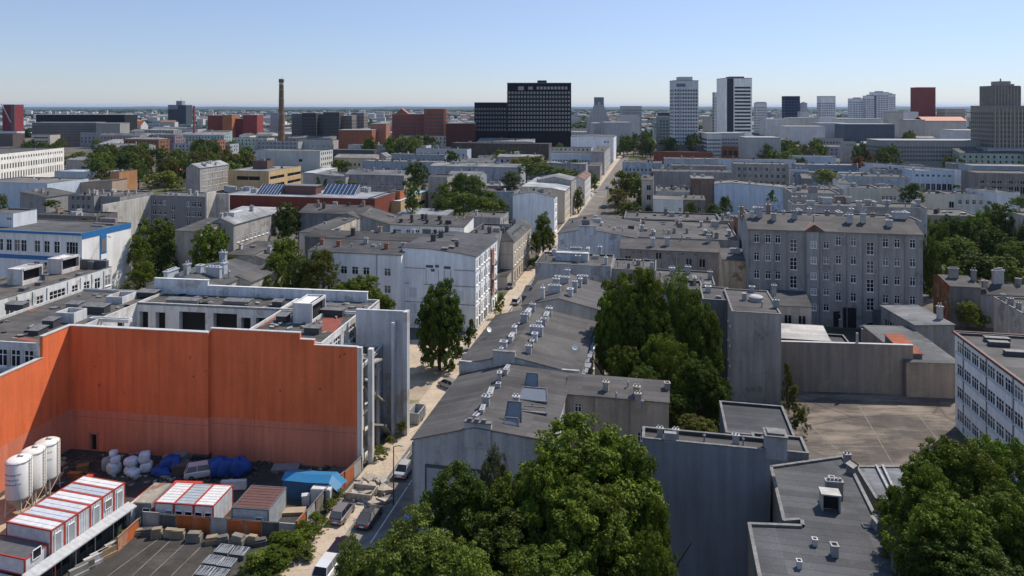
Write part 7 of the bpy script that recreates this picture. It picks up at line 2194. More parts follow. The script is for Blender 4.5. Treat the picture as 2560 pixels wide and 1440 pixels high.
    ('long grey house with a flat roof left of the lettered wall', (2046, 346), 17, dict(to=2108, Dp=14, wall=(.34, .33, .32), wins=dict(f=[(7, 1.3, 1.8, 5, 3.6, 3)]))),
    ('white hall with a dark glazed band among the shop roofs', (1958, 334), 15, dict(to=2046, Dp=20, wall=(.62, .62, .6), rc='feltlight', wins=dict(f=[([.2, .75], 12, 4, 6, 5, 1)]))),
    ('long pale-topped terrace with regular roof humps', (1990, 411), 13.2, dict(to=2142, Dp=14, wall=(.23, .27, .33), rc=(.19, .185, .18), lod=1, chim=9)),
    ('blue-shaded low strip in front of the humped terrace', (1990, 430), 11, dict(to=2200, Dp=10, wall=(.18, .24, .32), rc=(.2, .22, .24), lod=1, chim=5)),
    ('small cream house with square windows left of the yellow-green tree', (1975, 424), 12, dict(to=2022, Dp=8, wall=(.52, .53, .52), rc='feltlight', lod=1, wins=dict(f=[(3, 1.2, 1.2, 8, 3, 1, 'bare')]), chim=2)),
    ('dark gabled shed house left of the yellow-green tree', (2005, 446), 11, dict(to=2030, Dp=9, wall=(.2, .2, .2), roof='gable_v', rise=1.8, rc='feltlight', lod=1)),
    ('pale-blue palace with tall dark windows and arches, right-hand middle distance', (2280, 426), 14.2, dict(to=2415, Dp=20, wall=(.50, .58, .66), rc=(.16, .155, .15), lod=1, wins=dict(f=[(9, 1.9, 4.0, 3.4, 3, 1, 'bare'), (9, 1.2, 1.2, 11.0, 3, 1, 'bare')]), chim=6)),
    ('cream side wing with curved cornice at the end of the pale-blue palace', (2415, 432), 13.6, dict(to=2442, Dp=14, wall=(.50, .44, .37), lod=1, rc='feltlight')),
    ('dark grey classical front with tall windows at the right frame edge', (2442, 432), 15.5, dict(to=2600, Dp=18, wall=(.24, .215, .20), mat=M_STAIN, rc='felt', lod=1, wins=dict(f=[(10, 1.7, 3.4, 5.6, 3, 1, 'bare'), (10, 1.6, 1.4, 10.4, 3, 1, 'bare')]))),
    ('white long side wall receding behind the pale-blue palace', (2427, 424), 15.2, dict(W=5, Dp=60, ref=(1, 0), ang=-30, wall=(.68, .68, .68), lod=1)),
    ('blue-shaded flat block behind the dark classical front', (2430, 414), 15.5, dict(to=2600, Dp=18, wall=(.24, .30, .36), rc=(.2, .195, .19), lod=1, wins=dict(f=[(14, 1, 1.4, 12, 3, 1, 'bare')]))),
    ('cream two-storey facade with pairs of small windows above the park', (2196, 470), 12.5, dict(to=2250, Dp=12, wall=(.60, .56, .46), rc='feltlight', lod=1, wins=dict(f=[(4, 1.3, 1.9, 3, 4.4, 2)]), chim=4)),
    ('white curved house end left of the cream two-storey facade', (2098, 460), 14, dict(to=2126, Dp=12, wall=(.70, .69, .67), roof='mono', rise=1, lod=1, chim=2)),
    ('grey-roofed part of the cream facade with a low gallery', (2126, 470), 12.8, dict(to=2198, Dp=14, wall=(.52, .5, .44), rc='felt', lod=1, chim=5)),
    ('yellowish blank house wall left of the four blue-framed windows', (2313, 484), 11, dict(to=2370, Dp=11, wall=(.66, .62, .50), rc='felt', lod=1, chim=4)),
    ('cream house with four blue-framed windows above the park', (2370, 484), 11, dict(to=2460, Dp=11, wall=(.62, .60, .53), rc='felt', lod=1, chim=5, wins=dict(f=[([.34, .54, .73, .92], 1.5, 2.1, 6.6, 3, 1), ([.1], 1.8, 2.6, 5, 3, 1, 'bare')]))),
    ('white box house with a sunlit corner at the right frame edge', (2492, 482), 12.5, dict(to=2550, Dp=16, ang=-8, wall=(.66, .69, .71), lod=1)),
    ('white slanting side wall left of the white box house', (2462, 474), 12.8, dict(to=2490, Dp=4, ang=40, wall=(.70, .69, .66), lod=1)),
    ('long dark roof with a row of hatches above the park trees', (2232, 535), 12.0, dict(to=2455, by=518, wall=(.36, .33, .29), mat=M_WORN, lod=1, par=.2, chim=10)),
    ('cream side wall at the right frame edge above the park', (2522, 528), 13.5, dict(W=16, Dp=40, ref=(0, 1), ang=12, wall=(.50, .43, .36), mat=M_WORN, lod=1, chim=4)),
    ('flat grey roofs with a long pale gutter right of the yellow-green tree', (2110, 440), 13, dict(to=2275, Dp=15, wall='bluegrey', mat=M_STAIN, lod=1, chim=8, par=.2)),
    ('dark roof jumble left of the pale-blue palace', (2190, 424), 13, dict(to=2272, Dp=12, wall='midgrey', mat=M_STAIN, lod=1, chim=6)),
    ('tan blank house block with a low attic left of the brown tower', (2258, 366), 15, dict(to=2296, Dp=14, wall=(.52, .42, .29), wins=dict(f=[([.5], 1, 6, 4, 3, 1)]))),
    ('dark gabled church-like house between the tan block and the brown tower', (2296, 372), 13, dict(to=2385, Dp=12, wall=(.26, .28, .3), roof='hip', rise=3, rc=(.24, .24, .24), wins=dict(f=[(6, 1.6, 3, 3, 3, 1)]))),
    ('small house with an orange-striped side among right-hand roofs', (2195, 385), 11, dict(W=14, Dp=12, ref=(0, 0), ang=-20, wall=(.6, .3, .2), rc='feltlight')),
    # left distance
    ('white house with a bright sunlit gable in front of the long blue-grey flats', (800, 378), 15, dict(to=640, fx=832, ref=(1, 0), wall=(.55, .55, .53), rc='feltlight', wins=dict(r=[(6, 1.4, 2, 4, 4, 3)], f=[([.2, .7], 3, 2, 7, 3, 1)]))),
    ('grey flats with a balcony row left of the bright sunlit gable', (640, 353), 15, dict(to=745, Dp=16, wall=(.34, .36, .38), wins=dict(f=[(10, 2, 1.6, 5, 3.6, 3)]), chim=5)),
    ('grey blank blocks joined to the balcony flats', (745, 350), 16, dict(to=832, Dp=16, wall=(.44, .44, .43), wins=dict(f=[(6, 1.2, 1.4, 6, 3.6, 2)]))),
    ('pale yellow gable with a dark middle strip behind the bright gable', (832, 352), 14, dict(to=862, Dp=16, wall=(.62, .60, .42))),
    ('cream house with arched windows beside the small tree pair', (835, 394), 12.5, dict(to=940, Dp=14, wall=(.58, .48, .33), roof='gable_v', rise=2, rc=(.2, .19, .18), wins=dict(f=[(9, 1.2, 2, 3, 4, 2)]))),
    ('dark gabled barn roof at the end of the cream arched house', (940, 392), 13, dict(to=965, Dp=10, wall=(.3, .29, .28), roof='gable_u', rise=2.5, rc=(.2, .2, .2))),
    ('long low roofs with a curved white cover in the centre distance', (905, 402), 12.5, dict(to=1110, Dp=13, wall='bluegrey', mat=M_STAIN, rc=(.17, .165, .16), chim=8)),
    ('blue-shaded house row left of the dark standing tree', (975, 385), 13, dict(to=1112, Dp=12, wall=(.25, .29, .34), rc='feltlight', wins=dict(f=[(12, 1.2, 1.6, 8, 3, 1)]), chim=6)),
    ('long blue-grey attic row above the dark standing tree', (1040, 372), 14, dict(to=1168, Dp=12, wall=(.42, .46, .5), rc='feltlight', wins=dict(f=[(10, 1.6, 1.4, 9, 3, 1)]), chim=4)),
    ('dark strip roof with pale skylights in the centre distance', (830, 374), 13, dict(to=935, Dp=12, wall=(.08, .08, .09), rc='feltlight')),
    ('pale roof row below the central green', (870, 362), 14.5, dict(to=1065, Dp=14, wall=(.46, .48, .5), rc='feltlight', chim=8)),
    ('white round-topped house left of the brick chimney foot', (598, 338), 16, dict(to=624, Dp=12, wall=(.66, .65, .63), roof='gable_u', rise=2)),
    ('white house with dark windows right of the round-topped one', (640, 336), 15, dict(to=680, Dp=13, wall=(.62, .62, .61), wins=dict(f=[(5, 1.6, 2, 5, 4, 2)]), roof='gable_v', rise=2, rc=(.2, .2, .2))),
    ('white cube house with small windows near the dark ruined works', (793, 330), 17, dict(to=831, Dp=12, wall=(.72, .70, .66), wins=dict(f=[(4, 1.4, 1.8, 6, 4, 2)]))),
    ('long white hall with an uneven front below the dark ruined works', (832, 338), 14, dict(to=905, Dp=16, wall=(.62, .61, .6), wins=dict(f=[(12, 1.2, 3, 3, 4, 2)]))),
    ('long white roof left of the dark ruined works', (690, 335), 14, dict(to=790, Dp=18, wall=(.25, .24, .22), roof='gable_v', rise=2.5, rc=(.3, .29, .28))),
    ('orange-roofed white house with six windows, left distance', (297, 314), 19, dict(to=352, Dp=15, wall=(.58, .57, .55), roof='gable_v', rise=7, rc=(.42, .10, .035), wins=dict(f=[(6, 2, 2.4, 5, 4, 3)]))),
    ('small orange roof beside the orange-roofed white house', (284, 314), 18, dict(to=298, Dp=14, wall=(.3, .1, .07), roof='gable_v', rise=7, rc=(.40, .10, .04))),
    ('grey windowed house right of the orange-roofed one', (352, 314), 18, dict(to=408, Dp=15, wall=(.42, .42, .43), wins=dict(f=[(7, 1.8, 2, 5, 4, 3)]))),
    ('blue-grey block of flats with a bright end gable left of the park', (401, 322), 18, dict(to=494, fx=516, ref=(0, 0), Dp=18, wall=(.40, .42, .45), wins=dict(f=[(10, 1.8, 2, 4, 4, 3)]))),
    ('long grey flat blocks behind the park, left distance', (160, 330), 17, dict(to=298, Dp=16, wall=(.30, .31, .33), wins=dict(f=[(14, 1.8, 2, 5, 4, 2)]))),
    ('low colonnaded hall with a broad roof at the park edge', (380, 358), 12, dict(to=420, W=46, Dp=20, ref=(1, 0), ang=-15, wall=(.42, .41, .4), roof='hip', rise=4, rc=(.24, .24, .235), wins=dict(f=[(12, 1.4, 4, 3, 4, 1)]))),
    ('beige flats left of the park behind the palace', (78, 337), 15, dict(to=125, Dp=14, wall=(.52, .46, .4), rc='feltlight', wins=dict(f=[([.5], 20, 1.4, 7, 4, 2)]))),
    ('dark low block at the left frame edge behind the palace', (-20, 334), 15, dict(to=32, Dp=16, wall=(.13, .11, .1))),
    ('white low houses at the left frame edge', (0, 328), 14, dict(to=42, Dp=12, wall=(.6, .6, .6))),
):
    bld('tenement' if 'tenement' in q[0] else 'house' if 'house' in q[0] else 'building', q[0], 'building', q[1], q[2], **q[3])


def find(txt):
    for B in BLDS:
        if txt in B.root['label']:
            return B


# glass saw-tooth roofs of the brick hall, letters and scribble on the lettered wall
B = find('saw-tooth')
for x0, x1, c in ((640, 705, 0), (805, 893, 0), (708, 795, 1)):
    lx0, ly = B.at(x0, 484)
    lx1, _ = B.at(x1, 484)
    m = MB()
    z = 11.8
    if c == 0:
        m.quad((lx0, ly, z), (lx1, ly, z), (lx1, ly + 5.5, z + 3.6), (lx0, ly + 5.5, z + 3.6), m=1)
        for i in range(9):
            q = lx0 + (lx1 - lx0) * i / 8
            m.tube((q, ly, z + .06), (q, ly + 5.5, z + 3.68), .07, .07, 4)
        for k in (.0, .5, 1.0):
            m.tube((lx0, ly + 5.5 * k, z + 3.6 * k + .05), (lx1, ly + 5.5 * k, z + 3.6 * k + .05), .07, .07, 4)
        m.quad((lx0, ly, z), (lx0, ly + 5.5, z + 3.6), (lx0, ly + 6.5, z)); m.quad((lx1, ly, z), (lx1, ly + 5.5, z + 3.6), (lx1, ly + 6.5, z)); m.quad((lx0, ly + 6.5, z), (lx1, ly + 6.5, z), (lx1, ly + 5.5, z + 3.6), (lx0, ly + 5.5, z + 3.6))
        m.build('skylight', [M_METAL, simple('blue_glass', (.02, .05, .12), .12, 0, .3, .5, .6)], B.roof)
    else:
        m.box(lx0, ly + 1, z, lx1, ly + 6, z + 3.2); m.box(lx0 - .3, ly + .6, z + 3.2, lx1 + .3, ly + 6.4, z + 3.6, m=1)
        m.build('plant_house', [M_OBJ, M_COP], B.roof, (.16, .07, .055))
for i in range(16):
    lx, ly = B.at(RND.choice((RND.uniform(560, 636), RND.uniform(895, 930))), RND.uniform(472, 484))
    B.chimney(lx, ly, RND.choice(['hatch', 'vent', 'long']), 1.6, 0, (.5, .5, .52))
B = find('lettered house')
m = MB()
for i, s_ in enumerate((0, 1, 2, 3, 4, 5)):                        # worn dark lettering, not readable in the photograph
    x = 2.0 + i * 1.25
    m.box(x, -.06, 14.3, x + .25, -.02, 15.6); m.box(x + .25, -.06, 15.3 - (i % 3) * .5, x + .9, -.02, 15.6 - (i % 3) * .5)
m.build('lettering', [M_OBJ], B.root, (.07, .06, .07))
m = MB()
pts = [(4.5, 5.2), (6, 6.2), (8, 6.6), (8.8, 5.8), (7, 5.0), (5.6, 4.4), (6.5, 5.6)]
for p, q in zip(pts, pts[1:]):
    m.tube((p[0], -.05, p[1]), (q[0], -.05, q[1]), .16, .16, 5)
m.build('scribble', [M_OBJS], B.root, (.7, .7, .7))
m = MB()
m.box(1.0, -.05, 7.2, 3.6, -.02, 7.5)
m.build('dark_dash', [M_OBJ], B.root, (.05, .05, .05))


# ---------------------------------------------------------------- towers and landmarks of the skyline
def tower(name, label, x0, x1, ytop, Y, color, bands=None, ang=0.0, Dp=None, cols=0, wcol=(.03, .035, .04), top=None, mat=None, z0=0.0, cat='tower block', sidecol=None, fh=3.2, margin=.6, zlow=8, wh=1.6):
    a = radians(ang)
    s, c = sin(a), cos(a)
    X0 = (x0 - 1280) * Y / F
    W = (x1 - x0) * Y / F / max(c, .2)
    h = HC - (ytop - HY) * Y / F
    Dp = Dp or W * .7
    o = thing(name, label, cat, (X0, Y, 0), -a)
    b = MB()
    b.box(0, 0, z0, W, Dp, h)
    b.build('wall', [mat or M_PL], o, color)
    b = MB()
    b.box(-.2, -.2, h, W + .2, Dp + .2, h + .5)
    b.build('roof', [M_OBJ], o, (.25, .25, .26))
    if bands:
        n = int((h - zlow - 2) / fh)
        for i in range(n):
            z = h - bands - (i + 1) * fh
            if z < zlow:
                break
            b = MB()
            if cols:
                st_ = (W - 2 * margin) / cols
                for k in range(cols):
                    x = margin + st_ * (k + .5)
                    b.box(x - st_ * .32, -.12, z, x + st_ * .32, -.02, z + wh)
                nd_ = max(2, int(Dp / st_))
                sd = Dp / nd_
                for k in range(nd_):
                    y = sd * (k + .5)
                    for xx in ((-.12, -.02), (W + .02, W + .12)):
                        b.box(xx[0], y - sd * .32, z, xx[1], y + sd * .32, z + wh)
                b.box(-.14, -.14, z - .12, W + .14, -.01, z + .01); b.box(-.14, -.01, z - .12, -.01, Dp, z + .01); b.box(W + .01, -.01, z - .12, W + .14, Dp, z + .01)
            else:
                b.box(-.14, -.12, z, W + .14, -.02, z + wh)
                for xx in ((-.12, -.02), (W + .02, W + .12)):
                    b.box(xx[0], margin, z, xx[1], Dp - margin, z + wh)
            b.build('glazing', [M_OBJS], o, wcol)
    if top:
        b = MB()
        for (fx0, fx1, hh) in top:
            b.box(W * fx0, Dp * .2, h + .5, W * fx1, Dp * .8, h + .5 + hh)
        b.build('plant_room', [M_OBJ], o, tuple(.8 * q for q in rgb(color)))
    return o, W, Dp, h


YB = 700
o, W, Dp, h = tower('office_slab', 'tall black office slab with rows of grey windows, centre of the skyline', 1268, 1428, 208, YB, (.010, .012, .016), 6.5, cols=20, wcol=(.24, .235, .23), fh=4.1, zlow=20, Dp=22, wh=2.2, top=[(.48, .62, 2.5)], cat='office building')
b = MB()
for i in range(9):
    x = W * (.46 + .055 * i)
    b.box(x, -.12, h - 6.2, x + W * .04, -.02, h - 3.4)
b.box(W * .17, -.12, h - 7, W * .26, -.02, h - 3.2); b.box(W * .33, -.12, h - 6.4, W * .40, -.02, h - 3.4)
b.build('top_panel', [M_OBJS], o, (.30, .30, .30))
tower('office_slab', 'lower black office slab joined to the tall one', 1186, 1267.5, 257, YB - 6, (.010, .012, .016), 3, cols=11, wcol=(.13, .135, .14), fh=4.1, zlow=20, Dp=20, wh=2.0, cat='office building')
b = MB()
Xc, Yc = (703.5 - 1280) * 700 / F, 700
o = thing('brick_chimney', 'tall brown brick factory chimney rising above the left skyline', 'chimney', (Xc, Yc, 0))
b.lathe([(3.6, 0), (3.0, 30), (2.2, 68.5), (2.5, 69)], 20)
b.build('shaft', [M_WORN], o, (.20, .115, .075))
b = MB()
b.lathe([(2.2, 69), (2.2, 71.5)], 20)
b.build('pale_band', [M_OBJ], o, (.42, .38, .35))
b = MB()
b.lathe([(2.2, 71.5), (2.6, 72), (2.6, 74.6), (1.8, 75.2), (0, 75.2)], 20); b.tube((.8, 0, 75), (.8, 0, 78.5), .12, .1, 5)
b.build('rim', [M_OBJ], o, (.13, .075, .05))
b = MB()
for z in (22, 40, 55, 63.5):
    r = 3.3 - z * .0155
    b.lathe([(r + .05, z), (r + .25, z + .1), (r + .25, z + .5), (r + .05, z + .6)], 20)
b.build('iron_hoop', [M_METAL], o)
o, W, Dp, h = tower('tower_block', 'grey striped apartment tower with a roof box, left one of the tall pair', 1684, 1746, 202, 620, (.56, .57, .58), 6, ang=0, cols=9, wcol=(.05, .06, .075), fh=3.25, zlow=10, top=[(.24, .8, 3.2)], wh=1.5)
b = MB()
b.box(W * .11, -.14, h - 5.4, W * .48, -.02, h - 2.4)
b.build('sign_board', [M_OBJS], o, (.10, .14, .24))
b = MB()
b.box(W * .23, -.16, 5, W * .28, -.02, h - 6)
b.build('pilaster', [M_PL], o, (.36, .40, .45))
o, W, Dp, h = tower('tower_block', 'white tower with a black stripe and dark ribbon windows', 1812, 1880, 196, 650, (.88, .86, .82), None, Dp=26)
b = MB()
b.box(W * .08, -.2, 4, W * .32, -.02, h - .1)
b.build('dark_stripe', [M_OBJS], o, (.018, .024, .036))
for i in range(13):
    z = h - 9.5 - i * 3.3
    b = MB()
    b.box(W * .36, -.14, z, W * .95, -.02, z + 1.75)
    b.build('glazing', [M_OBJS], o, (.035, .04, .05))
b = MB()
b.box(W * .22, 3, h + .5, W * .75, 15, h + 1.9)
b.build('plant_room', [M_OBJ], o, (.06, .07, .08))
tower('tower_block', 'narrow blue-grey tower tucked behind the white black-striped one', 1786, 1811, 232, 690, (.38, .41, .45), 3, cols=3, wcol=(.10, .12, .15), zlow=14, top=[(.45, 1.0, 8)])
tower('tower_block', 'slim pale grey tower right of the white black-striped one', 1891, 1917, 258, 860, (.66, .65, .63), 3, cols=5, wcol=(.16, .17, .19), zlow=10, top=[(.1, .95, 1.2)])
tower('tower_block', 'dark navy glass tower on the right-hand skyline', 1964, 2000, 241, 980, (.030, .045, .085), 3, cols=4, wcol=(.045, .065, .11), zlow=10, fh=4)
tower('tower_block', 'small pale chimney-like tower beside the navy glass one', 2003, 2018, 258, 1000, (.48, .49, .5), None, top=[(.3, .7, 1)])
tower('tower_block', 'low pale cube tower below the small pale one', 2000, 2022, 279, 960, (.5, .52, .54), None)
tower('tower_block', 'grey-white balcony tower with a pale cap', 2053, 2089, 241, 900, (.68, .68, .68), 7, cols=6, wcol=(.13, .14, .17), zlow=10, fh=3.0)
for x0, x1, yt, lb in ((2131, 2165, 247, 'stepped white glass flats, lowest of the white cluster'), (2165, 2190, 240, 'stepped white glass flats in the middle of the white cluster'), (2186, 2222, 231, 'tallest of the white glass flats cluster'), (2218, 2239, 236, 'white glass flats ending the cluster toward the red tower')):
    tower('tower_block', lb, x0, x1, yt, 950 + x0 % 7 * 6, (.74, .75, .76), 2.5, cols=5, wcol=(.22, .26, .33), zlow=8, fh=3.1, top=[(.3, .7, 1.5)])
tower('tower_block', 'dark red tower block on the right-hand skyline', 2294, 2339, 219, 900, (.26, .062, .055), 4, cols=8, wcol=(.15, .035, .035), zlow=10, fh=3.4, wh=1.9)
tower('tower_block', 'beige low block of flats right of the dark red tower', 2363, 2413, 273, 880, (.44, .38, .31), 2.5, cols=11, wcol=(.2, .18, .16), zlow=8, fh=3.4)
tower('tower_block', 'pale block with a brown roof between the white cluster and the red tower', 2221, 2258, 281, 800, (.50, .46, .40), None, top=[(0, 1, 1)])
tower('tower_block', 'small white house block left of the dark red tower', 2258, 2296, 280, 860, (.6, .61, .62), None)
o, W, Dp, h = tower('stepped_tower', 'brown-grey stepped tower with vertical ribs at the right frame edge', 2484, 2580, 266, 520, (.26, .235, .20), 3, cols=12, wcol=(.075, .075, .08), fh=3.4, zlow=12, Dp=26, wh=2.0)
b = MB()
b.box(W * .10, 4, h, W * .80, 20, h + 15.5)
b.build('upper_block', [M_WORN], o, (.20, .18, .155))
for i in range(9):
    b = MB()
    x = W * (.12 + .082 * i)
    b.box(x, 3.6, h, x + .9, 3.98, h + 15)
    b.build('rib', [M_OBJ], o, (.28, .255, .22))
for i in range(10):
    b = MB()
    x = W * (.02 + .1 * i)
    b.box(x, -.5, 3, x + .8, -.13, h - 1)
    b.build('rib', [M_OBJ], o, (.34, .31, .26))
b = MB()
b.box(W * .34, 7, h + 15.5, W * .62, 17, h + 19); b.tube((W * .4, 9, h + 19), (W * .4, 9, h + 21), .5, .5, 6); b.box(W * .66, 8, h + 15.5, W * .74, 12, h + 17)
b.build('plant_room', [M_OBJ], o, (.27, .25, .22))
# concrete church with sweeping gable
Yc = 900
o = thing('concrete_church', 'grey concrete church with a sweeping gable and square tower head', 'church', ((1468 - 1280) * Yc / F, Yc, 0))
k = Yc / F
b = MB()
pts = [(q * k, max(0, HC - (v - HY) * k)) for q, v in ((0, 360), (62, 360), (58, 306), (52, 292), (45, 276), (42, 262), (20, 262), (16, 272), (9, 288), (2, 306))]
b.v = [(p[0], 0, p[1]) for p in pts] + [(p[0], 14, p[1]) for p in pts]
n = len(pts)
b.f = [tuple(range(n)), tuple(range(n, 2 * n))] + [(i, (i + 1) % n, n + (i + 1) % n, n + i) for i in range(n)]
b.m = [0] * len(b.f)
b.build('nave', [M_PL], o, (.36, .365, .37))
b = MB()
b.box(20 * k, 1, 44, 42 * k, 13, HC + 22 * k)
b.build('tower_head', [M_PL], o, (.20, .215, .24))
b = MB()
b.box(27 * k, .7, 49, 33 * k, .98, 53); b.tube((22 * k, 6, HC + 22 * k), (22 * k, 6, HC + 25 * k), .15, .1, 5)
b.build('belfry', [M_OBJ], o, (.4, .42, .44))
tower('block_of_flats', 'grey wide block of flats right of the concrete church', 1555, 1604, 266, 900, (.40, .41, .41), 2.5, cols=12, wcol=(.16, .18, .2), zlow=8, fh=3.3, cat='building')
tower('block_of_flats', 'white low hall with a peaked front below the church', 1484, 1502, 309, 760, (.5, .49, .47), None, Dp=30, cat='building')
tower('block_of_flats', 'white gabled hall right of the church foot', 1512, 1578, 307, 740, (.42, .44, .46), None, Dp=24, cat='building')
tower('block_of_flats', 'pale pavilion with a grey front right of the church', 1545, 1600, 291, 820, (.5, .49, .47), None, Dp=20, cat='building')
tower('block_of_flats', 'glass office left of the grey striped tower', 1646, 1682, 292, 700, (.24, .27, .28), 2, cols=4, wcol=(.05, .07, .08), zlow=6, cat='building')
tower('block_of_flats', 'dark roofed cube behind the glass office', 1648, 1680, 282, 820, (.05, .07, .10), None, cat='building')
tower('block_of_flats', 'beige office with a dark top between the tall pair', 1761, 1787, 292, 700, (.42, .40, .37), None, cat='building')
# shopping roofs on the right
for x0, x1, yt, Yq, cc, lb in ((1914, 1975, 299, 800, (.55, .55, .53), 'white shop hall right of the slim pale grey tower'), (1975, 2045, 295, 840, (.50, .47, .43), 'beige shop hall with a sloping top'), (2044, 2125, 296, 860, (.52, .56, .60), 'glassy white shop hall in the middle of the shop roofs'),
                               (2100, 2212, 298, 820, (.60, .59, .57), 'long white shop roof before the white glass cluster'), (1965, 2060, 317, 700, (.55, .55, .56), 'white low shop with a grey fold in its front'), (2050, 2122, 309, 740, (.42, .43, .45), 'grey shop box with faded lettering'), (2110, 2232, 311, 700, (.10, .12, .15), 'long dark striped shop roof'),
                               (2248, 2310, 300, 800, (.42, .39, .36), 'low grey hall right of the pale brown-roofed block'), (2310, 2410, 303, 800, (.5, .47, .43), 'cream row with an orange tiled roof beside the red tower foot'), (2388, 2475, 327, 600, (.60, .59, .58), 'white low commercial hall left of the brown stepped tower'), (2200, 2480, 352, 540, (.30, .29, .28), 'very long grey flat hall left of the brown stepped tower foot'),
                               (2470, 2600, 371, 520, (.36, .39, .42), 'grey-blue hall at the foot of the brown stepped tower'), (1768, 1803, 335, 590, (.58, .58, .57), 'white windowed house in front of the white black-striped tower'), (1803, 1860, 334, 600, (.36, .38, .41), 'blue-grey windowed house beside the white windowed one'), (1865, 1950, 345, 560, (.42, .41, .39), 'grey jumble house with pale roof edges')):
    o, W, Dp, h = tower('shop_hall' if 'shop' in lb else 'hall', lb, x0, x1, yt, Yq, cc, 2.5 if 'windowed' in lb or 'very long' in lb else None, cols=8 if 'windowed' in lb else 40, wcol=(.08, .085, .09), zlow=5, Dp=24, cat='hall', wh=1.4, ang=4)
    if 'orange' in lb:
        b = MB()
        b.quad((-1, -1, h + .55), (W + 1, -1, h + .55), (W + 1, 11, h + 5), (-1, 11, h + 5)); b.quad((-1, 25, h + .55), (W + 1, 25, h + .55), (W + 1, 11, h + 5), (-1, 11, h + 5))
        b.build('tiled_roof', [M_OBJ], o, (.36, .09, .04))
# left skyline
o, W, Dp, h = tower('theatre_tower', 'dark red tower crossed by a pale slanting mast at the left frame edge', 6, 36, 262, 950, (.20, .035, .045), None, Dp=18)
b = MB()
b.tube((0, -1.5, h + 1), (W * .78, -1.5, h - 24), .9, .9, 8)
b.build('mast', [M_OBJ], o, (.52, .36, .34))
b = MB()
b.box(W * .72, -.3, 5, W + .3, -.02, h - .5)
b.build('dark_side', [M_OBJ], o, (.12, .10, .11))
tower('long_hall', 'long dark glass hall with a rounded end on the left skyline', 90, 312, 287, 900, (.014, .018, .022), None, Dp=30, cat='hall')
tower('long_hall', 'grey concrete base strip below the long dark glass hall', 80, 240, 307, 830, (.16, .16, .16), 2, cols=30, wcol=(.06, .06, .065), zlow=6, Dp=20, cat='hall')
tower('long_hall', 'pale low strip right of the concrete base strip', 240, 300, 309, 800, (.30, .29, .27), None, Dp=20, cat='hall')
o, W, Dp, h = tower('stepped_office', 'dark stepped office with a square turret and aerial, left skyline', 420, 465, 263, 1200, (.05, .065, .085), None, Dp=24, cat='office building')
b = MB()
b.box(W * .36, 6, h, W * .68, 18, h + 7.5); b.tube((W * .53, 12, h + 7.5), (W * .53, 12, h + 15), .25, .15, 5)
b.build('turret', [M_OBJ], o, (.20, .24, .29))
b = MB()
b.box(0, -.3, h - 7, W * .55, -.02, h - .3)
b.build('pale_front', [M_OBJ], o, (.22, .22, .23))
b = MB()
o = thing('brick_chimney', 'short red brick chimney left of the tall brown one', 'chimney', ((485 - 1280) * 800 / F, 800, 0))
b.lathe([(1.3, 0), (1.0, HC + 0.0)], 14); b.lathe([(1.25, HC - 1), (1.25, HC), (0, HC)], 14)
b.build('shaft', [M_OBJ], o, (.26, .07, .045))
for x0, x1, yt, Yq, cc, lb, cols in ((519, 560, 289, 850, (.20, .055, .04), 'dark red brick works with a pitched top left of the tall chimney', 0), (556, 580, 288, 840, (.34, .13, .06), 'orange-lit brick end of the works', 0), (578, 606, 297, 850, (.16, .03, .035), 'low maroon hall between two brick blocks', 0), (607, 643, 288, 850, (.24, .055, .05), 'maroon ribbed cube left of the tall chimney', 0), (676, 696, 282, 900, (.30, .34, .36), 'pale blue-grey cube just left of the tall chimney', 0),
                                     (729, 762, 285, 800, (.13, .14, .14), 'grey ruined block right of the tall chimney', 6), (755, 790, 283, 780, (.045, .05, .05), 'black-topped ruined block of the dark works', 5), (786, 812, 286, 790, (.15, .145, .135), 'grey-brown ruined block of the dark works', 4), (808, 848, 281, 770, (.06, .065, .065), 'tall dark ruined block of the dark works', 6), (846, 880, 290, 780, (.18, .155, .13), 'lower grey-brown end of the dark works', 4),
                                     (878, 910, 283, 860, (.20, .17, .16), 'grey block with an orange roof edge right of the dark works', 4), (980, 1062, 286, 700, (.24, .085, .06), 'red-brown office wing with a gabled end, left of the black slab', 12), (1060, 1115, 273, 690, (.28, .10, .07), 'taller red-brown office wing with a sunlit orange corner', 10), (1115, 1187, 309, 680, (.10, .035, .03), 'long low dark-red brick hall touching the black slab', 0),
                                     (846, 930, 326, 640, (.28, .10, .06), 'low brown-red hall beside the central green', 0), (926, 965, 310, 660, (.34, .16, .11), 'salmon cube at the end of the central green', 0)):
    o, W, Dp, h = tower('office_block' if 'office' in lb else 'works_block', lb, x0, x1, yt, Yq, cc, 2.5 if cols else None, cols=cols, wcol=(.06, .065, .08), zlow=6, Dp=20, cat='building', fh=3.6, ang=2)
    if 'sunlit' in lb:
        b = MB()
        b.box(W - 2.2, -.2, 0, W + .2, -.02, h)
        b.build('painted_sun_strip', [M_OBJ], o, (.42, .19, .11))  # sunlight on the corner, put into the lighter colour of this strip
    if 'gabled' in lb:
        b = MB()
        b.quad((W * .1, .3, h + .4), (W * .5, .3, h + .4), (W * .28, .3, h + 6)); b.quad((W * .1, .3, h + .4), (W * .28, .3, h + 6), (W * .28, 12, h + 6), (W * .1, 12, h + .4)); b.quad((W * .5, .3, h + .4), (W * .28, .3, h + 6), (W * .28, 12, h + 6), (W * .5, 12, h + .4))
        b.build('gable', [M_OBJ], o, (.26, .09, .06))

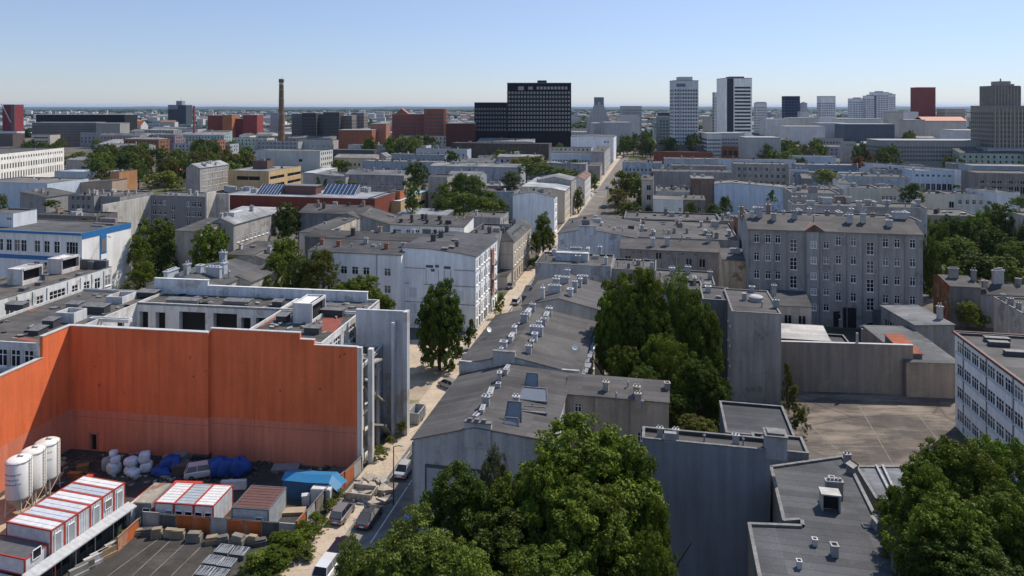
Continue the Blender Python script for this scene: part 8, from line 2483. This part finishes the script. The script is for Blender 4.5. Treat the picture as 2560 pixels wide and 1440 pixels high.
# ---------------------------------------------------------------- the rest of the town: rows of buildings where the photograph shows roofs behind roofs
occ = []
for B in BLDS:
    if hasattr(B, 'W') and B.Y > 150:
        occ.append((B.X + B.W * B.c / 2 + B.D * B.s / 2, B.Y - B.W * B.s / 2 + B.D * B.c / 2, math.hypot(B.W, B.D) / 2, B))
KEEP = [(165, 640, 340, 425, 390, 610), (900, 1085, 322, 362, 540, 680), (1548, 1770, 320, 372, 590, 740), (1910, 2100, 336, 388, 470, 610), (2130, 2245, 345, 392, 470, 570)]


SEEN = []
for _, _, _, B in occ:
    a, b_ = pix(B.X, B.Y, B.h), pix(B.X + B.W * B.c, B.Y - B.W * B.s, B.h)
    e = pix(B.X + B.W * B.c + B.D * B.s, B.Y - B.W * B.s + B.D * B.c, B.h)
    SEEN.append((min(a[0], b_[0]), max(b_[0], e[0]) if b_[0] < 1650 else b_[0], min(a[1], b_[1], e[1]) - 2, max(a[1], b_[1]) + .55 * B.h * F / B.Y, B.Y))


def inside(B, X, Y, mg=3):
    dx, dy = X - B.X, Y - B.Y
    lx, ly = dx * B.c - dy * B.s, dx * B.s + dy * B.c
    return -mg < lx < B.W + mg and -mg < ly < B.D + mg


PALF = [((.30, .295, .29), 'grey'), ((.40, .39, .38), 'pale grey'), ((.55, .55, .54), 'white'), ((.42, .45, .49), 'bluish'), ((.50, .44, .35), 'beige'), ((.22, .21, .21), 'dark grey'), ((.36, .33, .30), 'brownish grey'), ((.28, .12, .08), 'brick-red')]
PW = [5, 5, 4, 4, 3, 3, 3, 1]
RF = [('felt', 'dark flat roof', 5), ('feltlight', 'pale flat roof', 5), ((.2, .195, .19), 'sandy flat roof', 3)]
t = 300.0
nf = 0
while t < 1080:
    step = 26 if t < 440 else RND.uniform(34, 44) if t < 700 else RND.uniform(46, 60)
    s0 = -.86 * t - 30
    while s0 < .62 * t + 40:
        wd = RND.uniform(18, 44) if t < 600 else RND.uniform(24, 64)
        dp = RND.uniform(11, 15)
        gap = RND.choice((0, 0, .5, 4, 12))
        s1, s0 = s0, s0 + wd + gap
        if RND.random() < .12:
            continue
        if s1 + wd > -44 and s1 < -20:
            continue
        tt = t + RND.uniform(-5, 5)
        X, Y, _ = st(s1, tt)
        Xm, Ym, _ = st(s1 + wd / 2, tt + dp / 2)
        px = pix(Xm, Ym, 13)[0]
        if px < -60 or px > 2620 or Y < 250:
            continue
        hh = RND.uniform(9, 15.5) if t < 560 else RND.uniform(10, 19) if px < 1150 else RND.uniform(8, 16)
        y_t = pix(Xm, Ym, hh)[1]
        if any(a < px < b_ and Ya < Ym < Yb for a, b_, c_, d_, Ya, Yb in KEEP):
            continue
        hit = False
        xa, xb = pix(X, Y, hh)[0], pix(*st(s1 + wd, tt)[:2], hh)[0]
        if Y < 620:
            for a, b_, c_, d_, Yb in SEEN:
                if Y < Yb < Y + 150 and min(xb, b_) - max(xa, a) > .12 * (xb - xa) and y_t < d_ and pix(X, Y, 0)[1] > c_:
                    hit = True
        for k in range(5):
            for f in (0, .5, 1):
                Xs, Ys, _ = st(s1 + wd * k / 4, tt + dp * f)
                for cx_, cy_, r_, B in occ:
                    if abs(Xs - cx_) < r_ + 5 and abs(Ys - cy_) < r_ + 5 and inside(B, Xs, Ys):
                        hit = True
        if hit:
            continue
        (cw, cn_), = RND.choices(PALF, PW)
        (rc, rn, _), = RND.choices(RF, [q[2] for q in RF])
        rf = RND.choices(['flat', 'gable_v', 'mono', 'hip'], [6, 3, 2, 1])[0]
        rcol = rc
        if rf in ('gable_v', 'hip'):
            if RND.random() < .05:
                rcol, rn = (.24, .075, .045), 'red tiled roof'
            else:
                rcol, rn = RND.choice([(.15, .15, .155), (.22, .22, .22), (.1, .1, .105)]), 'grey pitched roof' if rf == 'gable_v' else 'grey hipped roof'
        ln = 'long' if wd > 42 else 'short' if wd < 26 else 'mid-length'
        nw = int(wd / 4)
        yl = pix(X, Y, hh)
        B = bld('town_house', '', 'building', yl, hh, W=wd, Dp=dp, wall=tuple(q * RND.uniform(.85, 1.12) for q in cw), mat=RND.choice([M_PL, M_STAIN, M_WORN]), roof=rf, rise=RND.uniform(1.2, 2.6), rc=rcol, lod=2,
                wins=dict(f=[(nw, 1.3, 1.8, hh - 3.6, -3.6, 2)], r=[(3, 1.2, 1.8, hh - 3.6, -3.6, 2)], l=[(3, 1.2, 1.8, hh - 3.6, -3.6, 2)]) if RND.random() < .75 else None, chim=RND.randint(4, 7) if t < 520 else RND.randint(2, 4) if t < 760 else RND.randint(0, 2), group='buildings of the old town beyond the street')
        AUTO.append((B.root, f'{ln} {cn_} house with {rn}', *pix(Xm, Ym, hh)))
        nf += 1
    t += step
print('fillers', nf)
# trees standing between those rows
for i in range(70):
    Y = RND.uniform(380, 1000)
    x = RND.uniform(-20, 2580)
    X = (x - 1280) * Y / F
    if any(inside(B, X, Y, 4) for c1, c2, r_, B in occ if abs(X - c1) < r_ + 8 and abs(Y - c2) < r_ + 8):
        continue
    s_ = X * CA - Y * SA
    if -40 < s_ < -25:
        continue
    yt = HY + (HC - RND.uniform(9, 16)) * F / Y
    g = RND.choice(['mid', 'dark', 'olive', 'light'])
    o = tree(x, yt, RND.uniform(9, 15) * F / Y, Y, None, 'round', g, 'trees among the far roofs')
    AUTO.append((o, {'dark': 'dark', 'mid': 'green', 'olive': 'olive', 'light': 'light green'}[g] + ' tree among far roofs', x, yt))

# ---------------------------------------------------------------- farther than one can count: suburb and woods out to the horizon
r = np.random.default_rng(5)
b = MB()
M_FARS = [simple('far_pale', (.42, .41, .39), .9), simple('far_grey', (.24, .25, .26), .9), simple('far_tile', (.22, .11, .075), .9), simple('far_white', (.60, .60, .58), .9)]
for i in range(2300):
    Y = 1100 * (4.6 ** r.random())
    X = (r.uniform(-60, 2620) - 1280) * Y / F
    w_, d_, h_ = r.uniform(8, 36), r.uniform(8, 14), r.choice([5, 7, 9, 12, 16, 22], p=[.25, .25, .2, .15, .1, .05])
    mm = int(r.integers(0, 4))
    b.box(X, Y, 0, X + w_, Y + d_, h_, m=(0, 1, 0, 3)[mm], bottom=False)
    if r.random() < .5:
        b.quad((X - .5, Y - .5, h_), (X + w_ + .5, Y - .5, h_), (X + w_ + .5, Y + d_ / 2, h_ + 3), (X - .5, Y + d_ / 2, h_ + 3), m=2 if r.random() < .25 else 1)
struct(b.build('far_suburb', M_FARS), 'stuff')
me, _ = leaf_cloud('far_wood_clump', 99, 10, 6, .2, 'far', .4)
n0 = len(me.vertices)
co = np.empty(n0 * 3)
me.vertices.foreach_get('co', co)
co = co.reshape(-1, 3)
V = []
for i in range(5200):
    Y = 1050 * (7.5 ** r.random())
    px = r.uniform(-60, 2620)
    if math.sin(px * .012 + Y * .0021) + math.sin(px * .031 - Y * .0047) * .6 + r.normal() * .35 < .0 and Y > 1300:
        continue
    X = (px - 1280) * Y / F
    w_ = r.uniform(10, 22) * (1 + Y / 5000)
    V.append(co * np.array([w_ * 1.5, w_, r.uniform(9, 17)]) + np.array([X, Y, -1]))
V = np.concatenate(V)
me2 = D.meshes.new('far_woods')
nq = len(V) // 4
me2.vertices.add(len(V))
me2.vertices.foreach_set('co', V.reshape(-1))
me2.loops.add(len(V))
me2.loops.foreach_set('vertex_index', np.arange(len(V)))
me2.polygons.add(nq)
me2.polygons.foreach_set('loop_start', np.arange(0, nq * 4, 4))
me2.update()
me2.materials.append(M_LEAF)
struct(link('far_woods', me2, None, (.040, .068, .026)), 'stuff')
b = MB()
for i in range(90):                                     # the long dark wooded swell that closes the horizon
    x0 = -14000 + i * 320
    z0 = 10 + 9 * math.sin(i * .37) + 6 * math.sin(i * 1.1)
    z1 = 10 + 9 * math.sin((i + 1) * .37) + 6 * math.sin((i + 1) * 1.1)
    b.quad((x0, 15000, 0), (x0 + 320, 15000, 0), (x0 + 320, 15400, z1 + 18), (x0, 15400, z0 + 18))
    b.quad((x0, 15400, z0 + 18), (x0 + 320, 15400, z1 + 18), (x0 + 320, 19000, 0), (x0, 19000, 0))
struct(b.build('hills', [simple('far_forest', (.030, .048, .030), .95, 0, .3, .002)]))

# ---------------------------------------------------------------- labels for what still lacks one: by look first, then by the nearest landmark
LM = [('the tall brown chimney', 703, 300), ('the black slab', 1310, 320), ('the striped tower', 1715, 310), ('the black-striped white tower', 1848, 310), ('the navy tower', 1982, 290), ('the red tower', 2316, 300), ('the brown stepped tower', 2515, 350), ('the concrete church', 1497, 300),
      ('the white palace', 80, 410), ('the tan office block', 660, 445), ('the saw-tooth brick hall', 750, 490), ('the orange-roofed house', 325, 325), ('the dark glass hall', 200, 305), ('the red-brown offices', 1060, 320), ('the dark ruined works', 800, 320), ('the white blank gable block', 1480, 365),
      ('the stepped grey bays', 1900, 430), ('the pale-blue palace', 2345, 440), ('the lettered wall', 2125, 375), ('the dark factory wall', 1250, 370), ('the stained factory row', 1710, 370), ('the long grey tenement', 930, 450), ('the bright sunlit gable', 815, 395), ('the brown brick cube', 310, 450), ('the white glass cluster', 2190, 270),
      ('the rust-red tree', 2146, 405), ('the cream pavilion', 260, 395), ('the short red chimney', 485, 300), ('the dark standing tree', 1128, 390), ('the central tree clump', 1170, 480), ('the big olive tree', 1560, 460), ('the white shop roofs', 2080, 305)]
ORD = ['', 'second ', 'third ', 'fourth ', 'fifth ', 'sixth ', 'seventh ', 'eighth ', 'ninth ', 'tenth ', 'eleventh ', 'twelfth ', 'thirteenth ', 'fourteenth ', 'fifteenth ', 'sixteenth ', 'seventeenth ', 'eighteenth ']
groups = {}
for o, desc, x, y in AUTO:
    best = min(LM, key=lambda q: (q[1] - x) ** 2 + (2.2 * (q[2] - y)) ** 2)
    dx, dy = x - best[1], y - best[2]
    if abs(dx) > 1.6 * abs(dy):
        dr = 'left of' if dx < 0 else 'right of'
    else:
        dr = 'in front of' if dy > 0 else 'behind'
    groups.setdefault((desc, dr, best[0]), []).append(((dx * dx + 4 * dy * dy), o))
for (desc, dr, lm), lst in groups.items():
    lst.sort(key=lambda q: q[0])
    for i, (_, o) in enumerate(lst):
        lb = (ORD[i % len(ORD)] + 'nearest ' if len(lst) > 1 else '') + f'{desc} {dr} {lm}'
        o['label'] = lb.replace('mid-length ', '').replace(' house with', ' house,') if len(lb.split()) > 15 else lb

# ---------------------------------------------------------------- the air
m = D.materials.new('haze')
m.use_nodes = True
N, L = m.node_tree.nodes, m.node_tree.links
N.remove(N['Principled BSDF'])
pv = N.new('ShaderNodeVolumePrincipled')
pv.inputs['Color'].default_value = (.55, .72, 1.0, 1)
pv.inputs['Density'].default_value = HAZE
pv.inputs['Anisotropy'].default_value = .2
L.new(pv.outputs[0], N['Material Output'].inputs['Volume'])
b = MB()
b.box(-43000, -300, -1, 43000, 43000, 112)
struct(b.build('haze', [m]), 'stuff')
